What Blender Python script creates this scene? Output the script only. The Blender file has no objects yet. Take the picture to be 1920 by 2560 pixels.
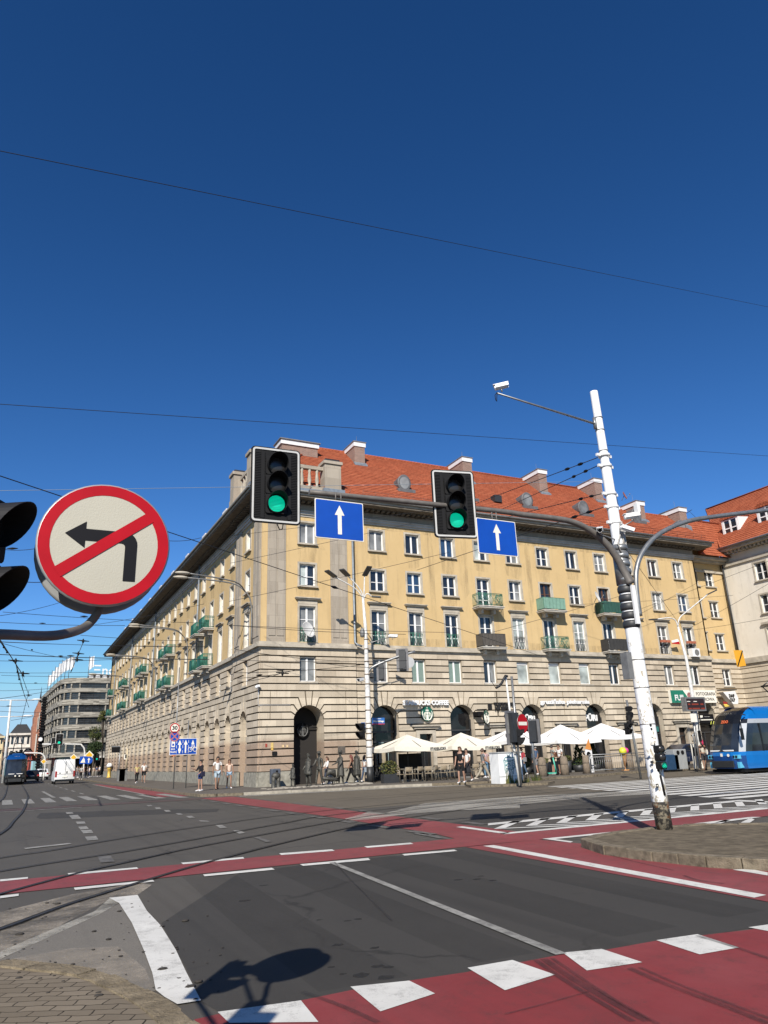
import bpy, bmesh, math, random
from math import sin, cos, tan, pi, radians, sqrt, atan2
from mathutils import Vector, Matrix
random.seed(7)
S = bpy.context.scene
COL = S.collection

# ------------------------------------------------------------------ camera
H = 1.65                                    # eye height above the road
F = 1839.0                                  # focal length in photo pixels (1920 x 2560)
TH, RO, YAW = radians(18.32), radians(2.22), radians(26.71)
cy_, sy_ = cos(YAW), sin(YAW)
Rv = Vector((cy_, -sy_, 0)); Uv = Vector((-sin(TH)*sy_, -sin(TH)*cy_, cos(TH)))
Fv = Vector((cos(TH)*sy_, cos(TH)*cy_, sin(TH)))
right = Rv*cos(RO) - Uv*sin(RO); upv = Rv*sin(RO) + Uv*cos(RO)
cam = bpy.data.cameras.new('camera'); camo = bpy.data.objects.new('camera', cam); COL.objects.link(camo)
m = Matrix((right, upv, -Fv)).transposed().to_4x4(); m.translation = (0, 0, H)
camo.matrix_world = m
cam.sensor_fit = 'VERTICAL'; cam.sensor_height = 24.0; cam.lens = 24.0*F/2560
cam.clip_start = 0.05; cam.clip_end = 3000
S.camera = camo

# ------------------------------------------------------------------ sky and sun
SUN_B, SUN_EL = radians(34.3), radians(36.5)      # shadows run towards this bearing (from +Y to +X)
W = bpy.data.worlds.new('World'); S.world = W; W.use_nodes = True
nt = W.node_tree; bg = nt.nodes['Background']
sk = nt.nodes.new('ShaderNodeTexSky'); sk.sky_type = 'NISHITA'; sk.sun_disc = False
sk.sun_elevation = SUN_EL; sk.sun_rotation = SUN_B + pi
sk.air_density = 1.0; sk.dust_density = 0.25; sk.ozone_density = 3.2; sk.altitude = 300
# deep clear-day grading of the sky: one power curve per channel
sp_ = nt.nodes.new('ShaderNodeSeparateColor'); cb_ = nt.nodes.new('ShaderNodeCombineColor'); nt.links.new(sk.outputs[0], sp_.inputs[0])
for i_, (g_, k_) in enumerate(((1.65, 1.65), (1.35, 1.5), (1.30, 1.85))):
    a_ = nt.nodes.new('ShaderNodeMath'); a_.operation = 'MULTIPLY'; a_.inputs[1].default_value = .085; nt.links.new(sp_.outputs[i_], a_.inputs[0])
    p_ = nt.nodes.new('ShaderNodeMath'); p_.operation = 'POWER'; p_.inputs[1].default_value = g_; nt.links.new(a_.outputs[0], p_.inputs[0])
    c_ = nt.nodes.new('ShaderNodeMath'); c_.operation = 'MULTIPLY'; c_.inputs[1].default_value = k_/.1; nt.links.new(p_.outputs[0], c_.inputs[0])
    m_ = nt.nodes.new('ShaderNodeMath'); m_.operation = 'MINIMUM'; m_.inputs[1].default_value = (4.2, 6.8, 9.0)[i_]; nt.links.new(c_.outputs[0], m_.inputs[0])
    nt.links.new(m_.outputs[0], cb_.inputs[i_])
nt.links.new(cb_.outputs[0], bg.inputs[0]); bg.inputs[1].default_value = 0.0707
sl = bpy.data.lights.new('sun', 'SUN'); sl.energy = 5.0; sl.angle = radians(0.53); sl.color = (1, 0.93, 0.83)
so = bpy.data.objects.new('sun', sl); COL.objects.link(so)
so.rotation_euler = Vector((sin(SUN_B)*cos(SUN_EL), cos(SUN_B)*cos(SUN_EL), -sin(SUN_EL))).to_track_quat('-Z', 'Y').to_euler()
so.location = (-20, -30, 40)
S.view_settings.view_transform = 'Standard'; S.view_settings.look = 'None'
S.view_settings.exposure = 0.5; S.view_settings.gamma = 1.0

# ------------------------------------------------------------------ measuring helpers (photo pixel -> place)
def ray(x, y):
    return right*((x-960)/F) - upv*((y-1280)/F) + Fv
def G(x, y, z=0.0):                               # where the sight line meets the ground
    v = ray(x, y); t = (z-H)/v.z
    return (v.x*t, v.y*t)
def P(x, y, Y):                                   # where it meets the plane Y
    v = ray(x, y); t = Y/v.y
    return Vector((v.x*t, Y, H+v.z*t))
def PX(x, y, X):
    v = ray(x, y); t = X/v.x
    return Vector((X, v.y*t, H+v.z*t))
FV = 1920/1659.0
def crop(ox, oy, w):
    k = w/1659.0
    return lambda x, y: (ox+x*k, oy+y*k)
a2 = crop(0, 1600, 500); b1 = crop(600, 1550, 400); b2 = crop(900, 1550, 400); b3 = crop(1200, 1650, 400); b4 = crop(1500, 1650, 420)
a5 = crop(0, 1900, 700); a6 = crop(600, 1900, 700); a7 = crop(1220, 1900, 700)
c1 = crop(0, 1150, 500); c3 = crop(240, 1050, 560); c4 = crop(240, 1550, 560); c5 = crop(600, 1080, 500); c6 = crop(1050, 1080, 500); c7 = crop(1450, 1080, 470)

# ------------------------------------------------------------------ mesh building
OFF = {}
class MB:
    def __init__(s): s.v = []; s.f = []; s.m = []; s.sm = []
    def poly(s, pts, mi=0, sm=False):
        n = len(s.v); s.v += [tuple(p) for p in pts]; s.f.append(tuple(range(n, n+len(pts)))); s.m.append(mi); s.sm.append(sm)
    def box(s, a, b, mi=0, fm=None):
        x0, y0, z0 = a; x1, y1, z1 = b
        c = [(x0,y0,z0),(x1,y0,z0),(x1,y1,z0),(x0,y1,z0),(x0,y0,z1),(x1,y0,z1),(x1,y1,z1),(x0,y1,z1)]
        if fm: c = [fm(*p) for p in c]
        n = len(s.v); s.v += c
        for f in ((0,3,2,1),(4,5,6,7),(0,1,5,4),(1,2,6,5),(2,3,7,6),(3,0,4,7)):
            s.f.append(tuple(n+i for i in f)); s.m.append(mi); s.sm.append(False)
    def prism(s, poly, a, b, fm, mi=0):           # poly in (u,z); extruded in n from a to b
        k = len(poly); n = len(s.v)
        s.v += [fm(u, z, a) for u, z in poly] + [fm(u, z, b) for u, z in poly]
        s.f.append(tuple(n+i for i in range(k))); s.f.append(tuple(n+k+i for i in reversed(range(k))))
        for i in range(k):
            j = (i+1) % k; s.f.append((n+i, n+k+i, n+k+j, n+j))
        s.m += [mi]*(k+2); s.sm += [False]*(k+2)
    def rings(s, rings, cap=True, mi=0, sm=True, closed=False):
        k = len(rings[0]); n = len(s.v)
        for r in rings: s.v += [tuple(p) for p in r]
        L = len(rings)
        for i in range(L-1 + (1 if closed else 0)):
            for j in range(k):
                a = n+i*k+j; b = n+i*k+(j+1) % k; i2 = (i+1) % L
                s.f.append((a, b, n+i2*k+(j+1) % k, n+i2*k+j)); s.m.append(mi); s.sm.append(sm)
        if cap and not closed:
            s.f.append(tuple(n+j for j in reversed(range(k)))); s.f.append(tuple(n+(L-1)*k+j for j in range(k)))
            s.m += [mi]*2; s.sm += [False]*2
    def tube(s, pts, r, k=8, mi=0, cap=True):
        pts = [Vector(p) for p in pts]; n = len(pts)
        rs = r if isinstance(r, (list, tuple)) else [r]*n
        prev = None; R = []
        for i, p in enumerate(pts):
            t = (pts[min(i+1, n-1)]-pts[max(i-1, 0)]).normalized()
            if prev is None: a = t.cross(Vector((0,0,1)) if abs(t.z) < .95 else Vector((1,0,0))).normalized()
            else: a = (prev - t*prev.dot(t)).normalized()
            prev = a; b = t.cross(a)
            R.append([p+(a*cos(2*pi*j/k)+b*sin(2*pi*j/k))*rs[i] for j in range(k)])
        s.rings(R, cap, mi)
    def lathe(s, prof, c, k=12, mi=0, cap=True, ax=None):
        c = Vector(c)
        if ax is None: A, B, Z = Vector((1,0,0)), Vector((0,1,0)), Vector((0,0,1))
        else:
            Z = Vector(ax).normalized(); A = Z.cross(Vector((0,0,1)) if abs(Z.z) < .95 else Vector((1,0,0))).normalized(); B = Z.cross(A)
        s.rings([[c+Z*h+(A*cos(2*pi*j/k)+B*sin(2*pi*j/k))*max(r, 1e-4) for j in range(k)] for r, h in prof], cap, mi)
    def ball(s, c, r, k=8, l=6, mi=0):
        rx, ry, rz = r if isinstance(r, (tuple, list)) else (r, r, r)
        c = Vector(c)
        s.rings([[c+Vector((rx*sin(t)*cos(2*pi*j/k), ry*sin(t)*sin(2*pi*j/k), -rz*cos(t))) for j in range(k)] for t in [pi*(i+.02)/(l+.04) for i in range(l+1)]], True, mi)
    def disc(s, c, r, nrm, k=28, mi=0, r2=None, up=None):
        Z = Vector(nrm).normalized(); A = Z.cross(Vector((0,0,1))).normalized() if abs(Z.z) < .95 else Vector((1,0,0)); B = Z.cross(A); c = Vector(c)
        o = [c+(A*cos(2*pi*j/k)+B*sin(2*pi*j/k))*r for j in range(k)]
        if r2 is None: s.poly(o, mi)
        else:
            i_ = [c+(A*cos(2*pi*j/k)+B*sin(2*pi*j/k))*r2 for j in range(k)]
            for j in range(k): s.poly([o[j], o[(j+1) % k], i_[(j+1) % k], i_[j]], mi)
    def add(s, mesh, fm, mi=0):
        n = len(s.v); s.v += [tuple(fm(*v.co)) for v in mesh.vertices]
        for p in mesh.polygons: s.f.append(tuple(n+i for i in p.vertices)); s.m.append(mi); s.sm.append(False)
    def build(s, name, mats, parent=None, base=None, bevel=0, fixn=True):
        if not s.f: return None
        if parent is not None: off = OFF.get(parent.name, Vector((0,0,0)))
        elif base is not None: off = Vector(base)
        else:
            xs = [v[0] for v in s.v]; ys = [v[1] for v in s.v]; off = Vector(((min(xs)+max(xs))/2, (min(ys)+max(ys))/2, min(v[2] for v in s.v)))
        me = bpy.data.meshes.new(name)
        me.from_pydata([(v[0]-off.x, v[1]-off.y, v[2]-off.z) for v in s.v], [], s.f)
        if not isinstance(mats, (list, tuple)): mats = [mats]
        for q in mats: me.materials.append(q)
        me.polygons.foreach_set('material_index', s.m); me.polygons.foreach_set('use_smooth', s.sm)
        if fixn:
            bm = bmesh.new(); bm.from_mesh(me); bmesh.ops.recalc_face_normals(bm, faces=bm.faces)
            bm.to_mesh(me); bm.free()
        o = bpy.data.objects.new(name, me); COL.objects.link(o)
        if parent is not None: o.parent = parent
        else: o.location = off
        OFF[o.name] = off
        if bevel:
            b = o.modifiers.new('bevel', 'BEVEL'); b.width = bevel; b.segments = 2; b.limit_method = 'ANGLE'; b.angle_limit = radians(40)
        return o
def tag(o, label=None, cat=None, group=None, kind=None):
    if label: o['label'] = label
    if cat: o['category'] = cat
    if group: o['group'] = group
    if kind: o['kind'] = kind
    return o
def thing(name, label, cat, base=(0,0,0), group=None):
    o = bpy.data.objects.new(name, None); COL.objects.link(o); o.location = base; o.empty_display_size = .3
    OFF[o.name] = Vector(base)
    return tag(o, label, cat, group)
def kids(o): return [c for c in ALLK.get(o.name, [])]
def copy_tree(o, parent=None):
    c = o.copy(); COL.objects.link(c)
    if parent is not None: c.parent = parent
    for ch in list(o.children): copy_tree(ch, c)
    return c
def place(o, loc, rz=0.0, sc=None):
    o.location = loc; o.rotation_euler = (0, 0, rz)
    if sc: o.scale = (sc, sc, sc)
    return o
def smooth_line(p, n=5):
    out = []
    for i in range(len(p)-1):
        a = Vector(p[max(i-1, 0)]); b_ = Vector(p[i]); c = Vector(p[i+1]); d = Vector(p[min(i+2, len(p)-1)])
        for k in range(n):
            t = k/n; out.append(.5*((2*b_)+(c-a)*t+(2*a-5*b_+4*c-d)*t*t+(3*b_-a-3*c+d)*t**3))
    return out+[Vector(p[-1])]
_tx = {}
def text_mesh(st, size=1.0, ext=0.0, bold=0.0, space=1.0):
    key = (st, size, ext, bold, space)
    if key in _tx: return _tx[key]
    cu = bpy.data.curves.new('t', 'FONT'); cu.body = st; cu.size = size; cu.extrude = ext; cu.offset = bold; cu.resolution_u = 3
    cu.align_x = 'CENTER'; cu.align_y = 'CENTER'; cu.space_character = space
    o = bpy.data.objects.new('t', cu); COL.objects.link(o)
    dg = bpy.context.evaluated_depsgraph_get(); dg.update()
    me = bpy.data.meshes.new_from_object(o.evaluated_get(dg))
    bpy.data.objects.remove(o); _tx[key] = me
    return me

# ------------------------------------------------------------------ materials
MATS = {}
def alb(c):                                         # base colours for the exposure used here
    k = .74 if max(c) < .62 else .86
    return tuple(x*k for x in c[:3])+tuple(c[3:])
def _new(name):
    m = bpy.data.materials.new(name); m.use_nodes = True; MATS[name] = m
    return m, m.node_tree, m.node_tree.nodes['Principled BSDF']
def N(t, typ, **kw):
    n = t.nodes.new(typ)
    for k, v in kw.items():
        if k.startswith('i_'):
            q = k[2:]; n.inputs[int(q) if q.isdigit() else q.replace('_', ' ')].default_value = v
        else: setattr(n, k, v)
    return n
def pos(t): return N(t, 'ShaderNodeNewGeometry').outputs['Position']
def noise(t, vec, scale, detail=4, rough=.6):
    n = N(t, 'ShaderNodeTexNoise', i_Scale=scale, i_Detail=detail, i_Roughness=rough)
    if vec is not None: t.links.new(vec, n.inputs['Vector'])
    return n.outputs['Fac']
def ramp(t, fac, a, b, ca=(0,0,0,1), cb=(1,1,1,1)):
    r = N(t, 'ShaderNodeValToRGB'); r.color_ramp.elements[0].position = a; r.color_ramp.elements[1].position = b
    r.color_ramp.elements[0].color = ca; r.color_ramp.elements[1].color = cb
    t.links.new(fac, r.inputs[0]); return r.outputs[0]
def mix(t, fac, a, b, mode='MIX'):
    n = N(t, 'ShaderNodeMix', data_type='RGBA', blend_type=mode)
    for i, x in ((0, fac), (6, a), (7, b)):
        if hasattr(x, 'default_value') or hasattr(x, 'links'): t.links.new(x, n.inputs[i])
        else: n.inputs[i].default_value = x if i == 0 else (tuple(x)+(1,))[:4]
    return n.outputs[2]
def bump(t, bs, h, strength=.4, dist=.02):
    b = N(t, 'ShaderNodeBump', i_Strength=strength, i_Distance=dist); t.links.new(h, b.inputs['Height']); t.links.new(b.outputs[0], bs.inputs['Normal'])
def mapv(t, vec, sc, rot=(0,0,0), loc=(0,0,0)):
    n = N(t, 'ShaderNodeMapping'); n.inputs['Scale'].default_value = sc; n.inputs['Rotation'].default_value = rot; n.inputs['Location'].default_value = loc
    t.links.new(vec, n.inputs[0]); return n.outputs[0]
def flat_uv(t):                                     # (x+y, z) for upright walls on either axis
    s = N(t, 'ShaderNodeSeparateXYZ'); t.links.new(pos(t), s.inputs[0])
    a = N(t, 'ShaderNodeMath', operation='ADD'); t.links.new(s.outputs[0], a.inputs[0]); t.links.new(s.outputs[1], a.inputs[1])
    c = N(t, 'ShaderNodeCombineXYZ'); t.links.new(a.outputs[0], c.inputs[0]); t.links.new(s.outputs[2], c.inputs[1])
    return c.outputs[0], s.outputs[2]
def M(name, col, rough=.6, metal=0, var=.18, scale=4.0, bmp=0, bscale=60, spec=.5, emit=None, es=1.0, obj=False):
    if name in MATS: return MATS[name]
    m, t, b = _new(name); col = alb(col); es *= .72
    b.inputs['Roughness'].default_value = rough; b.inputs['Metallic'].default_value = metal; b.inputs['Specular IOR Level'].default_value = spec
    if var:
        v = N(t, 'ShaderNodeTexCoord').outputs['Object'] if obj else pos(t)
        f = ramp(t, noise(t, v, scale, 5), .3, .7)
        t.links.new(mix(t, f, [c*(1-var) for c in col], [min(1, c*(1+var)) for c in col]), b.inputs['Base Color'])
        if bmp: bump(t, b, noise(t, v, bscale, 3), bmp)
    else: b.inputs['Base Color'].default_value = tuple(col)+(1,)
    if emit: b.inputs['Emission Color'].default_value = tuple(emit)+(1,); b.inputs['Emission Strength'].default_value = es
    return m

def m_stone(name, light, dark, brown, bh=.4406, off=.97, zb=2.75):
    light, dark = alb(light), alb(dark); brown = brown and alb(brown)
    m, t, b = _new(name); uv, z = flat_uv(t)
    br = N(t, 'ShaderNodeTexBrick', offset=.37, i_Scale=1.0, i_Mortar_Size=.012, i_Mortar_Smooth=.3, i_Brick_Width=.93, i_Row_Height=bh)
    br.inputs['Color1'].default_value = (.25,.25,.25,1); br.inputs['Color2'].default_value = (.95,.95,.95,1); br.inputs['Mortar'].default_value = (.1,.1,.1,1)
    t.links.new(mapv(t, uv, (1,1,1), loc=(.2, -off, 0)), br.inputs['Vector'])
    base = mix(t, br.outputs['Color'], dark, light)
    big = ramp(t, noise(t, pos(t), .5, 5, .65), .35, .72)
    base = mix(t, N2(t, big, .3), base, [c*.74 for c in dark])
    st = ramp(t, noise(t, mapv(t, pos(t), (2.2, 2.2, .22)), 1.6, 5, .7), .5, .75)
    base = mix(t, N2(t, st, .42), base, [c*.55 for c in dark])
    if brown:
        a = N(t, 'ShaderNodeMath', operation='ADD'); t.links.new(z, a.inputs[0])
        w = N(t, 'ShaderNodeMath', operation='MULTIPLY', i_1=1.0); t.links.new(noise(t, mapv(t, pos(t), (.25, .25, .6)), 1.3, 3), w.inputs[0]); t.links.new(w.outputs[0], a.inputs[1])
        msk = ramp(t, a.outputs[0], .0, 1.0); r = msk.node
        r.inputs[0].default_value = 0
        mr = N(t, 'ShaderNodeMapRange', i_1=zb+.35, i_2=zb+.75, i_3=1.0, i_4=0.0); t.links.new(a.outputs[0], mr.inputs[0]); t.nodes.remove(r)
        tone = mix(t, br.outputs['Color'], [c*.72 for c in brown], brown)
        sx = N(t, 'ShaderNodeSeparateXYZ'); t.links.new(pos(t), sx.inputs[0])
        mx_ = N(t, 'ShaderNodeMapRange', i_1=20.3, i_2=20.7, i_3=.85, i_4=.22); t.links.new(sx.outputs[0], mx_.inputs[0])
        ml_ = N(t, 'ShaderNodeMath', operation='MULTIPLY'); t.links.new(mr.outputs[0], ml_.inputs[0]); t.links.new(mx_.outputs[0], ml_.inputs[1])
        base = mix(t, ml_.outputs[0], base, tone)
    if brown:                                        # browner courses above the arcade
        hi = N(t, 'ShaderNodeMapRange', i_1=6.0, i_2=6.5, i_3=0.0, i_4=1.0); t.links.new(z, hi.inputs[0])
        hm = N(t, 'ShaderNodeMath', operation='MULTIPLY'); t.links.new(hi.outputs[0], hm.inputs[0]); t.links.new(ramp(t, noise(t, mapv(t, pos(t), (.6,.6,1.4)), .8, 4, .6), .3, .7), hm.inputs[1])
        base = mix(t, N2(t, hm.outputs[0], .62), base, mix(t, br.outputs['Color'], [brown[0]*.9, brown[1]*1.08, brown[2]*1.1], [brown[0]*1.3, brown[1]*1.6, brown[2]*1.7]))
    sp = ramp(t, noise(t, pos(t), 26, 3, .7), .3, .8)
    base = mix(t, N2(t, sp, .35), base, [c*1.15 for c in light])
    t.links.new(base, b.inputs['Base Color']); b.inputs['Roughness'].default_value = .9; b.inputs['Specular IOR Level'].default_value = .2
    bump(t, b, noise(t, pos(t), 18, 5, .7), .35, .02)
    return m
def N2(t, s, k):
    n = N(t, 'ShaderNodeMath', operation='MULTIPLY', i_1=k); t.links.new(s, n.inputs[0]); return n.outputs[0]

STONE = m_stone('rusticated_stone', (.66,.575,.45), (.40,.34,.26), (.34,.225,.16))
TRIM = M('cut_stone', (.50,.45,.37), .85, var=.25, scale=1.6, bmp=.3, bscale=25, spec=.2)
PILA = m_stone('pilaster_stone', (.50,.44,.36), (.30,.26,.21), None, bh=.75, off=.1)
PLINTH = M('plinth_stone', (.33,.315,.265), .9, var=.35, scale=3.5, bmp=.6, bscale=14, spec=.2)
def m_stucco(name, col, dirt):
    col, dirt = [x*.74 for x in col], [x*.74 for x in dirt]
    m, t, b = _new(name)
    f = ramp(t, noise(t, pos(t), .35, 6, .65), .3, .75)
    base = mix(t, f, col, [col[0]*.88, col[1]*.86, col[2]*.82])
    st = ramp(t, noise(t, mapv(t, pos(t), (1.6, 1.6, .16)), 1.5, 6, .7), .52, .8)
    base = mix(t, N2(t, st, .5), base, dirt)
    sp = ramp(t, noise(t, pos(t), 2.3, 8, .75), .56, .74)
    base = mix(t, N2(t, sp, .4), base, dirt)
    t.links.new(base, b.inputs['Base Color']); b.inputs['Roughness'].default_value = .92; b.inputs['Specular IOR Level'].default_value = .15
    bump(t, b, noise(t, pos(t), 30, 4, .7), .25, .015)
    return m
STUCCO = m_stucco('yellow_plaster', (.70,.515,.27), (.36,.265,.15))
REVEAL = M('window_reveal', (.66,.62,.54), .9, var=.2, scale=2, spec=.15)
PALE = m_stucco('pale_plaster', (.88,.83,.74), (.45,.41,.35))
def m_roof():
    m, t, b = _new('red_roof_tiles'); uv, z = flat_uv(t)
    br = N(t, 'ShaderNodeTexBrick', offset=.5, i_Scale=1.0, i_Mortar_Size=.028, i_Mortar_Smooth=.5, i_Brick_Width=.30, i_Row_Height=.26)
    br.inputs['Color1'].default_value = alb((.37,.098,.045,1)); br.inputs['Color2'].default_value = alb((.50,.15,.072,1)); br.inputs['Mortar'].default_value = alb((.16,.04,.02,1))
    t.links.new(uv, br.inputs['Vector'])
    f = ramp(t, noise(t, pos(t), .6, 5), .35, .75)
    c = mix(t, N2(t, f, .45), br.outputs['Color'], (.22,.06,.03))
    t.links.new(c, b.inputs['Base Color']); b.inputs['Roughness'].default_value = .8; b.inputs['Specular IOR Level'].default_value = .2
    s = N(t, 'ShaderNodeSeparateXYZ'); t.links.new(pos(t), s.inputs[0])
    q = N(t, 'ShaderNodeMath', operation='MULTIPLY', i_1=1/.24); t.links.new(z, q.inputs[0])
    fr = N(t, 'ShaderNodeMath', operation='FRACT'); t.links.new(q.outputs[0], fr.inputs[0])
    bump(t, b, fr.outputs[0], .8, .06)
    return m
ROOF = m_roof()
def m_brick(name, c1, c2, mort, w=.26, h=.085):
    m, t, b = _new(name); uv, z = flat_uv(t)
    br = N(t, 'ShaderNodeTexBrick', offset=.5, i_Scale=1.0, i_Mortar_Size=.014, i_Brick_Width=w, i_Row_Height=h)
    for n_, c in (('Color1', c1), ('Color2', c2), ('Mortar', mort)): br.inputs[n_].default_value = tuple(c)+(1,)
    t.links.new(uv, br.inputs['Vector'])
    t.links.new(mix(t, N2(t, noise(t, pos(t), 1.5), .4), br.outputs['Color'], [c*.6 for c in c1]), b.inputs['Base Color']); b.inputs['Roughness'].default_value = .9
    return m
BRICK = m_brick('chimney_brick', (.17,.085,.06), (.28,.15,.11), (.30,.27,.24))
REDBRICK = m_brick('red_brick', (.27,.10,.06), (.36,.15,.09), (.34,.24,.18), .5, .16)
def m_asphalt(name, a, b_, speck=.5, crack=True):
    a, b_ = alb(a), alb(b_)
    m, t, b = _new(name)
    f = ramp(t, noise(t, pos(t), .28, 6, .65), .3, .75)
    c = mix(t, f, a, b_)
    st = ramp(t, noise(t, mapv(t, pos(t), (.9, .12, 1)), 1.2, 5), .5, .8)
    c = mix(t, N2(t, st, .25), c, [x*1.5 for x in a])
    g = ramp(t, noise(t, pos(t), 130, 2, .8), .35, .8)
    c = mix(t, N2(t, g, speck), c, [min(1, x*2.2) for x in a])
    sp = ramp(t, noise(t, pos(t), 3.1, 3, .6), .64, .76)
    c = mix(t, N2(t, sp, .4), c, [x*.5 for x in a])
    for rz_, w_ in ((0.0, .35), (1.1, .25)):         # wheel tracks
        ty = ramp(t, noise(t, mapv(t, pos(t), (1.7, .035, 1), rot=(0, 0, rz_)), 1.0, 4, .6), .56, .66)
        c = mix(t, N2(t, ty, w_), c, [x*.6 for x in a])
    if crack:                                        # thin tarred cracks, broken up
        w = N(t, 'ShaderNodeTexNoise', i_Scale=1.3, i_Detail=4); t.links.new(pos(t), w.inputs['Vector'])
        wv = N(t, 'ShaderNodeVectorMath', operation='MULTIPLY_ADD'); wv.inputs[1].default_value = (.9,.9,0); t.links.new(w.outputs['Color'], wv.inputs[0]); t.links.new(pos(t), wv.inputs[2])
        vo = N(t, 'ShaderNodeTexVoronoi', feature='DISTANCE_TO_EDGE', i_Scale=.23); t.links.new(wv.outputs[0], vo.inputs['Vector'])
        cr = ramp(t, vo.outputs['Distance'], .002, .0065, (1,1,1,1), (0,0,0,1))
        mk = N(t, 'ShaderNodeMath', operation='MULTIPLY'); t.links.new(cr, mk.inputs[0]); t.links.new(ramp(t, noise(t, pos(t), .35, 3), .45, .6), mk.inputs[1])
        c = mix(t, N2(t, mk.outputs[0], .75), c, [x*.35 for x in a])
    t.links.new(c, b.inputs['Base Color']); b.inputs['Roughness'].default_value = .85; b.inputs['Specular IOR Level'].default_value = .3
    bump(t, b, noise(t, pos(t), 90, 3, .8), .5, .006)
    return m
ASPH = m_asphalt('old_asphalt', (.088,.080,.068), (.060,.056,.049))
ASPHN = m_asphalt('fresh_asphalt', (.052,.0485,.043), (.037,.0355,.032), .45)
JOINT = M('shaded_joint', (.11,.092,.07), .95, var=.3, scale=4, spec=.1)  # groove backs coloured dark, painting in the shade of deep sooty joints
BROWNP = m_asphalt('tram_bed_asphalt', (.135,.115,.085), (.09,.078,.060))
PAVE = m_asphalt('pavement_asphalt', (.125,.110,.092), (.095,.085,.072))
def m_paint(name, col, under, wear=.45, edge=.18, tyre=0):
    col, under = alb(col), alb(under)
    m, t, b = _new(name)
    n1 = noise(t, pos(t), 3.2, 10, .78); n2 = noise(t, pos(t), 75, 3, .75)
    a = N(t, 'ShaderNodeMath', operation='MULTIPLY_ADD', i_1=.5); t.links.new(n2, a.inputs[0]); t.links.new(n1, a.inputs[2])
    k = ramp(t, a.outputs[0], 1-wear-.02, 1-wear+edge)
    tone = mix(t, ramp(t, noise(t, pos(t), 1.4, 5), .3, .7), col, [c*.8 for c in col])
    if tyre:
        for rz_, fq in ((0.0, 2.3), (.12, 3.7), (1.45, 1.9)):
            ty = ramp(t, noise(t, mapv(t, pos(t), (fq, .06, 1), rot=(0, 0, rz_)), 1.0, 5, .65), .54, .70)
            tone = mix(t, N2(t, ty, tyre), tone, [c*.45+.012 for c in col])
        tone = mix(t, N2(t, ramp(t, noise(t, pos(t), .7, 6, .7), .42, .72), .5), tone, [min(1, c*1.25+.03) for c in col])
    t.links.new(mix(t, k, tone, under), b.inputs['Base Color']); b.inputs['Roughness'].default_value = .75; b.inputs['Specular IOR Level'].default_value = .3
    bump(t, b, noise(t, pos(t), 120, 2), .3, .004)
    return m
WHITE = m_paint('road_white_paint', (.72,.71,.66), (.27,.26,.24), .22, .28)
WORN = m_paint('worn_white_paint', (.46,.45,.41), (.10,.095,.088), .36, .3)
FAINT = m_paint('faded_white_paint', (.26,.25,.23), (.09,.085,.078), .44, .3)
RED = m_paint('red_path_paint', (.285,.058,.062), (.13,.06,.055), .24, .35, .3)
REDN = m_paint('red_box_paint', (.270,.040,.043), (.12,.04,.038), .2, .35, .38)
def m_dust(name, col, lo, hi, sc=1.2, st=(1,1,1), amax=1.0):
    col = alb(col); m, t, b = _new(name); b.inputs['Base Color'].default_value = tuple(col)+(1,); b.inputs['Roughness'].default_value = .95
    n1 = noise(t, mapv(t, pos(t), st), sc, 7, .75); n2 = noise(t, pos(t), 40, 3, .8)
    a = N(t, 'ShaderNodeMath', operation='MULTIPLY_ADD', i_1=.4); t.links.new(n2, a.inputs[0]); t.links.new(n1, a.inputs[2])
    t.links.new(N2(t, ramp(t, a.outputs[0], lo, hi), amax), b.inputs['Alpha']); return m
DUST = m_dust('dry_mortar_dust', (.46,.40,.32), .57, .92, 1.2, (1,1,1), .9)
SLURRY = m_dust('white_slurry', (.56,.53,.46), .50, .92, 1.0, (.35,1.6,1), .9)
SOOT = m_dust('soot_streak', (.17,.135,.09), .62, 1.0, 1.0, (3.5,3.5,.45), .38)
TYRE = m_dust('tyre_rubber', (.028,.022,.022), .34, .95, 3.0, (1,1,1), .55)
OIL = m_dust('oil_spot', (.018,.017,.016), .2, .9, 6.0, (1,1,1), .7)
ROUGHA = m_asphalt('rough_old_asphalt', (.155,.142,.12), (.098,.09,.078), .9)
def m_pavers():
    m, t, b = _new('interlocking_pavers')
    w = N(t, 'ShaderNodeTexNoise', i_Scale=7.0, i_Detail=1); t.links.new(pos(t), w.inputs['Vector'])
    wv = N(t, 'ShaderNodeVectorMath', operation='MULTIPLY_ADD'); wv.inputs[1].default_value = (.05,.05,0); t.links.new(w.outputs['Color'], wv.inputs[0])
    mp = mapv(t, pos(t), (1,1,1), rot=(0,0,.5)); t.links.new(mp, wv.inputs[2])
    br = N(t, 'ShaderNodeTexBrick', offset=.5, i_Scale=1.0, i_Mortar_Size=.006, i_Mortar_Smooth=.4, i_Brick_Width=.22, i_Row_Height=.115)
    for n_, c in (('Color1', (.145,.12,.088,1)), ('Color2', (.195,.162,.12,1)), ('Mortar', (.022,.018,.012,1))): br.inputs[n_].default_value = c
    t.links.new(wv.outputs[0], br.inputs['Vector'])
    f = ramp(t, noise(t, pos(t), 2.2, 6, .7), .35, .75)
    t.links.new(mix(t, N2(t, f, .6), br.outputs['Color'], (.13,.105,.075)), b.inputs['Base Color']); b.inputs['Roughness'].default_value = .95; b.inputs['Specular IOR Level'].default_value = .2
    inv = N(t, 'ShaderNodeMath', operation='SUBTRACT', i_0=1.0); t.links.new(br.outputs['Fac'], inv.inputs[1])
    bump(t, b, inv.outputs[0], .9, .01); return m
PAVERS = m_pavers()
KERB = M('granite_kerb', (.21,.175,.125), .9, var=.45, scale=7, bmp=.9, bscale=50, spec=.2)
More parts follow.
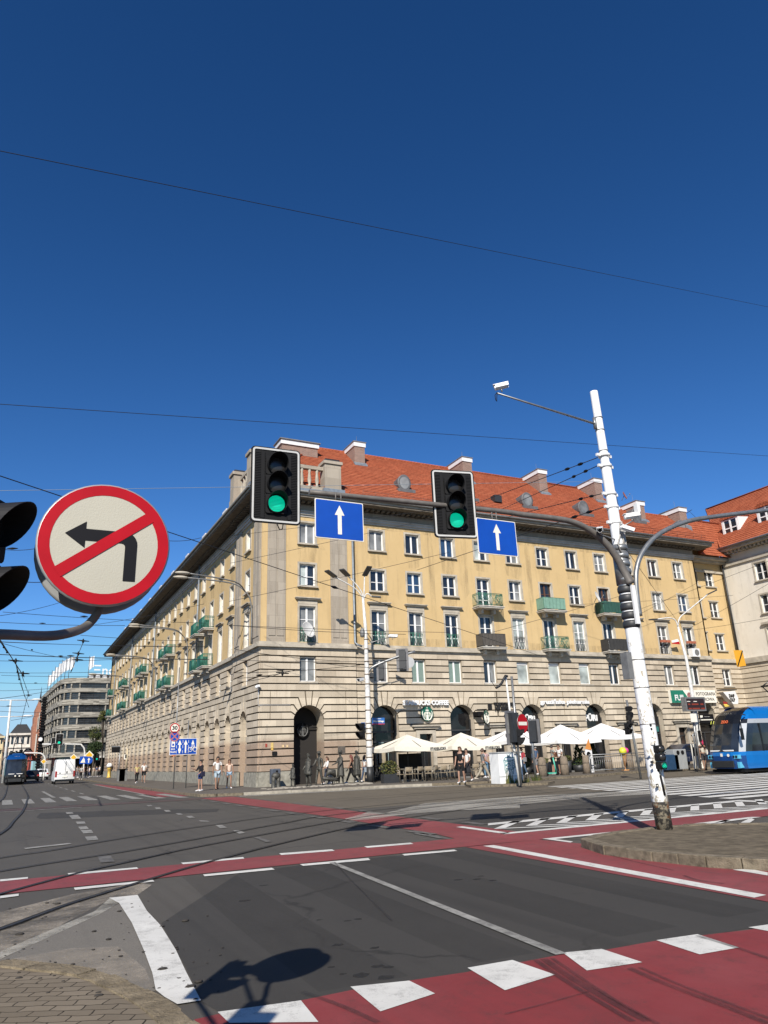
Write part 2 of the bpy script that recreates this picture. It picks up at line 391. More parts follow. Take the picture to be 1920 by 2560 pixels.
KERBW = M('pale_kerb', (.40,.365,.30), .9, var=.3, scale=3, bmp=.3, spec=.2)
ISLE = M('island_paving', (.155,.128,.09), .95, var=.4, scale=5, bmp=.6, bscale=22, spec=.15)
def m_peel():
    m, t, b = _new('peeling_white_pole')
    s = N(t, 'ShaderNodeSeparateXYZ'); t.links.new(pos(t), s.inputs[0])
    n1 = noise(t, mapv(t, pos(t), (1,1,.6)), 9, 8, .75)
    mr = N(t, 'ShaderNodeMapRange', i_1=.6, i_2=5.5, i_3=.03, i_4=-.09); t.links.new(s.outputs[2], mr.inputs[0])
    a = N(t, 'ShaderNodeMath', operation='ADD'); t.links.new(n1, a.inputs[0]); t.links.new(mr.outputs[0], a.inputs[1])
    c = mix(t, ramp(t, a.outputs[0], .53, .575), (.74,.745,.74), (.33,.29,.215))
    c = mix(t, ramp(t, noise(t, pos(t), 2.2, 7, .7), .66, .70), c, (.22,.10,.05))
    lo = N(t, 'ShaderNodeMapRange', i_1=.62, i_2=.63, i_3=1.0, i_4=0.0); t.links.new(s.outputs[2], lo.inputs[0])
    dk = mix(t, ramp(t, noise(t, pos(t), 11, 6, .75), .5, .56), (.045,.042,.038), (.30,.26,.19))
    dk = mix(t, ramp(t, noise(t, pos(t), 4.5, 6, .7), .58, .62), dk, (.22,.095,.04))
    c = mix(t, lo.outputs[0], c, dk)
    t.links.new(c, b.inputs['Base Color']); b.inputs['Roughness'].default_value = .55
    bump(t, b, a.outputs[0], .25, .004); return m
PEEL = m_peel()
BLACK = M('black_plastic', (.011,.011,.012), .65, var=.1, spec=.2)
BLACKM = M('matt_black', (.009,.009,.010), .85, var=0, spec=.15)
CHAR = M('charcoal_metal', (.035,.037,.04), .5, var=.15)
GALV = M('galvanised_steel', (.30,.31,.315), .42, .6, var=.22, scale=9)
GREYP = M('grey_painted_steel', (.22,.22,.215), .55, .2, var=.22, scale=7)
GREYD = M('weathered_grey_arm', (.17,.155,.14), .6, .15, var=.22, scale=8)
WHITEP = M('white_paint', (.74,.745,.745), .45, var=.08)
WHITEPOLE = M('white_lamp_post', (.66,.655,.63), .5, var=.25, scale=5)
PVC = M('white_window_frame', (.80,.80,.79), .4, var=.04)
WOODF = M('brown_window_frame', (.13,.06,.035), .5, var=.2)
def glass(name, col, rough=.04, spec=.8):
    m, t, b = _new(name); b.inputs['Roughness'].default_value = rough; b.inputs['Specular IOR Level'].default_value = spec
    f = ramp(t, noise(t, pos(t), .9, 2), .35, .7); t.links.new(mix(t, f, [c*.6 for c in col], [c*1.5 for c in col]), b.inputs['Base Color'])
    return m
GL = [glass('dark_glass', (.018,.022,.028)), glass('curtained_glass', (.16,.165,.165), .12, .5), glass('blue_glass', (.02,.045,.09)), glass('blind_glass', (.30,.335,.325), .25, .4)]
SHOPGL = glass('shop_glass', (.012,.012,.013), .05, .45)
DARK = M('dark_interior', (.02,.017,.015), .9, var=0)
GREEN = M('green_railing', (.035,.17,.12), .5, var=.2)
GREENP = M('pale_green_panel', (.20,.36,.28), .6, var=.15)
BLUE = M('road_sign_blue', (.004,.075,.46), .45, var=.06, spec=.4)
SIGNW = M('sign_white', (.80,.77,.68), .45, var=.08, scale=9)
SIGNR = M('sign_red', (.47,.006,.016), .45, var=.1, scale=6, spec=.15)
LENSG = M('lit_green_lens', (.0,.35,.22), .3, var=0, emit=(.0,.80,.48), es=.62)
LENSD = M('unlit_lens', (.03,.028,.027), .25, var=0)
ZINC = M('zinc_flashing', (.26,.30,.34), .5, .3, var=.2)
WIRE = M('wire_black', (.012,.013,.016), .6, var=0)
WIREL = M('wire_pale', (.30,.36,.42), .5, var=0)
BRONZE = M('statue_bronze', (.085,.082,.070), .55, .35, var=.45, scale=14, bmp=.6, bscale=35)
CANV = M('cream_canvas', (.72,.68,.58), .85, var=.05, spec=.2)
CANVW = M('white_canvas', (.78,.78,.77), .85, var=.05, spec=.2)
LEAF = [M('leaf_%s' % n, c, .7, var=.3, scale=1.5, spec=.25) for n, c in (('dark', (.028,.05,.018)), ('mid', (.06,.085,.025)), ('yellow', (.13,.125,.035)))]
BARK = M('bark', (.09,.07,.05), .9, var=.3)
# ------------------------------------------------------------------ ground, roads, markings
def flat(name, polys, mat, z, parent=None):
    b = MB()
    for p in polys: b.poly([(q[0], q[1], z) for q in p])
    o = b.build(name, mat); o['kind'] = 'structure'; return o
def px(c, *pts): return [G(*c(x, y)) for x, y in pts]
flat('ground', [[(-900,-900),(900,-900),(900,900),(-900,900)]], ASPH, 0)
lane = px(a5, (955,968), (1100,1230), (1200,1440)) + [(1.55,5.75),(7.6,5.4),(7.72,6.4),(8.0,12.6)] + px(a6, (960,565), (360,625), (0,668))
flat('fresh_asphalt_lane', [lane, [(9.2,16.45),(60,16.6),(60,20.4),(20.6,20.4),(14,19.0),(10.3,17.2)],
     px(a5, (215,342),(238,315),(640,302),(1100,292),(1300,291),(1285,308),(640,335),(240,349))], ASPHN, .0025)
flat('tram_bed', [[(10.2,24.2),(21,24.2),(60,24.5),(60,37.4),(38,37.4),(31,35.9),(27,35.0),(23.6,35.2),(19.2,37.8),(13,38.7),(10.3,38.6)]], BROWNP, .004)
flat('red_path', [[(-8,12.72),(8.3,12.66),(9.4,12.6),(40,12.5),(40,13.9),(10.0,13.95),(10.1,18),(10.2,24),(10.3,38.4),(8.8,38.8),(8.75,31),(8.75,22),(8.55,15.2),(8.35,13.98),(-8,14.25)],
     [(7.75,12.6),(7.55,6.4),(7.3,1),(9.9,1),(9.9,6.2),(9.35,7.6),(9.15,8.4),(9.1,9.4),(9.2,10.6),(9.55,11.5),(9.4,12.6)],
     [(7.5,43),(8.95,42.2),(9.0,60),(8.6,82),(8.0,82)]], RED, .008)
flat('worn_red_path', [[(-9,37.6),(8.6,37.4),(8.8,39.0),(-9,39.2)]], m_paint('worn_red_paint', (.16,.05,.045), (.085,.08,.072), .46, .3), .008)
redbox = px(a6, (0,1483),(350,1434),(660,1370),(1020,1311),(1345,1263)) + px(a7, (0,1232),(215,1200),(430,1160),(700,1130),(1000,1076),(1250,1046),(1550,1011),(1659,988)) + [(9.5,4.9),(9.5,.5),(1.0,.5),(1.38,5.0)] + px(a5, (1150,1545))
flat('red_stop_box', [redbox], REDN, .008)
# white markings
wh = []; wn = []; ft = []
for q in ([(0,712),(165,698),(165,707),(0,724)], [(400,676),(810,640),(820,648),(410,687)], [(1072,613),(1440,579),(1448,588),(1085,622)],
          [(0,811),(110,797),(110,810),(0,825)], [(437,762),(905,715),(915,725),(445,775)], [(1203,683),(1610,643),(1628,654),(1212,694)],
          [(645,822),(815,805),(870,900),(950,985),(1040,1130),(1100,1260),(1190,1435),(1050,1457),(972,1412),(922,1372),(902,1270),(850,1130),(780,970),(705,853)]): wh.append(px(a5, *q))
for q in ([(232,557),(545,533),(562,542),(245,567)], [(735,516),(1010,493),(1028,501),(755,524)], [(355,622),(760,585),(772,597),(375,632)], [(960,562),(1270,535),(1288,543),(975,571)],
          [(1280,400),(1318,396),(1602,435),(1565,441)]): wh.append(px(a6, *q))
for q in ([(322,470),(1000,402),(1005,409),(400,472),(505,487),(490,493)], [(1450,655),(1550,650),(1659,672),(1659,690)], [(1110,392),(1560,340),(1620,341),(1150,402)],
          [(1285,394),(1350,390),(1440,357),(1400,358)], [(1450,398),(1520,396),(1580,356),(1555,346)], [(1600,420),(1659,385),(1659,425)],
          [(0,378),(1490,239),(1500,248),(0,390)], [(70,437),(1659,283),(1659,293),(100,443)], [(1490,239),(1659,247),(1659,255),(1500,248)]): wh.append(px(a7, *q))
for i in range(12):
    x = 9.95+.87*i
    wh.append([(x,14.95),(x+.32,14.95),(x+1.72,16.2),(x+1.40,16.2)]); 
    if i < 11: wh.append([(x+.02,14.935),(x+.33,14.935),(x+2.15,14.08),(x+1.7,14.08)])
blocks = ([(650,2165),(688,2212),(495,2214),(470,2190)], [(757,2135),(884,2122),(940,2150),(822,2189)], [(1010,2094),(1107,2077),(1199,2109),(1091,2143)], [(1216,2061),(1300,2053),(1388,2082),(1268,2100)], [(1418,2034),(1507,2021),(1597,2050),(1512,2065)], [(1617,2006),(1659,2000),(1700,2016),(1690,2020)])
for q in blocks: wh.append([G(x*FV, y*FV) for x, y in q])
wn.append(px(a6, (525,613),(562,610)) + px(a7, (470,1155),(402,1163)))
wh.append(px(a6, (1440,513),(1505,508)) + px(a7, (1650,806),(1578,822)))
for q in ([(388,312),(428,311),(436,319),(396,321)], [(408,330),(460,327),(482,350),(428,353)], [(449,368),(500,366),(508,379),(458,382)], [(463,398),(512,395),(527,410),(476,415)],
          [(478,418),(540,416),(553,434),(494,438)], [(503,458),(568,452),(583,474),(518,480)], [(868,270),(895,268),(905,274),(878,276)], [(915,283),(945,282),(957,291),(926,293)],
          [(970,299),(1000,298),(1013,307),(984,309)], [(1040,318),(1068,317),(1084,325),(1056,327)], [(1102,335),(1135,333),(1155,344),(1122,347)], [(1178,360),(1228,362),(1243,368),(1190,367)],
          [(1275,388),(1315,387),(1345,404),(1305,407)], [(1380,420),(1420,419),(1455,436),(1415,440)], [(140,524),(410,495),(425,500),(150,531)]): wn.append(px(a5, *q))
for q in ([(578,575),(655,570),(680,606),(596,613)], [(1495,458),(1530,459),(1612,487),(1575,490)]): ft.append(px(a5, *q))
ft.append(px(a6, (1015,437),(1080,435),(1260,473),(1180,468)))
for i in range(-4, 9):
    x = .1+i*1.0; y = 44.0 - max(0, x-3.6)*.8
    wn.append([(x,y),(x+.5,y-.25),(x+.5,y+6.6),(x,y+6.9)])
for i in range(13):
    y = 17.0+i; x = 20.1+.22*(y-17.4); wh.append([(x,y),(x+16,y+.25),(x+16,y+.82),(x+.1,y+.57)])
for i in range(11):
    y = 15.0+i*2.1; ft.append([(8.3,y),(8.55,y),(8.55,y+1.1),(8.3,y+1.1)]); ft.append([(10.3,y+1),(10.55,y+1),(10.55,y+2),(10.3,y+2)])
for i in range(12):
    y = 54+i*7; wn.append([(4.7,y),(4.85,y),(4.85,y+3),(4.7,y+3)])
for i in range(4):
    ft.append([(-4+i*3.2,39.6),(-2.4+i*3.2,39.55),(-2.4+i*3.2,39.85),(-4+i*3.2,39.9)])
wn.append([(7.42,43.2),(7.58,43.2),(8.1,82),(7.92,82)]); wn.append([(2.75,50.8),(2.95,50.8),(2.95,66),(2.75,66)]); wn.append([(-4,36.6),(3.2,36.5),(3.2,36.75),(-4,36.85)])
wh.append([(10.6,38.0),(13.5,37.7),(19.0,36.9),(22.0,35.3),(22.0,35.6),(19.0,37.2),(13.5,37.95),(10.6,38.2)])
flat('road_markings', wh, WHITE, .012); flat('worn_markings', wn, WORN, .0125); flat('faded_markings', ft, FAINT, .013)
# trodden mortar dust beside the rails and white slurry on the crossing
flat('dust', [px(a5, (0,905),(420,800),(820,728),(900,742),(820,800),(640,835),(400,960),(0,1190)), px(a5, (60,1185),(420,1120),(700,1110),(860,1240),(910,1360),(740,1310),(430,1225))], DUST, .006)
flat('old_line', [px(a5, (0,1140),(560,900),(650,822),(705,850),(590,918),(0,1185))], m_dust('worn_off_paint', (.60,.57,.49), .50, .9, 2.0, (1,1,1), .8), .0075)
flat('rough_patch', [px(a5, (0,1185),(600,905),(705,853),(780,970),(850,1130),(902,1270),(922,1372),(860,1370),(745,1325),(560,1255),(240,1215),(0,1198))], ROUGHA, .0035)
def strip(pts, w):
    L_ = [Vector(p) for p in smooth_line(pts, 6)]; out = []
    for i in range(len(L_)-1):
        t = (L_[i+1]-L_[i]).normalized(); n_ = Vector((-t.y, t.x))*w/2; out.append([L_[i]-n_, L_[i+1]-n_, L_[i+1]+n_, L_[i]+n_])
    return out
tm_q = []
for pts, w in (([(280,1195),(430,1300),(620,1420),(860,1564)], .05), ([(330,1190),(490,1300),(690,1420),(950,1564)], .07), ([(380,1185),(560,1310),(760,1440),(1010,1580)], .04), ([(840,1245),(1080,1350),(1400,1470),(1659,1575)], .06), ([(900,1240),(1150,1350),(1480,1475),(1750,1575)], .04), ([(100,1520),(330,1460),(600,1385)], .02), ([(1240,1050),(1500,1130),(1700,1200)], .05), ([(1160,690),(1250,720),(1400,740)], .05), ([(560,520),(800,590),(1100,660)], .04)): tm_q += strip(px(a7, *pts), w)
for pts, w in (([(560,610),(640,700),(760,820),(900,960)], .03), ([(370,1385),(600,1470),(820,1570)], .05)): tm_q += strip(px(a6, *pts), w)
flat('tyre_marks', tm_q, TYRE, .0155)
lw = []
for x, w in ((2.7, .75), (4.0, .6), (5.6, .75), (6.9, .6)): lw += strip([(x-.05, 5.9), (x+.05, 8.5), (x+.3, 12.6)], w)
flat('wheel_track', lw, m_dust('polished_track', (.030,.028,.026), .3, .95, .9, (1.2,.35,1), .22), .0048)
rr_ = random.Random(8); oq = []
for x, y, r in ((580,1098,.05), (715,1278,.07), (815,1225,.05), (865,1290,.06), (800,1115,.04), (640,955,.04), (700,945,.04), (1290,712,.06), (1400,708,.05), (1500,715,.05), (470,950,.03), (540,1230,.03), (610,1270,.03), (880,1230,.04), (1430,690,.04), (140,745,.05), (30,835,.06)):
    c = Vector(G(*a6(x, y))); oq.append([c+Vector((cos(a)*r*1.3, sin(a)*r))*rr_.uniform(.7, 1.15) for a in [2*pi*i/11 for i in range(11)]])
flat('oil_spots', oq, OIL, .0045)
flat('slurry', [px(a6, (620,352),(760,312),(860,318),(1100,258),(1659,218),(1659,288),(1250,302),(1000,322),(820,350),(660,362)), px(a7, (191,218),(700,193),(960,185),(960,206),(560,228),(191,268))], SLURRY, .016)
# tram rails
RAIL = M('rail_steel', (.050,.047,.044), .6, 0, var=.4, scale=3, spec=.25)
rb = MB(); gb = MB()
for ln in ([(-7,11.6),(-3,14.9),(.1,17.7),(1.1,18.4),(2.9,20.1),(5.5,22.0),(8.5,23.8),(16.5,26.2),(26,27.6),(60,27.7)],
           [(-7,9.6),(-3,12.8),(.1,15.4),(1.4,16.3),(2.5,17.0),(4.5,18.6),(7,20.7),(9.5,22.4),(17.7,24.9),(27,26.15),(60,26.25)],
           [(-5,5.6),(-2,9.7),(.1,12.6),(1.4,14.3),(2.3,15.2),(3.4,16.3),(4.9,17.5),(6.5,18.7),(8.5,20.1),(11.8,21.9),(15.7,23.0),(30,24.4),(60,24.4)],
           [(-5,2.8),(-2,7.0),(.1,9.9),(.9,11.1),(1.9,12.3),(3.4,14.0),(5.3,15.85),(7.7,17.9),(9.5,19.0),(12.5,20.5),(16,21.5),(30,22.9),(60,22.95)],
           [(12,29.0),(20,29.4),(60,29.42)], [(12,30.4),(20,30.83),(60,30.85)],
           [(2.3,135),(1.7,64),(1.3,47.2),(.9,36.5),(.5,30),(.1,24.3),(-1.2,16)], [(.86,135),(.3,64),(-.1,47.2),(-.5,36.5),(-.95,30),(-1.4,24.3),(-2.7,16)]):
    p = smooth_line(ln)
    for w0, w1, b_, z in ((-.025, .025, rb, .021), (.025, .055, gb, .0195), (-.045, -.03, gb, .0195)):
        L = []
        for i, q in enumerate(p):
            t = (p[min(i+1, len(p)-1)]-p[max(i-1, 0)]).normalized(); n_ = Vector((-t.y, t.x)); L.append((q+n_*w0, q+n_*w1))
        for i in range(len(L)-1): b_.poly([(*L[i][0], z), (*L[i+1][0], z), (*L[i+1][1], z), (*L[i][1], z)])
tag(rb.build('tram_rails', RAIL), kind='structure'); tag(gb.build('rail_grooves', M('rail_groove_shade', (.026,.025,.024), .9, var=.3, spec=.1)), kind='structure')  # flat dark strips paint the shade of the rail grooves
# raised pavements with kerbs
def raised(name, outline, h, mat, kerb=None, kerbpts=None, kw=.16, kname='kerb', closed=False, z0=0.0, stone=.9):
    if outline: b = MB(); b.poly([(x, y, h) for x, y in outline]); o = b.build(name, mat); o['kind'] = 'structure'
    if kerb:
        k = MB(); pts = [Vector(p) for p in kerbpts]; rr = random.Random(3)
        for i in range(len(pts)-1):
            a, c = pts[i], pts[i+1]; L = (c-a).length; m_ = max(1, int(L/stone)); t = (c-a)/L; nn = Vector((-t.y, t.x))
            for j in range(m_):
                p0 = a+t*(L*j/m_+.006); p1 = a+t*(L*(j+1)/m_-.006); dz = rr.uniform(-.006, .008); dw = rr.uniform(-.012, .012)
                q = [p0-nn*(.02+dw), p1-nn*(.02+dw), p1+nn*kw, p0+nn*kw]
                cc = [(v.x, v.y, z0-.02) for v in q]+[(v.x, v.y, h+.012+dz) for v in q]; s0 = len(k.v); k.v += cc
                for f in ((4,5,6,7),(0,1,5,4),(1,2,6,5),(2,3,7,6),(3,0,4,7)): k.f.append(tuple(s0+e for e in f)); k.m.append(0); k.sm.append(False)
        tag(k.build(kname, kerb, bevel=.012 if stone < .7 else 0), kind='structure')
K1 = [(10.6,190),(9.6,94),(9.3,60),(9.1,43),(9.25,40.6),(9.9,39.7),(11.1,39.3)]
K2 = [(11.1,39.3),(13.5,38.9),(16.2,38.5),(19.2,38.2),(21.0,37.2)]
K3 = [(21.0,37.2),(23.6,35.7),(25.5,35.4),(28.6,36.4),(31.2,36.3),(35.4,37.6),(38.1,37.9),(60,37.9)]
raised('pavement', K1+K2[1:]+K3[1:]+[(60.2,47.6),(13.9,47.6),(14,190)], .12, PAVE, KERB, K1[::-1], stone=2)
for kn, kp, km in (('kerb', K2, KERBW), ('kerb', K3, KERB)): raised(kn, None, .12, PAVE, km, kp[::-1], kw=.22, stone=1.3)
raised('cabinet_island', [(20.6,32.6),(23.9,30.9),(25.2,32.0),(24.8,33.4),(21.4,34.4)], .1, BROWNP, KERB, [(21.4,34.4),(24.8,33.4),(25.2,32.0),(23.9,30.9),(20.6,32.6),(21.4,34.4)][::-1], stone=.8)
ISL = [(9.2,11.1),(9.8,11.45),(10.7,11.62),(11.7,11.7),(12.6,11.4),(13.4,10.6),(14.5,9),(15,7),(12,5.2),(10,6.3),(9.35,7.35),(8.95,8.2),(8.85,9.1),(8.82,10.1)]
raised('traffic_island', ISL, .135, ISLE, KERB, (ISL+[ISL[0]])[::-1], kw=.2, stone=.42, kname='island_kerb')
kc = [G(*a5(x, y), .05) for x, y in ((0,1198),(60,1195),(240,1215),(420,1232),(560,1255),(660,1285),(745,1325),(850,1370),(955,1425),(1050,1495),(1130,1564))]
kc = [(-6, 8.6)]+kc+[(1.42,4.9),(1.5,0)]
raised('near_pavement', kc+[(-6,0)], .05, PAVERS, M('sandy_kerb', (.245,.20,.135), .95, var=.4, scale=7, bmp=.9, bscale=40, spec=.15), kc[::-1], kw=.17, stone=.75, kname='near_kerb')
# ------------------------------------------------------------------ the corner apartment block
YC, XC = 45.94, 13.9
apt = thing('apartment_building', 'long yellow plaster corner apartment block with stone base and red tiled roof', 'building', (XC, YC, 0))
def FR(off=0.0): return lambda u, z, n: (u, YC+off-n, z)
def FL(off=0.0): return lambda u, z, n: (XC+off-n, u, z)
FRm, FRp, FLm, FLp = FR(.15), FR(0), FL(.15), FL(0)
FRr = lambda u, z, n: (u, 47.6-n, z)
FW = lambda u, z, n: (60.2-n, u, z)
def arc(c, zs, r, a0, a1, k):
    return [(c+r*cos(radians(a0+(a1-a0)*i/k)), zs+r*sin(radians(a0+(a1-a0)*i/k))) for i in range(k+1)]
def wall(b, fm, u0, u1, z0, z1, rects, arches=(), depth=.28, mi=0, rmi=None, adepth=.5):
    """wall sheet with real openings and their reveals"""
    rmi = mi if rmi is None else rmi
    H_ = [(a, c, d, e) for a, c, d, e in rects if c > u0 and a < u1]+[(c-r, c+r, d, zs+r) for c, r, d, zs in arches]
    us = sorted({u0, u1}|{min(max(x, u0), u1) for h in H_ for x in h[:2]}); zs_ = sorted({z0, z1}|{min(max(x, z0), z1) for h in H_ for x in h[2:]})
    for i in range(len(zs_)-1):
        run = None; zm = (zs_[i]+zs_[i+1])/2
        for j in range(len(us)-1):
            um = (us[j]+us[j+1])/2
            hole = any(h[0] < um < h[1] and h[2] < zm < h[3] for h in H_)
            if not hole and run is None: run = us[j]
            if run is not None and (hole or j == len(us)-2):
                e = us[j] if hole else us[j+1]
                b.poly([fm(run, zs_[i], 0), fm(e, zs_[i], 0), fm(e, zs_[i+1], 0), fm(run, zs_[i+1], 0)], mi); run = None
    for a, c, d, e in rects:
        if not (c > u0 and a < u1): continue
        for p, q in (((a,d),(a,e)), ((c,d),(c,e)), ((a,e),(c,e)), ((a,d),(c,d))):
            b.poly([fm(*p, 0), fm(*q, 0), fm(*q, -depth), fm(*p, -depth)], rmi)
    for c, r, d, zs in arches:
        for s_ in (1, -1):
            A = [(c+s_*(u-c), z) for u, z in arc(c, zs, r, 0, 90, 8)]
            for k in range(8): b.poly([fm(c+s_*r, zs+r, 0), fm(*A[k], 0), fm(*A[k+1], 0)], mi)
        ring = [(c+r, d)]+arc(c, zs, r, 0, 180, 16)+[(c-r, d)]
        for p, q in zip(ring, ring[1:]): b.poly([fm(*p, 0), fm(*q, 0), fm(*q, -adepth), fm(*p, -adepth)], rmi, True)
def inset(poly, g):
    out = []; n = len(poly); ar = sum(poly[i][0]*poly[(i+1) % n][1]-poly[(i+1) % n][0]*poly[i][1] for i in range(n)); sg = 1 if ar > 0 else -1
    for i in range(n):
        p0, p1, p2 = Vector(poly[i-1]), Vector(poly[i]), Vector(poly[(i+1) % n])
        d1 = (p1-p0); d2 = (p2-p1)
        if d1.length < 1e-5 or d2.length < 1e-5: out.append(tuple(p1)); continue
        d1.normalize(); d2.normalize(); n1 = Vector((-d1.y, d1.x))*sg; n2 = Vector((-d2.y, d2.x))*sg; bs = n1+n2
        if bs.length < .3: out.append(tuple(p1+n1*g)); continue
        bs.normalize(); out.append(tuple(p1+bs*min(g/max(.35, bs.dot(n1)), 2.2*g)))
    return out
ZK = [.97+.4406*k for k in range(18)]           # course lines
AR = [(7, None, 11), (8, 1.2, 27), (9, 1.04, 43), (10, .73, 62), (11, .26, 81)]
GR, TK = .042, .085
def blocks(b, fm, u0, u1, rects, arches, half):
    """rusticated courses standing proud of the wall, grooves between, voussoirs round the arches"""
    for k in range(17):
        za, zb = ZK[k], ZK[k+1]
        if 7 <= k <= 10 and arches:
            j = k-7; edge = [u0]
            for c, r, d, zs in arches:
                sc = r/1.03
                for s_ in (1, -1):
                    lim = min(u1, c+half) if s_ == 1 else max(u0, c-half)
                    if abs(lim-c) < .3: continue
                    a0, a1 = AR[j][2], AR[j+1][2]
                    p = [(lim, za), (lim, zb)]
                    if AR[j+1][1]: p.append((c+s_*AR[j+1][1]*sc, zb))
                    p += [(c+s_*(u-c), z) for u, z in reversed(arc(c, zs, r, a0, a1, 3))]
                    if AR[j][1]: p.append((c+s_*AR[j][1]*sc, za))
                    b.prism(inset(p, GR), .0, TK, fm)
                if k == 10:
                    p = [(c-.26*sc, ZK[11]), (c+.26*sc, ZK[11])]+arc(c, zs, r, 81, 99, 3)
                    b.prism(inset(p, GR), .0, TK+.02, fm)
            # stretches between two arch fields
            cov = sorted((max(u0, c-half), min(u1, c+half)) for c, *_ in arches); x = u0
            for a, c in cov+[(u1, u1)]:
                if a-x > .1: b.box((x, za+GR, 0), (a, zb-GR, TK), fm=fm)
                x = max(x, c)
            continue
        hs = list(rects)+[(c-r, c+r, d, zs+r*.3) for c, r, d, zs in arches]
        cuts = sorted({za+GR, zb-GR}|{h for r_ in hs for h in r_[2:] if za+GR+.02 < h < zb-GR-.02})
        for i in range(len(cuts)-1):
            zm = (cuts[i]+cuts[i+1])/2; x = u0
            for a, c, d, e in sorted(h for h in hs if h[2] < zm < h[3])+[(u1, u1, 0, 0)]:
                if c <= u0 or a > u1+1e-6: continue
                if a-x > .06: b.box((x, cuts[i], 0), (min(a, u1), cuts[i+1], TK), fm=lambda u, z, n: fm(u, z, n))
                x = max(x, c)
def fbox(fm): return lambda x, y, z: fm(x, y, z)
# --- openings
CW = [17.1, 22.47, 25.42, 28.42, 31.42, 34.4, 37.38, 40.35, 43.4, 46.4, 49.45, 52.5]     # window axes, long front
BAL = (31.42, 37.38, 43.4)
ARC = [(22.65,1.0,.12,3.85), (28.73,1.0,.12,3.85), (34.85,1.0,.12,3.85), (40.9,1.0,.12,3.85), (46.97,1.0,.12,3.85), (53.0,1.0,.12,3.85)]
ARP = [(17.15,1.03,.12,3.84)]
DOORS = [25.7, 31.8, 37.85, 43.9, 49.95]
CLw = [53.9+3.17*i for i in range(23)]; CLp = [49.15]
LB = [i for i in range(23) if i % 5 in (2, 3)]
def wr(c, row, w=1.15, bal=False):
    return {2: (c-w/2, c+w/2, 6.4, 8.0), 3: (c-w/2, c+w/2, 8.96, 11.35), 4: (c-w/2, c+w/2, 12.0 if bal else 12.75, 14.25), 5: (c-w/2, c+w/2, 15.72, 17.2)}[row]
base = MB(); up = MB(); trim = MB(); back = MB()
dr = [(d-.5, d+.5, .12, 2.97) for d in DOORS]
# lower walls (stone) and their raised courses
w2 = [wr(c, 2) for c in CW]; w2l = [wr(c, 2, 1.1) for c in CLw]
for fm, a, c, rs, ars, hf in ((FRp, 13.9, 20.55, w2[:1], ARP, 2.6), (FRm, 20.55, 54.7, w2[1:]+dr, ARC, 3.03), (FLp, 45.94, 52.3, [wr(49.15, 2, 1.1)], [(49.4,.8,.12,3.95)], 2.2),
                         (FLm, 52.3, 128, w2l, [(x, .78, .97, 3.95) for x in CLw], 1.585)):
    ad = 3.2 if fm is FRp else (.55 if fm is FRm else .62)
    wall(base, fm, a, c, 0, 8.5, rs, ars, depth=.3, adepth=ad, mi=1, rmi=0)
    rs2 = rs if fm is not FRm else w2[1:]+[(d-.78, d+.78, .12, 3.3) for d in DOORS]
    blocks(base, fm, a+(.0 if a < 46 and fm in (FRp, FLp) else .03), c-.03, rs2, ars, hf)
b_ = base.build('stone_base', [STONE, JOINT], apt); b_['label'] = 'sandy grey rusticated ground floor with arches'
pl = MB()
for fm, a, c, op in ((FRp, 13.86, 20.6, [(16.12,18.18)]), (FRm, 20.6, 54.7, [(x-1, x+1) for x, *_ in ARC]+[(d-.78, d+.78) for d in DOORS]), (FLp, 45.9, 52.34, [(48.6,50.2)]), (FLm, 52.34, 128, [])):
    x = a
    for p, q in sorted(op)+[(c, c)]:
        pl = MB(); pl.box((x, .0, -.05), (p, .97, .125 if fm is FRm else .16), fm=fm); x = q
        pl.build('plinth', STONE if fm is FRm else PLINTH, apt)
# upper walls (plaster)
def rows(cs, wd=1.15, left=False):
    r = []
    for i, c in enumerate(cs):
        bl = (c in BAL) if not left else (i in LB and len(cs) > 3)
        r += [wr(c, 3, wd), wr(c, 4, wd, bl), wr(c, 5, wd)]
    return r
wall(up, FRp, 13.9, 20.55, 8.5, 18.8, rows(CW[:1]), rmi=1); wall(up, FRm, 20.55, 54.7, 8.5, 18.8, rows(CW[1:]), rmi=1)
wall(up, FLp, 45.94, 52.3, 8.5, 18.8, rows(CLp, 1.1, True), rmi=1); wall(up, FLm, 52.3, 128, 8.5, 18.8, rows(CLw, 1.1, True), rmi=1)
rec = [(57.62,58.78,zz,zz+1.5) for zz in (15.7,12.75,9.7,6.5)]+[(56.35,56.65,15.7,17.25),(56.35,56.65,12.7,14.3),(56.35,56.65,9.7,11.3)]
wall(up, FRr, 54.7, 60.2, 0, 19.2, rec, rmi=1)
up.box((54.55, 46.09, .0), (54.7, 47.6, 18.8)); up.box((20.5, 45.94, 8.5), (20.55, 46.1, 18.8)); up.box((13.9, 52.25, 8.5), (14.06, 52.3, 18.8))
sr_ = random.Random(5)
for fm, cs in ((FRp, CW[:1]), (FRm, CW[1:]), (FLm, CLw[:8])):
    for c in cs:
        for z in (15.58, 12.6): w = sr_.uniform(.55, .85); up.poly([fm(c-w, z, .004), fm(c+w, z, .004), fm(c+w*.8, z-sr_.uniform(.7, 1.3), .004), fm(c-w*.8, z-sr_.uniform(.7, 1.3), .004)], 2)
up.poly([FRm(20.6, 17.6, .004), FRm(54.6, 17.6, .004), FRm(54.6, 17.25, .004), FRm(20.6, 17.3, .004)], 2)
up.poly([FRm(20.6, 9.5, .004), FRm(54.6, 9.4, .004), FRm(54.6, 8.92, .004), FRm(20.6, 8.92, .004)], 2)
for x in (20.75, 26.95, 29.9, 35.9, 41.9, 47.9, 53.9): up.poly([FRm(x-.25, 17.5, .005), FRm(x+.25, 17.5, .005), FRm(x+.2, sr_.uniform(9.5, 13), .005), FRm(x-.2, sr_.uniform(9.5, 13), .005)], 2)
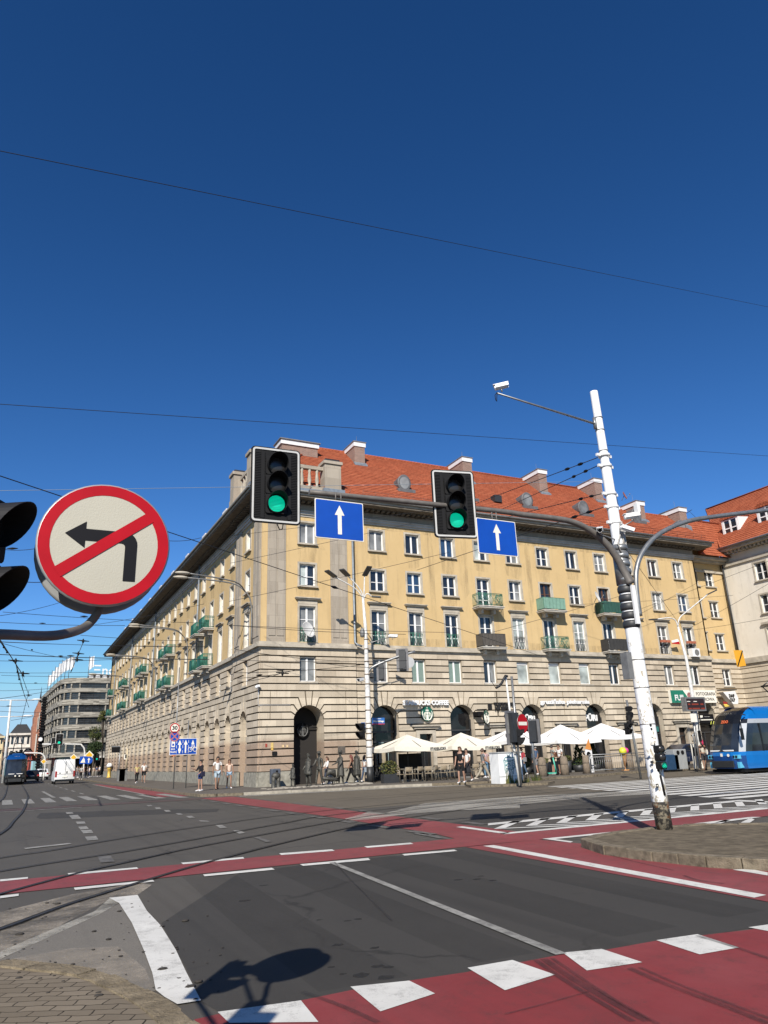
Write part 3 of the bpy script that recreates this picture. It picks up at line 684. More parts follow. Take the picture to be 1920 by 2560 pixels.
u_ = up.build('plaster_wall', [STUCCO, REVEAL, SOOT], apt)
rb_ = MB(); blocks(rb_, FRr, 54.75, 60.2, [r for r in rec if r[2] < 8.5], [], 1); rb_.build('recess_stone', STONE, apt)
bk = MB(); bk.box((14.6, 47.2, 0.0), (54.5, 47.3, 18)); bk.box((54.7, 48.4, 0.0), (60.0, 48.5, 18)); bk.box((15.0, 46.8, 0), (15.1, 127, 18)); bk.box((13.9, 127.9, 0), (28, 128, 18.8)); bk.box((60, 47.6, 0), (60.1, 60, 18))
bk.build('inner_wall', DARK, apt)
# pilasters
pi_ = MB()
for fm, us in ((FRp, ((14.28,15.54),(18.78,20.03))), (FLp, ((46.06,47.64),(50.74,52.2)))):
    for a, c in us:
        pi_.box((a, 8.9, 0), (c, 17.75, .07), fm=fm); w = (c-a-.36)/2
        for q in (a+.12, a+.24+w): pi_.box((q, 9.3, .07), (q+w, 17.5, .11), fm=fm)
pi_.build('pilasters', PILA, apt)
# belt, cornice, surrounds, lintels, door cases
SP = [(FRp, 13.9, 20.55, 0), (FRm, 20.55, 54.7, 0), (FLp, 45.94, 52.3, 0), (FLm, 52.3, 128, 0), (FRr, 54.7, 60.2, 0)]
for fm, a, c, _ in SP:
    e = .0
    trim.box((a-e, 8.42, 0), (c, 8.56, .13), fm=fm); trim.box((a-e, 8.56, 0), (c, 8.72, .30), fm=fm); trim.box((a-e, 8.72, 0), (c, 8.90, .16), fm=fm)
for x0, x1, y0, y1, z0, z1 in ((13.6,13.9,45.64,45.94,8.56,8.72), (13.77,13.9,45.81,45.94,8.42,8.56), (13.74,13.9,45.78,45.94,8.72,8.90)): trim.box((x0, y0, z0), (x1, y1, z1))
for fm, cs, wd in ((FRp, CW[:1], 1.15), (FRm, CW[1:], 1.15), (FLp, CLp, 1.1), (FLm, CLw, 1.1)):
    for i, c in enumerate(cs):
        bl = c in BAL or (len(cs) > 15 and i in LB)
        for row in (4, 5, 3):
            a, d, z0, z1 = wr(c, row, wd, bl); s_ = .13; n_ = .045
            trim.box((a-s_, z0-.02, 0), (a, z1, n_), fm=fm); trim.box((d, z0-.02, 0), (d+s_, z1, n_), fm=fm); trim.box((a-s_, z1, 0), (d+s_, z1+s_, n_), fm=fm)
            if row != 3 and z0 > 12.5: trim.box((a-.16, z0-.13, 0), (d+.16, z0-.021, .17), fm=fm)
            if row == 3 and not (c in BAL):
                trim.box((a-.12, z1+s_, 0), (d+.12, z1+.42, .06), fm=fm); trim.box((a-.28, z1+.42, 0), (d+.28, z1+.50, .2), fm=fm); trim.box((a-.33, z1+.50, 0), (d+.33, z1+.56, .28), fm=fm)
        a, d, z0, z1 = wr(c, 2, wd)
        trim.box((a-.1, z0-.12, 0), (d+.1, z0-.005, .16), fm=fm)
for d in DOORS:
    for s_ in (-1, 1): trim.box((d+s_*.5-(.26 if s_ < 0 else 0), .12, 0), (d+s_*.5+(.26 if s_ > 0 else 0), 3.2, .14), fm=FRm)
    trim.box((d-.5, 2.97, 0), (d+.5, 3.2, .14), fm=FRm); trim.box((d-.95, 3.3, 0), (d+.95, 3.45, .22), fm=FRm); trim.box((d-1.1, 3.45, 0), (d+1.1, 3.55, .34), fm=FRm)
for fm, a, c in ((FRr, 54.7, 60.2),):
    for x0, x1, z0, z1 in rec:
        trim.box((x0-.12, z1, 0), (x1+.12, z1+.12, .05), fm=fm); trim.box((x0-.14, z0-.12, 0), (x1+.14, z0-.01, .16), fm=fm)
trim.build('stone_trim', TRIM, apt)
cor = MB(); den = MB(); sof = MB()
WB = M('white_cornice_band', (.60,.57,.52), .85, var=.2, scale=1.2, bmp=.2, spec=.2)
SOFFIT = M('dark_soffit', (.17,.15,.125), .95, var=.35, scale=3, spec=.1)  # darker tone for the eaves underside and the dentils
for fm, a, c, ext in ((FRp, 13.9, 20.55, 0), (FRm, 20.55, 54.7, 0), (FLp, 45.94, 52.3, 0), (FLm, 52.3, 128, 0)):
    cor.box((a, 17.62, 0), (c, 17.76, .06), fm=fm); cor.box((a, 17.76, 0), (c, 17.95, .16), fm=fm); cor.box((a, 17.95, 0), (c, 18.02, .24), fm=fm)
    cor.box((a, 18.02, 0), (c, 18.5, .05), 1, fm=fm)
    k = a+.1
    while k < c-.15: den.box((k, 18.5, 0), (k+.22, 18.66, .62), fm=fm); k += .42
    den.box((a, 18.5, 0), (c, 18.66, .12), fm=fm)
for x0, x1, y0, y1 in ((12.75, 55.9, 44.8, 46.3), (12.75, 14.3, 46.3, 129)):
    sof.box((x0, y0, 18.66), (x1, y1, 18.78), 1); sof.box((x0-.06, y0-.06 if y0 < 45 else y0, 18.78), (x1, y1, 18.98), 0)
cor.build('cornice', [WB, PILA], apt); den.build('dentils', SOFFIT, apt); sof.build('eaves', [TRIM, SOFFIT], apt)
rc = MB(); rc.box((54.7, 17.0, 0), (60.2, 17.2, .12), fm=FRr); rc.box((54.7, 17.9, 0), (60.2, 18.1, .55), fm=FRr); rc.box((54.7, 18.1, 0), (60.2, 18.35, .95), fm=FRr)
rc.build('recess_cornice', TRIM, apt)
gt = MB(); gt.tube([(12.6, 44.62, 19.0), (56, 44.62, 19.0)], .085, 8); gt.tube([(12.6, 44.62, 19.0), (12.6, 129, 19.0)], .085, 8)
gt.build('gutter', GREYP, apt)
for p in ([(20.42, 45.75, 18.7), (20.42, 45.72, 9.0), (20.5, 45.55, 8.85), (20.85, 45.55, 8.72)],):
    d_ = MB(); d_.tube(p, .075, 8); d_.build('downpipe', ZINC, apt)
for yy in (64.8, 87.0, 105.0, 122):
    d_ = MB(); d_.tube([(13.85, yy, 18.6), (13.85, yy, 9.0)], .075, 6); d_.build('downpipe', ZINC, apt)
# roof
rf = MB(); E0, R0, RZ, EZ = 44.75, 53.0, 26.2, 19.0
def courses(b, A, B, C, D, step=.27, lip=.03):
    """tile courses between eave A-B and ridge D-C; each course laps over the one below"""
    A, B, C, D = map(Vector, (A, B, C, D)); nn = (B-A).cross(D-A).normalized(); nn = nn if nn.z > 0 else -nn
    n = max(2, int(((D-A).length+(C-B).length)/2/(step*1.39)))
    for i in range(n):
        t0, t1 = i/n, (i+1)/n; p0, q0, p1, q1 = A.lerp(D, t0), B.lerp(C, t0), A.lerp(D, t1), B.lerp(C, t1)
        b.poly([p0+nn*lip, q0+nn*lip, q1, p1]); b.poly([p0, q0, q0+nn*lip, p0+nn*lip])
courses(rf, (12.7,E0,EZ), (50.2,E0,EZ), (50.2,R0,RZ), (20.3,R0,RZ))
courses(rf, (50.2,E0,EZ), (56,E0,EZ), (56,49.1,22.8), (50.2,49.1,22.8))
courses(rf, (56,46.3,18.36), (60.6,46.3,18.36), (62.9,49.1,22.8), (56,49.1,22.8))
courses(rf, (12.7,129,EZ), (12.7,E0,EZ), (20.3,R0,RZ), (20.3,121,RZ))
for q in ([(20.3,R0,RZ),(50.2,R0,RZ),(50.2,61,EZ),(28.5,61,EZ)], [(50.2,49.1,22.8),(64,49.1,22.8),(66,53,19),(50.2,53,19)], [(56,E0,EZ),(56,46.3,18.36),(56,49.1,22.8)],
          [(20.3,R0,RZ),(28.5,61,EZ),(28.5,129,EZ),(20.3,121,RZ)], [(12.7,129,EZ),(20.3,121,RZ),(28.5,129,EZ)]): rf.poly(q)
roof = rf.build('roof', ROOF, apt)
rt = MB(); rt.tube([(20.3, R0, RZ+.02), (50.3, R0, RZ+.02)], .13, 6); rt.tube([(12.9, E0+.2, EZ+.2), (20.3, R0, RZ+.02)], .13, 6)
rt.build('ridge_tiles', ROOF, roof); rt = MB(); rt.poly([(50.25, 49.1, 22.8), (50.25, 53, 26.2), (50.25, 53, 19), (50.25, 49.1, 19)]); rt.build('gable_wall', STUCCO, roof); rt = MB(); rt.tube([(50.2, 49.1, 22.82), (63.5, 49.1, 22.82)], .12, 6); rt.build('ridge_tiles', ROOF, roof)
sg = MB(); k = 14.0
while k < 55.5:
    sg.tube([(k, 45.1, 19.35), (k, 44.9, 19.75)], .02, 4); k += 1.0
for z_ in (19.55, 19.72): sg.tube([(21, 44.98 if z_ < 19.6 else 44.9, z_), (55.5, 44.98 if z_ < 19.6 else 44.9, z_)], .014, 4)
sg.build('snow_guard', M('snow_guard_metal', (.30,.12,.08), .6, var=.2), roof)
def slope_z(y): return EZ+(y-E0)/(R0-E0)*(RZ-EZ)
for i, (x, y0) in enumerate(((23.62, 51.0), (33.85, 50.6), (42.1, 50.6), (48.8, 50.6), (50.75, 47.6), (56.2, 47.6))):
    w = .47; y1 = y0+2.6; zt = 26.02 if i < 4 else 22.95
    c = MB(); c.box((x-w, y0, slope_z(y0)-.3), (x+w, y1, zt)); ch = c.build('chimney', BRICK, roof)
    c = MB(); c.box((x-w-.07, y0-.07, zt), (x+w+.07, y1+.07, zt+.38)); c.box((x-w-.12, y0-.12, zt+.38), (x+w+.12, y1+.12, zt+.45), 1)
    c.build('chimney_cap', [WHITEP, GREYP], roof)
    c = MB(); c.prism([(x-w-.1, slope_z(y0)-.28), (x+w+.1, slope_z(y0)-.28), (x+w+.1, slope_z(y0)+.16), (x-w-.1, slope_z(y0)+.16)], .0, .28, lambda u, z, n: (u, y0-n, z-n*.85)); c.build('chimney_flashing', ZINC, roof)
    c = MB(); c.tube([(x+.2, y0+1, zt+.4), (x+.2, y0+1, zt+1.4)], .012, 4); c.build('lightning_rod', GREYP, roof)
c = MB(); c.box((16.9, 51.0, 24), (19.9, 52.4, 25.25)); c.build('chimney', BRICK, roof); c = MB(); c.box((16.8, 50.9, 25.25), (20.0, 52.5, 25.62)); c.box((16.7,50.8,25.62),(20.1,52.6,25.7), 1); c.build('chimney_cap', [WHITEP, GREYP], roof)
for i in range(9):
    y = 58.5+i*7.6; c = MB(); c.box((14.6, y, 20.2), (15.7, y+1.1, 21.6)); c.build('chimney', BRICK, roof); c = MB(); c.box((14.5, y-.1, 21.6), (15.8, y+1.2, 21.95)); c.build('chimney_cap', WHITEP, roof)
for x in (25.63, 31.5, 37.39, 43.49, 49.69, 55.3):                       # bull's-eye dormers
    c = MB(); y = 47.2; z = 21.75 if x < 55 else 21.2
    c.rings([[(x+r*cos(t)*.82, yy, z+r*sin(t)) for t in [2*pi*k/16 for k in range(16)]] for r, yy in ((.62, y), (.70, y), (.70, y+.12), (.55, y+1.6), (.3, y+2.2))], True, 0)
    c.box((x-.75, y-.35, z-.95), (x+.75, y+.5, z-.62)); dm = c.build('dormer', M('dormer_lead', (.15,.15,.155), .6, .2, var=.25), roof)
    c = MB(); c.rings([[(x+.5*cos(t)*.82, yy, z+.5*sin(t)) for t in [2*pi*k/16 for k in range(16)]] for yy in (y-.02, y+.02)], True); c.build('dormer_glass', GL[1], roof)
c = MB(); c.box((33.9, 47.0, 21.15), (34.6, 47.6, 21.75)); c.build('roof_hatch', CHAR, roof)
# attic balustrade over the corner
at = MB(); bl = MB(); fl = MB()
for x, y in ((18.65, 45.3), (13.3, 45.3), (13.3, 49.6)):
    at.box((x-.62, y-.45, 19.3), (x+.62, y+.45, 21.4)); at.box((x-.72, y-.55, 21.4), (x+.72, y+.55, 21.62)); at.box((x-.66, y-.5, 19.1), (x+.66, y+.5, 19.55)); at.box((x-.55, y-.4, 21.62), (x+.55, y+.4, 21.8), 1)
at.box((13.9, 45.15, 20.95), (18.05, 45.45, 21.2)); at.box((13.15, 45.75, 20.95), (13.45, 49.1, 21.2)); at.box((13.9, 45.1, 19.2), (18.05, 45.5, 19.65)); at.box((13.1, 45.75, 19.2), (13.5, 49.1, 19.65))
attic = at.build('attic_parapet', [PILA, CHAR], apt)
for i in range(7):
    bl.lathe([(.13,0),(.13,.1),(.07,.18),(.15,.5),(.08,1.05),(.12,1.2),(.12,1.3)], (14.25+i*.56, 45.3, 19.65), 8)
bl.build('balustrade', TRIM, attic); bl = MB()
for i in range(6): bl.lathe([(.13,0),(.13,.1),(.07,.18),(.15,.5),(.08,1.05),(.12,1.2),(.12,1.3)], (13.3, 46.1+i*.6, 19.65), 8)
bl.build('balustrade', TRIM, attic)
fl.box((12.6, 44.55, 18.99), (20.4, 45.2, 19.22)); fl.box((17.9, 44.7, 19.22), (19.5, 45.0, 19.5)); fl.build('flashing', ZINC, attic)
# --- windows: shared shapes, one object each
def win_mesh(w, h, kind):
    """local: x across, y into the wall, z up; frame and panes"""
    f = MB(); g = MB(); t = .07
    f.box((-w/2, -.02, 0), (-w/2+t, .06, h)); f.box((w/2-t, -.02, 0), (w/2, .06, h)); f.box((-w/2+t, -.02, 0), (w/2-t, .06, t)); f.box((-w/2+t, -.02, h-t), (w/2-t, .06, h))
    if kind != 'blind': f.box((-.065, -.035, t), (.065, .05, h-t))
    if kind in ('trans', 'french'):
        zt = h*.42 if kind == 'trans' else h*.62
        f.box((-w/2+t, -.025, zt), (-.065, .045, zt+.045)); f.box((.065, -.025, zt), (w/2-t, .045, zt+.045))
    if kind == 'french': f.box((-w/2+t, -.02, h*.26), (-.065, .05, h*.26+.06)); f.box((.065, -.02, h*.26), (w/2-t, .05, h*.26+.06))
    if kind == 'blind': f.box((-w/2+t, -.03, h-.22), (w/2-t, .05, h-t))
    return f, g
WCACHE = {}
def window(fmk, u, z0, w, h, kind, gl, frame=None, n=-.2, parent=None):
    key = (round(w, 2), round(h, 2), kind)
    frame = frame or PVC
    k2_ = key+(frame.name,)
    if k2_ not in WCACHE:
        f, g = win_mesh(w, h, kind); tmp = f.build('window', frame, base=(0,0,0), bevel=0); WCACHE[k2_] = tmp.data; bpy.data.objects.remove(tmp)
    for hi in range(2):
        k3 = key+('g', gl[hi].name, hi)
        if k3 not in WCACHE:
            g = MB(); a, c = ((-w/2+.05, 0) if hi == 0 else (0, w/2-.05)); g.poly([(a, .015, .05), (c, .015, .05), (c, .015, h-.05), (a, .015, h-.05)])
            tmp = g.build('pane', gl[hi], base=(0,0,0)); WCACHE[k3] = tmp.data; bpy.data.objects.remove(tmp)
    par = parent or apt
    o = bpy.data.objects.new('window', WCACHE[k2_]); COL.objects.link(o); o.parent = par
    if fmk == 'R': p = (u, YC+(.15 if u > 20.6 else 0)-n, z0); rz = 0
    elif fmk == 'rec': p = (u, 47.6-n, z0); rz = 0
    elif fmk == 'W': p = (60.2-n, u, z0); rz = -pi/2
    else: p = (XC+(.15 if u > 52.3 else 0)-n, u, z0); rz = -pi/2
    o.location = Vector(p)-OFF[par.name]; o.rotation_euler = (0, 0, rz)
    for hi in range(2):
        q = bpy.data.objects.new('pane', WCACHE[key+('g', gl[hi].name, hi)]); COL.objects.link(q); q.parent = o
    return o
wr_ = random.Random(11)
def gl_pick():
    r = wr_.random()
    return [GL[0], GL[0]] if r < .4 else [GL[1], GL[1]] if r < .58 else [GL[0], GL[1]] if r < .75 else [GL[2], GL[2]] if r < .88 else [GL[3], GL[0]]
nw = 0
for i, c in enumerate(CW):
    for row in (2, 3, 4, 5):
        a, d, z0, z1 = wr(c, row, 1.15, c in BAL)
        kind = {2: 'plain', 3: 'french', 4: 'trans', 5: 'plain'}[row]
        if row == 2 and i in (5, 6, 7): kind, gl = 'blind', [GL[3], GL[3]]
        elif row == 2 and i in (2, 3): gl = [M('green_blind', (.20,.28,.25), .6, var=.05)]*2
        elif row == 4 and c in BAL: kind, gl = 'french', [GL[0], GL[0]]
        else: gl = gl_pick()
        if i in (6, 8, 9, 11) and row in (3, 5): kind = 'trans'
        if row == 3 and i in (5, 7): gl = [GL[3], GL[3]]
        window('R', c, z0, 1.15, z1-z0, kind, gl, WOODF if (row == 4 and c in BAL[1:]) else None); nw += 1
for z0 in (15.7, 12.75, 9.7, 6.5): window('rec', 58.2, z0, 1.16, 1.5, 'trans', gl_pick()); nw += 1
for i, c in enumerate(CLp+CLw):
    for row in (2, 3, 4, 5):
        if nw >= 98: continue
        a, d, z0, z1 = wr(c, row, 1.1, i > 0 and (i-1) in LB)
        window('L', c, z0, 1.1, z1-z0, {2: 'plain', 3: 'french', 4: 'trans', 5: 'plain'}[row], gl_pick()); nw += 1
        last = (i, row)
far = MB()
for i, c in enumerate(CLp+CLw):
    for row in (2, 3, 4, 5):
        if (i, row) <= last: continue
        a, d, z0, z1 = wr(c, row, 1.1, i > 0 and (i-1) in LB)
        far.box((a, z0, -.27), (d, z1, -.22), 1, fm=FLm)
        for q in (a, c-.05, d-.1): far.box((q, z0, -.22), (q+.1, z1, -.17), 0, fm=FLm)
        for q in (z0, z1-.08): far.box((a+.1, q, -.22), (d-.1, q+.08, -.17), 0, fm=FLm)
f_ = far.build('distant_windows', [PVC, GL[0]], apt); f_['kind'] = 'stuff'
# niche backs of the left front, dark passage and shop fronts
for x in CLw:
    nb = MB(); nb.prism([(x+.79, .9)]+arc(x, 3.95, .79, 0, 180, 12)+[(x-.79, .9)], -.64, -.60, FLm); nb.build('blind_niche', STONE, apt)
nb = MB(); nb.prism([(49.4+.81, .1)]+arc(49.4, 3.95, .81, 0, 180, 12)+[(49.4-.81, .1)], -.64, -.60, FLp)
nb.build('blind_niche', STONE, apt)
ps = MB(); ps.box((15.9, 49.1, 0), (18.4, 49.2, 5)); ps.build('passage_shade', M('passage_dark', (.035,.026,.02), .6, var=.3, scale=2), apt)  # dark sheet closing the open passage, painting the shade of its depth
for i, (x, r, d, zs) in enumerate(ARC):
    g = MB(); g.prism([(x+r, .12)]+arc(x, zs, r, 0, 180, 16)+[(x-r, .12)], -.56, -.54, FRm); sh = g.build('shop_window', SHOPGL, apt)
    f = MB(); f.box((x-r, 3.12, -.54), (x+r, 3.24, -.44), fm=FRm); f.box((x-r, .12, -.54), (x-r+.09, 3.9, -.44), fm=FRm); f.box((x+r-.09, .12, -.54), (x+r, 3.9, -.44), fm=FRm); f.box((x-r+.09, .12, -.54), (x+r-.09, .55, -.44), fm=FRm); f.box((x-r+.09, 2.5, -.54), (x+r-.09, 2.58, -.45), fm=FRm); f.box((x-.04, .55, -.54), (x+.04, 2.5, -.45), fm=FRm)
    f.build('frame', CHAR, sh)
for i, d in enumerate(DOORS):
    g = MB(); g.box((d-.5, .12, -.34), (d+.5, 2.97, -.3), fm=FRm); dd = g.build('door', M('shop_door_brown', (.055,.035,.025), .5, var=.25) if i == 4 else SHOPGL, apt)
    f = MB(); f.box((d-.5, .12, -.3), (d-.42, 2.97, -.24), fm=FRm); f.box((d+.42, .12, -.3), (d+.5, 2.97, -.24), fm=FRm); f.box((d-.42, 2.3, -.3), (d+.42, 2.38, -.24), fm=FRm); f.box((d-.03, .12, -.3), (d+.03, 2.3, -.25), fm=FRm); f.build('door_frame', CHAR, dd)
# balconies
SCR = M('green_screen', (.012,.105,.075), .6, var=.2, scale=6)
def balcony(fm, c, z, w, proj, mat, cloth=None, bn='balcony'):
    b = MB(); b.box((c-w/2, z-.16, 0), (c+w/2, z-.02, proj), fm=fm); b.box((c-w/2-.05, z-.06, 0), (c+w/2+.05, z, proj+.05), fm=fm)
    for s_ in (-1, 1): b.prism([(c+s_*.55-.1, z-.16), (c+s_*.55+.1, z-.16), (c+s_*.55+.1, z-.5), (c+s_*.55-.1, z-.5)], 0, proj*.5, fm)
    o = b.build(bn, M('balcony_slab', (.56,.53,.47), .85, var=.2, scale=3), apt)
    r = MB(); p = proj-.05; a, d = c-w/2+.05, c+w/2-.05; zt = z+.95
    def bar(p0, p1, rr): r.tube([fm(*p0), fm(*p1)], rr, 4)
    for zz in (zt, zt-.1, z+.1):
        bar((a, zz, .02), (a, zz, p), .024); bar((a, zz, p), (d, zz, p), .024); bar((d, zz, p), (d, zz, .02), .024)
    k = int(w/.13)
    for i in range(k+1):
        x = a+(d-a)*i/k; bar((x, z, p), (x, zt, p), .017 if i % 4 else .024)
    for i in range(6):
        for x in (a, d): bar((x, z, p*i/6+.03), (x, zt, p*i/6+.03), .017)
    for i in range(4):
        x0 = a+(d-a)*i/4; x1 = a+(d-a)*(i+1)/4; bar((x0, z+.1, p), (x1, zt-.1, p), .016); bar((x1, z+.1, p), (x0, zt-.1, p), .016)
    r.build('railing', mat, o)
    if cloth:
        q = MB(); k = 18
        for i in range(k//2, k) if cloth is SCR else range(k):
            x0 = a+(d-a)*i/k; x1 = a+(d-a)*(i+1)/k; d0 = p+.03+.012*sin(i*2.1); d1 = p+.03+.012*sin((i+1)*2.1)
            q.poly([fm(x0, z+.08, d0), fm(x1, z+.08, d1), fm(x1, zt-.02, d1), fm(x0, zt-.02, d0)], sm=True)
        for x in ((d+.02,) if cloth is SCR else (a-.02, d+.02)): q.poly([fm(x, z+.08, .02), fm(x, z+.08, p), fm(x, zt-.02, p), fm(x, zt-.02, .02)])
        q.build('balcony_screen', cloth, o)
    return o
balcony(FRm, BAL[0], 11.98, 2.2, .95, GREEN); balcony(FRm, BAL[1], 11.98, 2.2, .95, GREEN, GREENP); balcony(FRm, BAL[2], 11.98, 2.2, .95, GREEN, M('dark_green_screen', (.02,.085,.065), .7, var=.15))
balcony(FRm, BAL[0], 8.95, 2.1, .95, CHAR, M('grey_brown_cloth', (.085,.075,.065), .9, var=.2, scale=9)); balcony(FRm, BAL[1], 8.95, 2.1, .95, GREEN); balcony(FRm, BAL[2], 8.95, 2.1, .95, CHAR, M('black_cloth', (.035,.035,.035), .9, var=.2))
for i in LB:
    for z in (11.98, 8.95): balcony(FLm, CLw[i], z, 1.95, .85, GREEN, SCR)
jr = []
for fm, cs in ((FRp, CW[:1]), (FRm, [c for c in CW[1:] if c not in BAL])):
    for c in cs:
        r = MB(); a, d = c-.53, c+.53; n_ = -.06
        for zz in (9.0, 9.82, 9.9): r.tube([fm(a, zz, n_), fm(d, zz, n_)], .02, 4)
        for i in range(4):
            x0 = a+(d-a)*i/4; x1 = a+(d-a)*(i+1)/4; r.tube([fm(x0, 9.0, n_), fm(x1, 9.82, n_)], .016, 4); r.tube([fm(x1, 9.0, n_), fm(x0, 9.82, n_)], .016, 4); r.tube([fm(x0, 9, n_), fm(x0, 9.9, n_)], .018, 4)
        r.build('window_railing', GREEN if c < 30 else CHAR, apt)
# pots on the two right-hand sills
for c in (49.45, 52.5):
    f = MB()
    for s_ in (-.28, .28): f.box((c+s_-.22, 45.82, 9.92), (c+s_+.22, 46.02, 10.12))
    f.build('flower_box', M('terracotta', (.42,.13,.07), .8, var=.15), apt)
# ------------------------------------------------------------------ pale wing at the right
wing = thing('pale_house', 'pale plaster house with red roof dormers at the right edge', 'building', (60.2, 42, 0))
b = MB(); ww = [(c-.62, c+.62, z, z+1.62) for c in (43.5, 40.3, 37.1) for z in (15.62, 12.65)]+[(c-.62, c+.62, 8.96, 11.3) for c in (43.5, 40.3, 37.1)]
wall(b, FW, 30, 47.6, 8.5, 18.7, ww); b.build('plaster_wall', PALE, wing)
b = MB(); wall(b, FW, 30, 47.6, 0, 8.5, [(c-.62, c+.62, 6.4, 8.0) for c in (43.5, 40.3, 37.1)]); blocks(b, FW, 30, 47.5, [(c-.62, c+.62, 6.4, 8.0) for c in (43.5, 40.3, 37.1)], [], 1); b.build('stone_base', STONE, wing)
b = MB(); b.box((30, 8.42, 0), (47.4, 8.9, .26), fm=FW); b.box((30, 17.6, 0), (47.4, 17.95, .16), fm=FW); b.box((30, 18.9, 0), (47.0, 19.2, .95), fm=FW)
k = 30.1
while k < 47: b.box((k, 18.66, 0), (k+.22, 18.9, .6), fm=FW); k += .42
for a, c, z0, z1 in ww:
    b.box((a-.16, z0-.13, 0), (c+.16, z0-.02, .17), fm=FW); b.box((a-.14, z0, 0), (a, z1, .05), fm=FW); b.box((c, z0, 0), (c+.14, z1, .05), fm=FW); b.box((a-.14, z1, 0), (c+.14, z1+.14, .05), fm=FW)
    if z0 < 9: b.box((a-.3, z1+.3, 0), (c+.3, z1+.5, .25), fm=FW)
b.build('stone_trim', TRIM, wing)
b = MB(); b.box((60.9, 30, 0), (61, 47.5, 18.6)); b.build('inner_wall', DARK, wing)
for a, c, z0, z1 in ww+[(c-.62, c+.62, 6.4, 8.0) for c in (43.5, 40.3, 37.1)]: window('W', (a+c)/2, z0, 1.24, z1-z0, 'french' if z0 < 9 and z0 > 8 else 'trans', [GL[0], GL[0]], parent=wing)
b = MB(); courses(b, (59.15, 29, 19.25), (59.15, 46.5, 19.25), (66.3, 53, 26.0), (66.3, 29, 26.0)); b.poly([(66.3, 29, 26), (66.3, 53, 26), (73, 53, 19.2), (73, 29, 19.2)]); b.poly([(59.15,29,19.25),(66.3,29,26),(73,29,19.2)])
wr2 = b.build('roof', ROOF, wing)
b = MB(); b.tube([(66.3, 29, 26.02), (66.3, 53, 26.02)], .13, 6); b.tube([(59.2, 46.5, 19.3), (66.3, 53, 26.02)], .1, 6); b.build('ridge_tiles', ROOF, wr2)
b = MB(); b.tube([(59.1, 47, 19.2), (59.1, 29, 19.2)], .1, 8); b.build('gutter', ZINC, wing)
b = MB(); b.tube([(60.05, 47.35, 19), (60.05, 47.35, 8.9)], .09, 6); b.build('downpipe', CHAR, wing)
for y in (46.35, 42.4, 38.6):
    b = MB(); z0, z1 = 20.4, 22.4; x0 = 61.0
    for s_ in (-.9, .9):
        b = MB(); b.prism([(x0, z0), (x0, z1), (x0+3.0, z1+.35)], y+s_-.06, y+s_+.06, lambda u, z, n: (u, n, z)); b.build('dormer_cheek', PVC, wr2)
    b = MB(); b.box((x0+.05, y-.84, z0), (x0+.1, y+.84, z1)); b.build('dormer_glass', GL[0], wr2)
    b = MB()
    for q in (-.84, -.08, .68): b.box((x0-.02, y+q, z0), (x0+.05, y+q+.16, z1))
    for q in (z0, z0+1.0, z1-.16): b.box((x0-.01, y-.68, q), (x0+.04, y+.68, q+.1))
    b.build('dormer_frame', PVC, wr2)
    b = MB(); b.rings([[(x0-.15, y+1.05*cos(t), z1+.42*sin(t)) for t in [pi*i/8 for i in range(9)]], [(x0+3.2, y+1.05*cos(t), z1+.3+.42*sin(t)) for t in [pi*i/8 for i in range(9)]]], True); b.build('dormer_roof', ROOF, wr2)

# ------------------------------------------------------------------ far end of the left street
def loop_ribbon(b, plan, z0, z1, out, mi=0):
    L = [Vector(p) for p in plan]; R_ = []
    for i, p in enumerate(L):
        t = (L[min(i+1, len(L)-1)]-L[max(i-1, 0)]).normalized(); R_.append(p+Vector((-t.y, t.x))*-out)
    for i in range(len(L)-1):
        b.poly([(*R_[i], z0), (*R_[i+1], z0), (*R_[i+1], z1), (*R_[i], z1)], mi)
        b.poly([(*L[i], z1), (*L[i+1], z1), (*R_[i+1], z1), (*R_[i], z1)], mi); b.poly([(*L[i], z0), (*L[i+1], z0), (*R_[i+1], z0), (*R_[i], z0)], mi)
off_plan = [(7.6, 255), (8.4, 235), (9.2, 215), (9.9, 200), (10.3, 195), (11.0, 192), (12.2, 190.4), (14, 190), (20, 190), (28, 190), (40, 190), (52, 190)]
OFB = m_brick('striped_office_brick', (.38,.355,.30), (.075,.068,.055), (.22,.20,.165), 1.3, .24)
DKF = M('dark_bronze_frame', (.035,.033,.03), .5, var=.2)
off_ = thing('office_building', 'striped brick office block with rounded corner and dark window bands', 'building', (12, 195, 0))
g = MB()
for i in range(len(off_plan)-1): g.poly([(*off_plan[i], 0), (*off_plan[i+1], 0), (*off_plan[i+1], 21.4), (*off_plan[i], 21.4)])
g.poly([(x, y, 21.4) for x, y in off_plan]+[(52, 255, 21.4)]); g.build('glazing', glass('office_glass', (.03,.035,.04), .08, .6), off_)
bb = MB()
ZB = [(20.5, 21.7), (18.4, 19.35), (15.5, 16.75), (12.7, 13.85), (9.85, 11.1), (7.0, 8.1), (4.05, 5.0)]
for z0, z1 in ZB: loop_ribbon(bb, off_plan, z0, z1, .45)
bb.build('brick_bands', OFB, off_)
fr = MB()
for i in range(len(off_plan)-1):
    a, c = Vector(off_plan[i]), Vector(off_plan[i+1]); L = (c-a).length; n_ = max(1, int(L/1.25))
    for j in range(n_):
        p = a+(c-a)*(j/n_); t = (c-a).normalized(); o = Vector((t.y, -t.x)); big = (j % 4 == 0)
        w = .22 if big else .045
        for k in range(len(ZB)-1):
            z0, z1 = ZB[k+1][1], ZB[k][0]; q = p+o*(.12 if big else .06)
            fr.tube([(q.x, q.y, z0), (q.x, q.y, z1)], w, 4, 1 if big else 0, cap=False)
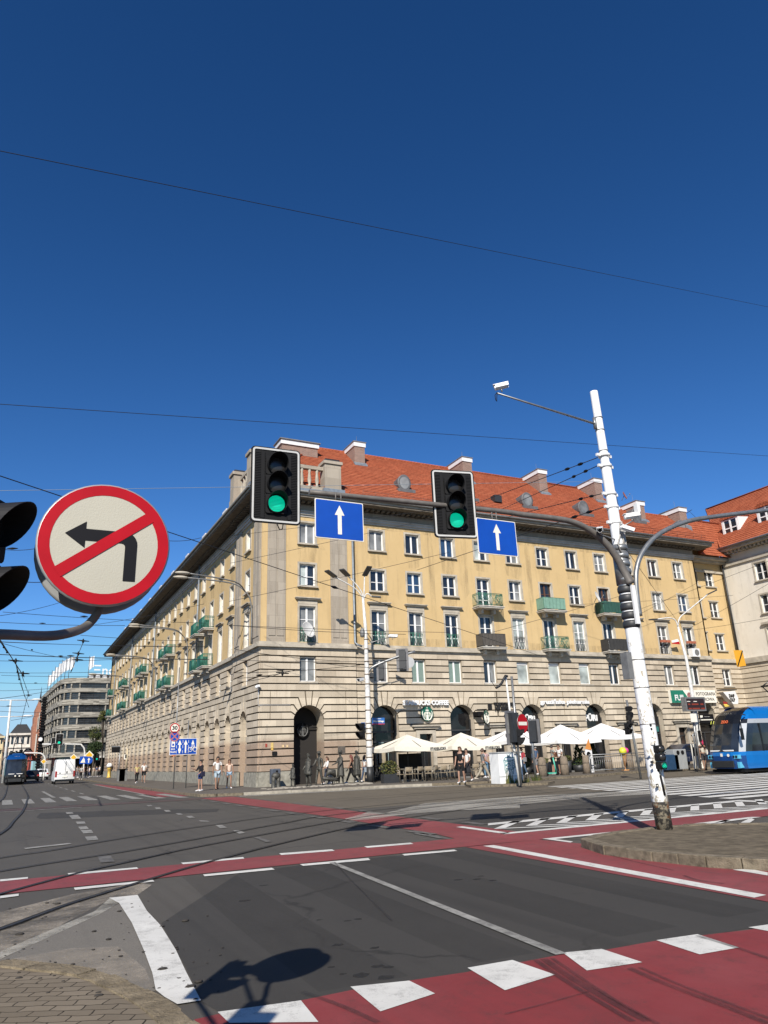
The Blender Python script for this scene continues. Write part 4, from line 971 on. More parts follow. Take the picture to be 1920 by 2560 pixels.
for k in range(len(ZB)-1):
    z0, z1 = ZB[k+1][1], ZB[k][0]
    for f_ in (.33, .67): loop_ribbon(fr, off_plan, z0+(z1-z0)*f_-.04, z0+(z1-z0)*f_+.04, .1)
fr.build('mullions', [DKF, OFB], off_)
b = MB(); b.box((16, 191.5, 21.4), (50, 200, 22.6)); b.build('roof_frame', DKF, off_)
b = MB()
for i in range(9): b.lathe([(.55, 0), (.55, .15)], (16.3+i*1.55, 191.4, 22.1), 12, ax=(0, -1, 0))
b.build('roof_lamps', M('roof_lamp_white', (.6,.6,.6), .5, var=.5, scale=.9), off_)
sg = MB(); tm = text_mesh('\u039eno', 1, .05, .01)
sg.add(tm, lambda x, y, z: (19.2+x*3.1, 191.3-z, 23.55+y*3.1)); o = sg.build('roof_sign', WHITEP)
tag(o, 'white rooftop letters standing on the striped office block', 'sign')
for i in range(8):
    p = [(8.55, 232), (8.95, 222), (9.3, 213), (9.7, 205), (10.1, 199), (10.7, 195), (11.4, 192.5), (15.6, 191)][i]
    f = MB(); f.tube([(*p, 20.5), (*p, 27.0 if i < 7 else 27)], .07, 5); o = f.build('roof_flag', GALV)
    tag(o, ['white flag deepest along the office roof edge', 'second white flag from the deep end of the office roof', 'third white flag from the deep end of the office roof', 'white flag at the middle of the office roof row', 'fifth white flag along the office roof edge',
            'white flag just before the rounded office corner', 'white flag on the rounded office corner', 'lone white flag beside the rooftop letters'][i], 'flag', 'flags on the office roof')
    f = MB(); n_ = 6
    for j in range(n_):
        x0, x1 = .1+j*.16, .1+(j+1)*.16; y0, y1 = .12*sin(j*1.4+i), .12*sin((j+1)*1.4+i)
        f.poly([(p[0]+x0, p[1]+y0, 23.6+.14*j), (p[0]+x1, p[1]+y1, 23.74+.14*j), (p[0]+x1, p[1]+y1, 26.72+.06*j), (p[0]+x0, p[1]+y0, 26.66+.06*j)], sm=True)
    f.build('flag_cloth', WHITEP, o)
# red brick gable
g_ = thing('brick_gable_house', 'tall red brick house with stepped pointed gable', 'building', (5, 225, 0))
Y0 = 222; pl_ = [P(*a2(x, y), Y0) for x, y in ((258,1000),(266,800),(272,700),(282,690),(284,625),(294,620),(298,560),(310,555),(314,525),(326,512),(338,522),(342,600),(346,1000))]
b = MB(); b.prism([(p.x, max(0, p.z)) for p in pl_], 0, 14, lambda u, z, n: (u, Y0+n, z)); b.build('gable_wall', REDBRICK, g_)
b = MB()
for x, y0, y1 in ((290, 780, 960), (305, 640, 760), (318, 600, 740)):
    p, q = P(*a2(x, y1), Y0), P(*a2(x+9, y0), Y0); b.box((p.x, Y0-.3, p.z), (q.x, Y0, q.z))
b.build('blind_panels', WB, g_); p = P(*a2(334, 512), Y0); b = MB(); b.tube([(p.x, Y0+1, p.z-1), (p.x, Y0+1, p.z+4)], [.35, .02], 5); b.build('spire', CHAR, g_)
def old_house(name, label, px0, px1, ytop, yroof, Y, wm, rm, nr, nc, skew=0):
    t = P(*a2(px0, ytop), Y); t2 = P(*a2(px1, ytop), Y); x0, x1, zt = t.x, t2.x, t.z; zr = P(*a2(px0, yroof), Y).z
    o = thing(name, label, 'building', ((x0+x1)/2, Y, 0))
    rr = [(x0+(i+.28)*(x1-x0)/nc, x0+(i+.72)*(x1-x0)/nc, zt*(j+.22)/nr, zt*(j+.78)/nr) for i in range(nc) for j in range(nr)]
    b = MB(); wall(b, lambda u, z, n: (u, Y-n, z), x0, x1, 0, zt, rr, depth=.4); b.box((x0, Y+.9, 0), (x1, Y+12, zt)); b.build('wall', wm, o)
    b = MB(); b.box((x0-.3, Y-.7, zt-.5), (x1+.3, Y, zt)); b.box((x0-.15, Y-.35, zt*.66), (x1+.15, Y, zt*.66+.3)); b.build('cornice', wm, o)
    for a, c, z0, z1 in rr:
        b = MB(); b.box((a, Y+.3, z0), (c, Y+.35, z1)); w_ = b.build('window', GL[0], o)
    b = MB(); b.prism([(x0-.2, zt), (x1+.2, zt), (x1-1.5, zr), (x0+1.5, zr)], -.1, -12, lambda u, z, n: (u, Y-n, z)); b.build('roof', rm, o)
    return o
SLATE = M('dark_slate', (.035,.038,.045), .6, var=.25)
old_house('white_house', 'ornate white plaster house with dark mansard roof', 88, 262, 775, 700, 240, M('white_stucco', (.66,.62,.56), .9, var=.25, scale=1), SLATE, 3, 4)
old_house('brown_house', 'narrow dark brown house beside the ornate white one', 30, 90, 830, 790, 250, M('brown_render', (.16,.11,.085), .9, var=.25), SLATE, 4, 2)
old_house('cream_house', 'cream house at the far left edge behind the lamp mast', -90, 34, 800, 770, 262, M('cream_render', (.62,.52,.33), .9, var=.15), M('grey_roof', (.2,.2,.2), .8), 4, 4)
old_house('red_shop_house', 'low red house below the brick gable', 196, 268, 930, 900, 215, M('red_render', (.34,.07,.05), .9, var=.25), SLATE, 2, 3)
cl_ = thing('street_clock', 'dark ribbed column with round white clock in front of the brick gable', 'clock', (*P(*a2(342, 900), 200).xy, 0))
b = MB(); q = P(*a2(345, 900), 200)
for i in range(26): b.box((q.x-1.0, 199.4, 2+i*.62), (q.x+.2, 200.6, 2.32+i*.62))
b.box((q.x-.8, 199.6, 0), (q.x, 200.4, 18.2)); b.build('ribbed_column', BLACKM, cl_)
b = MB(); p = P(*a2(335, 824), 199); b.lathe([(.45, 0), (.45, .3)], p, 20, ax=(0, -1, 0)); b.build('clock_face', WHITEP, cl_)
# canopy and cafe front at the end of the pavement
cn = thing('canopy', 'long flat white canopy over the busy corner below the office block', 'canopy', (20, 176, 0))
b = MB(); p, q = P(*a2(600, 985), 176), P(*a2(880, 960), 176); b.box((p.x, 174, p.z), (q.x+20, 182, q.z)); b.build('canopy_roof', M('canopy_white', (.58,.55,.49), .8, var=.1), cn)
b = MB(); b.box((p.x, 181, 0), (q.x+20, 182, p.z)); b.build('shop_front', DARK, cn)
for i in range(4): b = MB(); b.box((p.x+.4+i*2.6, 175, 0), (p.x+.6+i*2.6, 175.2, p.z)); b.build('post', CHAR, cn)

# ------------------------------------------------------------------ trees
def tree(label, x, y, h, cr, seed, leaf, z0=0.0, n=1700, name='street_tree', trunk=True, cz=.62):
    rr = random.Random(seed); o = thing(name, label, 'tree', (x, y, z0))
    b = MB(); th = h*.38; b.tube([(x, y, z0), (x+.1, y, z0+th*.6), (x-.05, y+.1, z0+h*.6)], [.09*cr**.5+.08, .07*cr**.5+.06, .05], 7)
    cl = []
    for i in range(11):
        a = rr.uniform(0, 2*pi); e = rr.uniform(-.6, 1.1); d = rr.uniform(.35, .8)*cr
        c = Vector((x+cos(a)*cos(e)*d, y+sin(a)*cos(e)*d, z0+h*cz+sin(e)*cr*.85)); cl.append((c, cr*rr.uniform(.28, .5)))
        b.tube([(x, y, z0+th*rr.uniform(.7, 1.3)), (c+Vector((x, y, z0+h*.5)))/2, c], [.07, .05, .02], 5)
    b.build('trunk', BARK, o)
    f = MB()
    for i in range(n):
        c, r = rr.choice(cl); v = Vector((rr.gauss(0, 1), rr.gauss(0, 1), rr.gauss(0, .8))).normalized()*r*rr.uniform(.55, 1.08)+c
        s_ = rr.uniform(.09, .2)*max(.6, cr/2.2); u_ = Vector((rr.uniform(-1,1), rr.uniform(-1,1), rr.uniform(-.5,.7))).normalized(); w = u_.cross(Vector((rr.uniform(-1,1), rr.uniform(-1,1), .3))).normalized()
        f.poly([v-u_*s_, v+w*s_*.55, v+u_*s_, v-w*s_*.55], rr.choice(leaf))
    f.build('crown', LEAF, o, fixn=False); return o
p = P(*a2(845, 640), 150); tree('tall yellowing tree between the office block and the apartment block', p.x+.5, 150, 14.4, 1.15, 4, [1, 2, 2], n=2200, cz=.72)
p = P(*a2(790, 760), 146); tree('ochre leaved tree in front of the office windows', p.x, 146, 10.4, 1.35, 5, [1, 2, 1], n=2200, cz=.7)
p = P(*a2(785, 890), 143); tree('dark green low tree beside the far end of the apartment block', p.x+.2, 143, 7.4, 1.75, 6, [0, 0, 1], n=2600, cz=.58)
# ------------------------------------------------------------------ signals and signs near the camera
def head_frame(pos, face):
    """local frame: x right as seen from in front, y = facing direction, z up"""
    Y = Vector((face[0], face[1], 0)).normalized(); X = Vector((-Y.y, Y.x, 0)); Z = Vector((0, 0, 1)); c = Vector(pos)
    return lambda x, y, z: c+X*x+Y*y+Z*z
def visor(b, fm, cz, r, L, cut=True, k=20, th=.006):
    """peaked tunnel visor, open below"""
    a0, a1 = radians(-50), radians(230); R0, R1 = [], []
    for rr in (r, r+th):
        ring0 = [fm(rr*cos(a0+(a1-a0)*i/k), .0, cz+rr*sin(a0+(a1-a0)*i/k)) for i in range(k+1)]
        ring1 = []
        for i in range(k+1):
            a = a0+(a1-a0)*i/k; q = max(0, sin(a)); l = L*(.30+.70*((sin(a)+.77)/1.77)**.9)
            ring1.append(fm(rr*cos(a)*1.02, l, cz+rr*sin(a)))
        R0.append(ring0); R1.append(ring1)
    for rr in range(2):
        for i in range(k): b.poly([R0[rr][i], R0[rr][i+1], R1[rr][i+1], R1[rr][i]], sm=True)
    for i in range(k): b.poly([R1[0][i], R1[0][i+1], R1[1][i+1], R1[1][i]])
def rrect(w, h, r, k=5):
    return [(sx*(w/2-r)+r*cos(radians(a)), sz*(h/2-r)+r*sin(radians(a))) for sx, sz, a0 in ((1,1,0), (-1,1,90), (-1,-1,180), (1,-1,270)) for a in [a0+90*i/k for i in range(k+1)]]
def signal(name, label, pos, face, r=.15, lit=2, plate=None, gap=None, group=None, white=True, n=3, vis=None, mats=None):
    o = thing(name, label, 'traffic light', pos, group); fm = head_frame(pos, face); gap = gap or r*2.55; Hh = gap*n+.04
    cap = lambda u, z, q: fm(u, q, z)
    b = MB()
    for i in range(n):
        z = (n-1)/2*gap-i*gap; b.prism([(x, z+zz) for x, zz in rrect(r*2.5, gap-.012, .03, 3)], -.13, .03, cap)
        b.rings([[fm(rr*cos(t), yy, z+rr*sin(t)) for t in [2*pi*j/20 for j in range(20)]] for rr, yy in ((r*1.12, .03), (r*1.12, .055), (r*1.0, .055))], False)
    b.build('housing', BLACK, o)
    if plate:
        w, h = plate; b = MB(); b.prism(rrect(w, h, .07), -.02, -.005, cap)
        bp = b.build('backplate', M('ribbed_backplate', (.010,.010,.011), .7, var=.1, spec=.2), o)
        b = MB(); z = -h/2+.1
        while z < h/2-.1:
            for a, c in ((-w/2+.07, -r*1.3), (r*1.3, w/2-.07)): b.box((a, -.005, z), (c, .004, z+.014), fm=fm)
            z += .03
        for q in (-w/2+.2, w/2-.2): b.box((q-.03, -.005, -h/2+.08), (q+.03, .008, h/2-.08), fm=fm)
        b.build('plate_ribs', BLACK, bp)
        if white:
            b = MB(); A = rrect(w-.045, h-.045, .06); C = rrect(w-.11, h-.11, .03)
            for i in range(len(A)):
                j = (i+1) % len(A); b.poly([fm(A[i][0], .0095, A[i][1]), fm(A[j][0], .0095, A[j][1]), fm(C[j][0], .0095, C[j][1]), fm(C[i][0], .0095, C[i][1])])
            b.build('white_border', M('border_white', (.60,.60,.58), .5, var=.1), bp)
    for i in range(n):
        z = (n-1)/2*gap-i*gap
        b = MB(); b.rings([[fm(rr*cos(t), yy, z+rr*sin(t)) for t in [2*pi*j/24 for j in range(24)]] for rr, yy in ((r, .045), (r*.8, .06), (r*.45, .068), (.002, .07))], False)
        l_ = b.build('lens', LENSG if i == lit else LENSD, o)
        if i == lit and r > .12:
            b = MB()
            for q in range(11):
                zz = (q-5)*r*.165; hw = sqrt(max(0, (r*.93)**2-zz*zz)); b.box((-hw, .068, z+zz-.004), (hw, .0715, z+zz+.004), fm=fm)
            b.build('lens_lines', M('lens_rib_green', (.0,.22,.14), .4, var=0, emit=(0,.5,.3), es=.5), l_)
        b = MB(); visor(b, fm, z, r*1.12, vis or r*1.9); b.build('visor', M('visor_black', (.012,.012,.013), .7, var=.1, spec=.2), o)
    return o
# --- big white mast on the island
PB = Vector((11.35, 11.27, .13)); PT = Vector((11.12, 11.27, 9.32))
def ax(z): t = (z-.13)/(9.32-.13); return PB.lerp(PT, t)
mast = thing('signal_mast', 'tall peeling white steel mast with two curved grey arms on the traffic island', 'signal mast', PB)
b = MB(); hs = [.13, .9, 2.0, 3.2, 4.2, 4.75, 5.0, 6.5, 6.6, 7.55, 7.6, 9.3, 9.32]; rs = [.155, .152, .149, .146, .143, .142, .125, .118, .112, .108, .095, .088, .085]
b.tube([ax(z) for z in hs], rs, 20); b.build('pole', PEEL, mast)
b = MB()
for z in (6.55, 6.85, 7.5, 7.75, 6.2): p = ax(z); b.lathe([(.118, -.03), (.13, -.03), (.13, .03), (.118, .03)], p, 16, cap=False); b.box((p.x-.02+.1, p.y-.02, z-.03), (p.x+.2, p.y+.02, z+.03)); b.box((p.x-.22, p.y-.025, z-.03), (p.x-.1, p.y+.025, z+.03))
b.build('white_clamps', WHITEP, mast)
for z in (8.66, 8.36, 7.86, 3.3, 2.75, 2.05, 1.42):
    b = MB(); p = ax(z); rr_ = .155 if z < 4 else .103; b.lathe([(rr_-.01, -.009), (rr_, -.009), (rr_, .009), (rr_-.01, .009)], p, 16, cap=False); b.build('steel_band', M('steel_band', (.34,.33,.31), .5, .4, var=.3), mast)
def arm_pts(px, Y): return [P(x, y, Y) for x, y in px]
armL = [P(1568, 1462, 11.2), P(1557, 1432, 11.2), P(1538, 1398, 11.22), P(1510, 1362, 11.24), P(1478, 1335, 11.26), P(1440, 1314, 11.28), P(1395, 1302, 11.3), P(1300, 1290, 11.3), P(1240, 1281, 11.3), P(1000, 1256, 11.3), P(770, 1233, 11.3)]
armL = [armL[0]+Vector((-.005, -.1, 0))]+[Vector((p.x, 11.15+.01*i, p.z)) for i, p in enumerate(armL[1:])]
b = MB(); _sl = smooth_line(armL, 4); b.tube(_sl, [.088-.044*(i/(len(_sl)-1))**.8 for i in range(len(_sl))], 14); al = b.build('long_arm', GREYD, mast)
b = MB(); 
for z in (4.95, 5.12, 5.29, 5.46, 5.63): p = ax(z); b.rings([[(p.x+rr*cos(t), p.y-.02+rr*sin(t), z+dz) for t in [2*pi*j/18 for j in range(18)]] for rr, dz in ((.150, -.06), (.165, .0), (.150, .06))], True)
p = ax(5.7); b.lathe([(.15, -.85), (.155, -.85), (.155, 0), (.15, 0)], p, 18, cap=False); b.build('arm_clamp', GALV, mast)
b = MB(); 
for z in (4.02, 4.2, 4.38, 4.56, 4.74): p = ax(z); b.rings([[(p.x+rr*cos(t), p.y+rr*sin(t), z+dz) for t in [2*pi*j/18 for j in range(18)]] for rr, dz in ((.155, -.075), (.172, -.03), (.172, .03), (.155, .075))], True)
b.build('arm_clamp', CHAR, mast); p = ax(4.4)
b = MB(); b.box((p.x-.05, p.y-.215, 4.0), (p.x+.05, p.y-.17, 4.8)); b.build('clamp_plate', WHITEP, mast)
armR = [P(1600, 1540, 11.2), P(1594, 1500, 11.2), P(1590, 1455, 11.2), P(1592, 1420, 11.2), P(1604, 1385, 11.2), P(1630, 1350, 11.2), P(1665, 1325, 11.2), P(1720, 1303, 11.2), P(1790, 1291, 11.2), P(1920, 1275, 11.2), P(2150, 1246, 11.2)]
b = MB(); b.tube(smooth_line(armR, 4), .052, 12); b.build('short_arm', GALV, mast)
b = MB(); p0 = ax(8.5); q = P(1243, 983, 11.0); b.tube([p0+Vector((-.08, 0, 0)), q], [.026, .018], 8); b.tube([p0+Vector((-.12, 0, -.12)), p0+Vector((-.12, 0, .15))], .04, 8); b.build('camera_boom', GALV, mast)
b = MB(); p = ax(5.9); b.tube([p+Vector((-.02, -.14, .25)), p+Vector((-.06, -.16, 0)), p+Vector((-.15, -.15, -.2)), p+Vector((-.1, -.15, -.4))], .016, 6); b.tube([p+Vector((.05, -.13, .3)), p+Vector((.02, -.15, -.1)), p+Vector((.0, -.14, -.3))], .02, 6); b.box((p.x+.03, p.y-.14, p.z-.3), (p.x+.1, p.y-.09, p.z+.25)); b.build('cable', M('old_cable', (.45,.43,.40), .6, var=.4, scale=12), mast)
# cable box half way up and sticker plates low on the mast
o = None
b = MB(); p = P(1568, 1665, 11.22); b.box((p.x-.07, 11.12, p.z-.26), (p.x+.055, 11.3, p.z+.26)); tag(b.build('junction_box', GREYP), 'grey junction box strapped to the left of the white mast', 'box')
b = MB(); p = P(1594, 1272, 11.2); b.box((p.x-.09, 11.12, p.z-.09), (p.x+.0, 11.22, p.z+.1)); tag(b.build('sensor_box', WHITEP), 'small white sensor box at the upper right of the white mast', 'box')
b = MB(); p = P(1658, 1965, 11.1); b.tube([P(1651, 1938, 11.11), P(1662, 1988, 11.11)], .022, 6); b.build('cable_gland', BLACK, mast)
b = MB(); p = P(1643, 1964, 11.11); b.box((p.x-.035, 11.108, p.z-.035), (p.x+.035, 11.112, p.z+.035)); b.build('sticker', BLACK, mast)
b = MB(); p = P(1643, 1964, 11.105); b.add(text_mesh('\u25a0', .04), lambda x, y, z: (p.x+x, 11.105, p.z+y)) if False else b.box((p.x-.015, 11.104, p.z-.012), (p.x+.018, 11.107, p.z+.014)); b.build('sticker_mark', SIGNW, mast)
for i, (x, y, w, h, mt) in enumerate(((1633, 1858, .05, .06, SIGNW), (1628, 1812, .035, .05, CHAR), (1630, 1822, .03, .04, CHAR), (1632, 1840, .04, .04, SIGNW), (1632, 1905, .05, .04, CHAR), (1633, 1918, .04, .04, SIGNW), (1625, 1882, .05, .03, SIGNW))):
    p = P(x, y, 11.115); b = MB(); pa = ax(p.z); yy = pa.y-.1475
    b.box((p.x-w/2, yy-.004, p.z-h/2), (p.x+w/2, yy+.03, p.z+h/2)); b.build('sticker', mt, mast)
# CCTV cameras
def cctv(label, pos, d, L=.3, r=.07, sun=True, mast_pt=None):
    o = thing('security_camera', label, 'security camera', pos); d = Vector(d).normalized(); c = Vector(pos); u = Vector((0,0,1)); s_ = d.cross(u).normalized(); w = s_.cross(d)
    def fm(x, y, z): return c+d*x+s_*y+w*z
    b = MB(); b.rings([[fm(x, r*.85*cos(t)*k, r*.85*sin(t)*k) for t in [2*pi*(j+.5)/8 for j in range(8)]] for x, k in ((-L*.5, .8), (-L*.45, 1), (L*.42, 1), (L*.46, .9))], True, sm=False); b.build('body', WHITEP, o)
    b = MB(); b.disc(fm(L*.465, 0, 0), r*.62, d, 14); b.build('lens', BLACKM, o)
    b = MB(); b.box((-L*.55, -r*1.02, r*.85), (L*.62, r*1.02, r*1.0), fm=fm); b.box((-L*.4, -r*1.02, -.3*r), (L*.6, -r*.92, r*.85), fm=fm); b.box((-L*.4, r*.92, -.3*r), (L*.6, r*1.02, r*.85), fm=fm); b.build('sun_hood', WHITEP, o)
    b = MB(); b.tube([fm(0, 0, -r*.8), fm(0, 0, -r*1.7)], .018, 6); e = Vector(mast_pt) if mast_pt else fm(0, 0, -r*1.9)
    b.tube([fm(0, 0, -r*1.6), e], .014, 6); b.build('bracket', GALV, o)
    return o
p = P(1252, 967, 11.0); o = cctv('white security camera at the far tip of the thin boom', p, (.75, -.55, .12), .27, .062)
b = MB(); q = P(1243, 983, 11.0); b.tube([q+Vector((0,0,.02)), q+Vector((-.06, 0, -.06)), q+Vector((-.055, 0, -.16)), q+Vector((-.03, 0, -.19)), q+Vector((-.02, 0, -.1)), q+Vector((0,0,0))], .008, 5); b.build('hanging_cable', BLACK, o)
p = P(1578, 1291, 11.0); cctv('hooded security camera pointing right from the upper mast', p, (.85, -.5, .1), .30, .065, mast_pt=ax(p.z-.25))
p = P(1500, 1325, 11.05); cctv('flat white security camera pointing left from the mast', p, (-.7, -.7, -.35), .28, .06, mast_pt=ax(p.z-.1))
p = P(1566, 1322, 10.95); cctv('lowest white security camera right of the mast', p, (.8, -.5, -.4), .26, .055, mast_pt=ax(p.z+.05))
# the two hanging heads and blue signs
hl = P(690, 1213, 11.2); hr = P(1136, 1259, 11.18)
signal('traffic_light', 'larger black traffic light showing green at the left end of the long arm', hl, (-.06, -1), .145, 2, (.86, 1.36), .345, 'traffic lights hung on the long arm')
signal('traffic_light', 'black traffic light showing green in the middle of the long arm', hr, (-.22, -1), .145, 2, (.86, 1.36), .345, 'traffic lights hung on the long arm')
b = MB(); b.tube([hl+Vector((.02, 0, -.68)), hl+Vector((.07, 0, -.78)), hl+Vector((.12, 0, -.76)), hl+Vector((.13, 0, -.66))], .01, 5); tag(b.build('loose_cable', BLACK), 'short black cable loop hanging under the left traffic light', 'cable')
def ow_sign(label, pos, w, h):
    o = thing('direction_sign', label, 'road sign', pos, 'blue arrow signs on the long arm'); x, y, z = pos
    b = MB(); b.prism([(x+u, z+v) for u, v in rrect(w, h, .02, 2)], 0, .02, lambda u, v, n: (u, y+n, v)); b.build('plate', SIGNW, o)
    b = MB(); b.prism([(x+u, z+v) for u, v in rrect(w-.03, h-.03, .02, 2)], 0, .004, lambda u, v, n: (u, y-n, v)); b.build('blue_face', BLUE, o)
    b = MB(); s_ = h; A = [(-.052, -.37), (.052, -.37), (.052, .12), (.13, .12), (0, .375), (-.13, .12), (-.052, .12)]
    b.poly([(x+u*s_, y-.006, z+v*s_) for u, v in A]); b.build('white_arrow', SIGNW, o)
    b = MB()
    for q in (-.05, .05): b.tube([(x+q, y+.04, z+h/2-.02), (x+q, y+.04, z+h/2+.16)], .012, 6)
    b.build('hanger', GREYD, o)
ls = P(849, 1300, 11.08); rs_ = P(1243, 1343, 11.08)
ow_sign('blue sign with white up arrow between the two hanging traffic lights', ls, .90, .70)
ow_sign('blue sign with white up arrow right of the smaller hanging traffic light', rs_, .90, .70)
# bicycle light on the mast
p = P(1653, 1893, 11.02); bl_ = signal('bicycle_light', 'small black bicycle light glowing green on the lower mast', p, (-.25, -1), .062, -1, None, .15, vis=.05); fbk = head_frame(p, (-.25, -1)); b = MB()
for s_ in (-.024, .024): b.rings([[fbk(s_+rr_*cos(a), .074, -.165+rr_*sin(a)) for a in [2*pi*j/12 for j in range(12)]] for rr_ in (.013, .02)], False)
for q0_, q1_ in (((-.024, -.165), (-.005, -.13)), ((-.005, -.13), (.018, -.13)), ((.024, -.165), (.014, -.115)), ((-.024, -.165), (.0, -.168)), ((.0, -.168), (.018, -.13))): b.tube([fbk(q0_[0], .074, q0_[1]), fbk(q1_[0], .074, q1_[1])], .004, 4)
b.disc(fbk(0, .0725, -.15), .055, (fbk(0, 1, 0)-fbk(0, 0, 0)), 16, 1); b.build('bicycle_symbol', [LENSG, M('dim_green', (.0,.06,.04), .3, var=0, emit=(0,.25,.16), es=.35)], bl_)
if True: pass
b = MB(); q = P(1640, 1850, 11.1); b.tube([p+Vector((-.02, .1, .24)), ax(p.z+.27)], .02, 6); b.tube([p+Vector((-.02, .1, -.24)), ax(p.z-.27)], .02, 6); b.build('bracket', BLACK, bl_)
# --- near sign and signal at the left edge, pole outside the picture
NB = Vector((-.37, 2.72, .05))
nm = thing('sign_post', 'grey post with bent arm carrying the round no left turn sign', 'sign post', NB)
b = MB(); b.tube([NB, NB+Vector((0, 0, 2.8))], .085, 14); b.build('pole', GREYP, nm)
sc = ray(262, 1362)*3.60; sc = Vector((sc.x, sc.y, sc.z+H))
def near(px, py, Y): return P(px, py, Y)
am = [NB+Vector((.02, .05, 2.2)), near(-150, 1588, 3.1), near(0, 1586, 3.25), near(110, 1590, 3.42), near(170, 1583, 3.5), near(215, 1566, sc.y+.07), near(245, 1530, sc.y+.07), near(256, 1490, sc.y+.07)]
b = MB(); b.tube(smooth_line(am, 4), .021, 12); b.build('bent_arm', GREYD, nm)
sg_ = thing('prohibition_sign', 'large round red rimmed no left turn sign with black arrow', 'road sign', sc); R_ = .308
fwd = Vector((.0, -1, 0)); fs = head_frame(sc, (.0, -1))
b = MB(); b.lathe([(R_-.01, -.008), (R_, -.002), (R_, .012), (R_-.01, .016)], sc, 48, ax=(0, -1, 0)); b.build('rim', M('aluminium_rim', (.52,.53,.54), .4, .5, var=.1), sg_)
RFL = m_paint('retro_white', (.60,.575,.47), (.52,.50,.42), .5, .6)
b = MB(); b.disc(sc+fwd*.0175, R_-.008, fwd, 48); b.build('white_face', RFL, sg_)
b = MB(); b.disc(sc+fwd*.019, R_-.008, fwd, 48, r2=R_*.805); c_, s2 = cos(radians(37.5)), sin(radians(37.5))
rd = b.build('red_ring', SIGNR, sg_)
b = MB(); b.poly([fs(*p, ) for p in [(u*c_-v*s2, .0215, u*s2+v*c_) for u, v in ((-R_*.83, -.028), (R_*.83, -.028), (R_*.83, .028), (-R_*.83, .028))]]); b.build('red_slash', SIGNR, sg_)
blk = M('sign_black', (.009,.009,.012), .6, var=0, spec=.15)
b = MB(); s_ = R_; st = [(.30, -.62), (.485, -.62), (.485, -.02)]+[(.285+.20*cos(radians(a)), -.02+.20*sin(radians(a))) for a in range(15, 91, 15)]+[(-.30, .18), (-.30, .30), (-.60, .085), (-.30, -.13), (-.30, -.01), (.24, -.01)]+[(.24+.06*cos(radians(a)), -.07+.06*sin(radians(a))) for a in (60, 30, 0)]
b.poly([fs(u*s_, .0202, v*s_+.012) for u, v in st[:2]+st[2:]]); b.build('black_arrow', blk, sg_)
b = MB(); b.lathe([(R_-.01, -.01), (R_, -.004), (R_, .01), (R_-.01, .014)], sc+Vector((.0, .2, .0)), 40, ax=(0, -1, 0)); b.box((sc.x-.02, sc.y+.02, sc.z-.2), (sc.x+.02, sc.y+.12, sc.z+.2)); b.build('rear_disc', M('grey_sign_back', (.30,.31,.31), .6, .2, var=.2), sg_)
p0 = P(-44, 1397, 3.78); ns = thing('near_traffic_light', 'black traffic light cut off at the left edge showing only its visors', 'traffic light', p0); fn = head_frame(p0, (.86, -.5))
vb = M('visor_grey_black', (.016,.016,.018), .6, var=.15, spec=.3)
for i in range(2):
    z = .155-i*.31
    b = MB(); b.prism([(x, z+zz) for x, zz in rrect(.28, .30, .03, 3)], -.14, .02, lambda u, zz, q: fn(u, q, zz)); b.build('housing', BLACK, ns)
    b = MB(); visor(b, fn, z, .104, .215, k=24, th=.004); b.build('visor', vb, ns)
    b = MB(); b.disc(fn(0, .022, z), .1, fn(0, 1, 0)-fn(0, 0, 0), 20); b.build('lens', LENSD, ns)
b = MB(); b.tube([fn(-.0, -.1, .3), fn(0, -.1, .42), NB+Vector((0, 0, 2.75))], .02, 6); b.tube([fn(0, -.1, -.3), NB+Vector((0, 0, 2.3))], .02, 6); b.build('bracket', BLACK, ns)

signal('traffic_light', 'unseen black traffic light added on the near sign post for its shadow', NB+Vector((-.02, -.2, 2.25)), (-.6, -.8), .1, -1, None, .3, vis=.2)  # out of view; added to give the near ground shadow more mass
# ------------------------------------------------------------------ lamps, posts and signs round the crossing
def lamp_head(b, p, d, up=(0,0,1), L=.62, w=.3):
    d = Vector(d).normalized(); s_ = d.cross(Vector((0,0,1))).normalized(); u = s_.cross(d)
    b.box((0, -w/2, -.03), (L, w/2, .05), fm=lambda x, y, z: Vector(p)+d*x+s_*y+u*z)
LP = P(600+1350*400/1659, 1958, 43.2); LP.z = .12
lp = thing('street_lamp', 'white street lamp post with four curved arms before the corner arch', 'street lamp', LP)
def L43(x, y): k = 280/999.; return P(740+x*k, 1380+y*k, 43.2)
b = MB(); top = L43(598, 420); b.tube([LP, (LP.x, LP.y, 1.3), (LP.x, LP.y, 5.5), (LP.x-.02, LP.y, 9.5), top], [.2, .19, .16, .11, .075], 12); b.build('pole', WHITEPOLE, lp)
b = MB(); b.tube([LP, (LP.x, LP.y, 1.05)], .205, 12); b.build('grey_foot', CHAR, lp)
for pts, hd, d in ((((598,450),(585,395),(520,320),(350,225)), (350,225), (-.8,-.4,.30)), (((598,440),(590,370),(545,300),(465,215)), (465,215), (-.75,-.55,.30)), (((605,430),(608,330),(612,210)), (612,212), (.02,-.8,.45)), (((600,450),(615,390),(640,372),(680,400)), (676,398), (.7,-.4,-.1))):
    b = MB(); b.tube(smooth_line([L43(*q) for q in pts], 4), .04, 6); a = b.build('arm', WHITEPOLE, lp)
    b = MB(); lamp_head(b, L43(*hd), d, L=.9 if hd[0] < 640 else .6, w=.36); b.build('lamp_head', CHAR, lp)
b = MB(); p = L43(592, 725); b.lathe([(.0,-.28),(.14,-.22),(.16,-.05),(.16,.12),(.1,.3),(.03,.36)], p, 12, ); tag(b.build('dome_camera', GREYP), 'round dome camera on the side of the white lamp post', 'security camera')
b = MB()
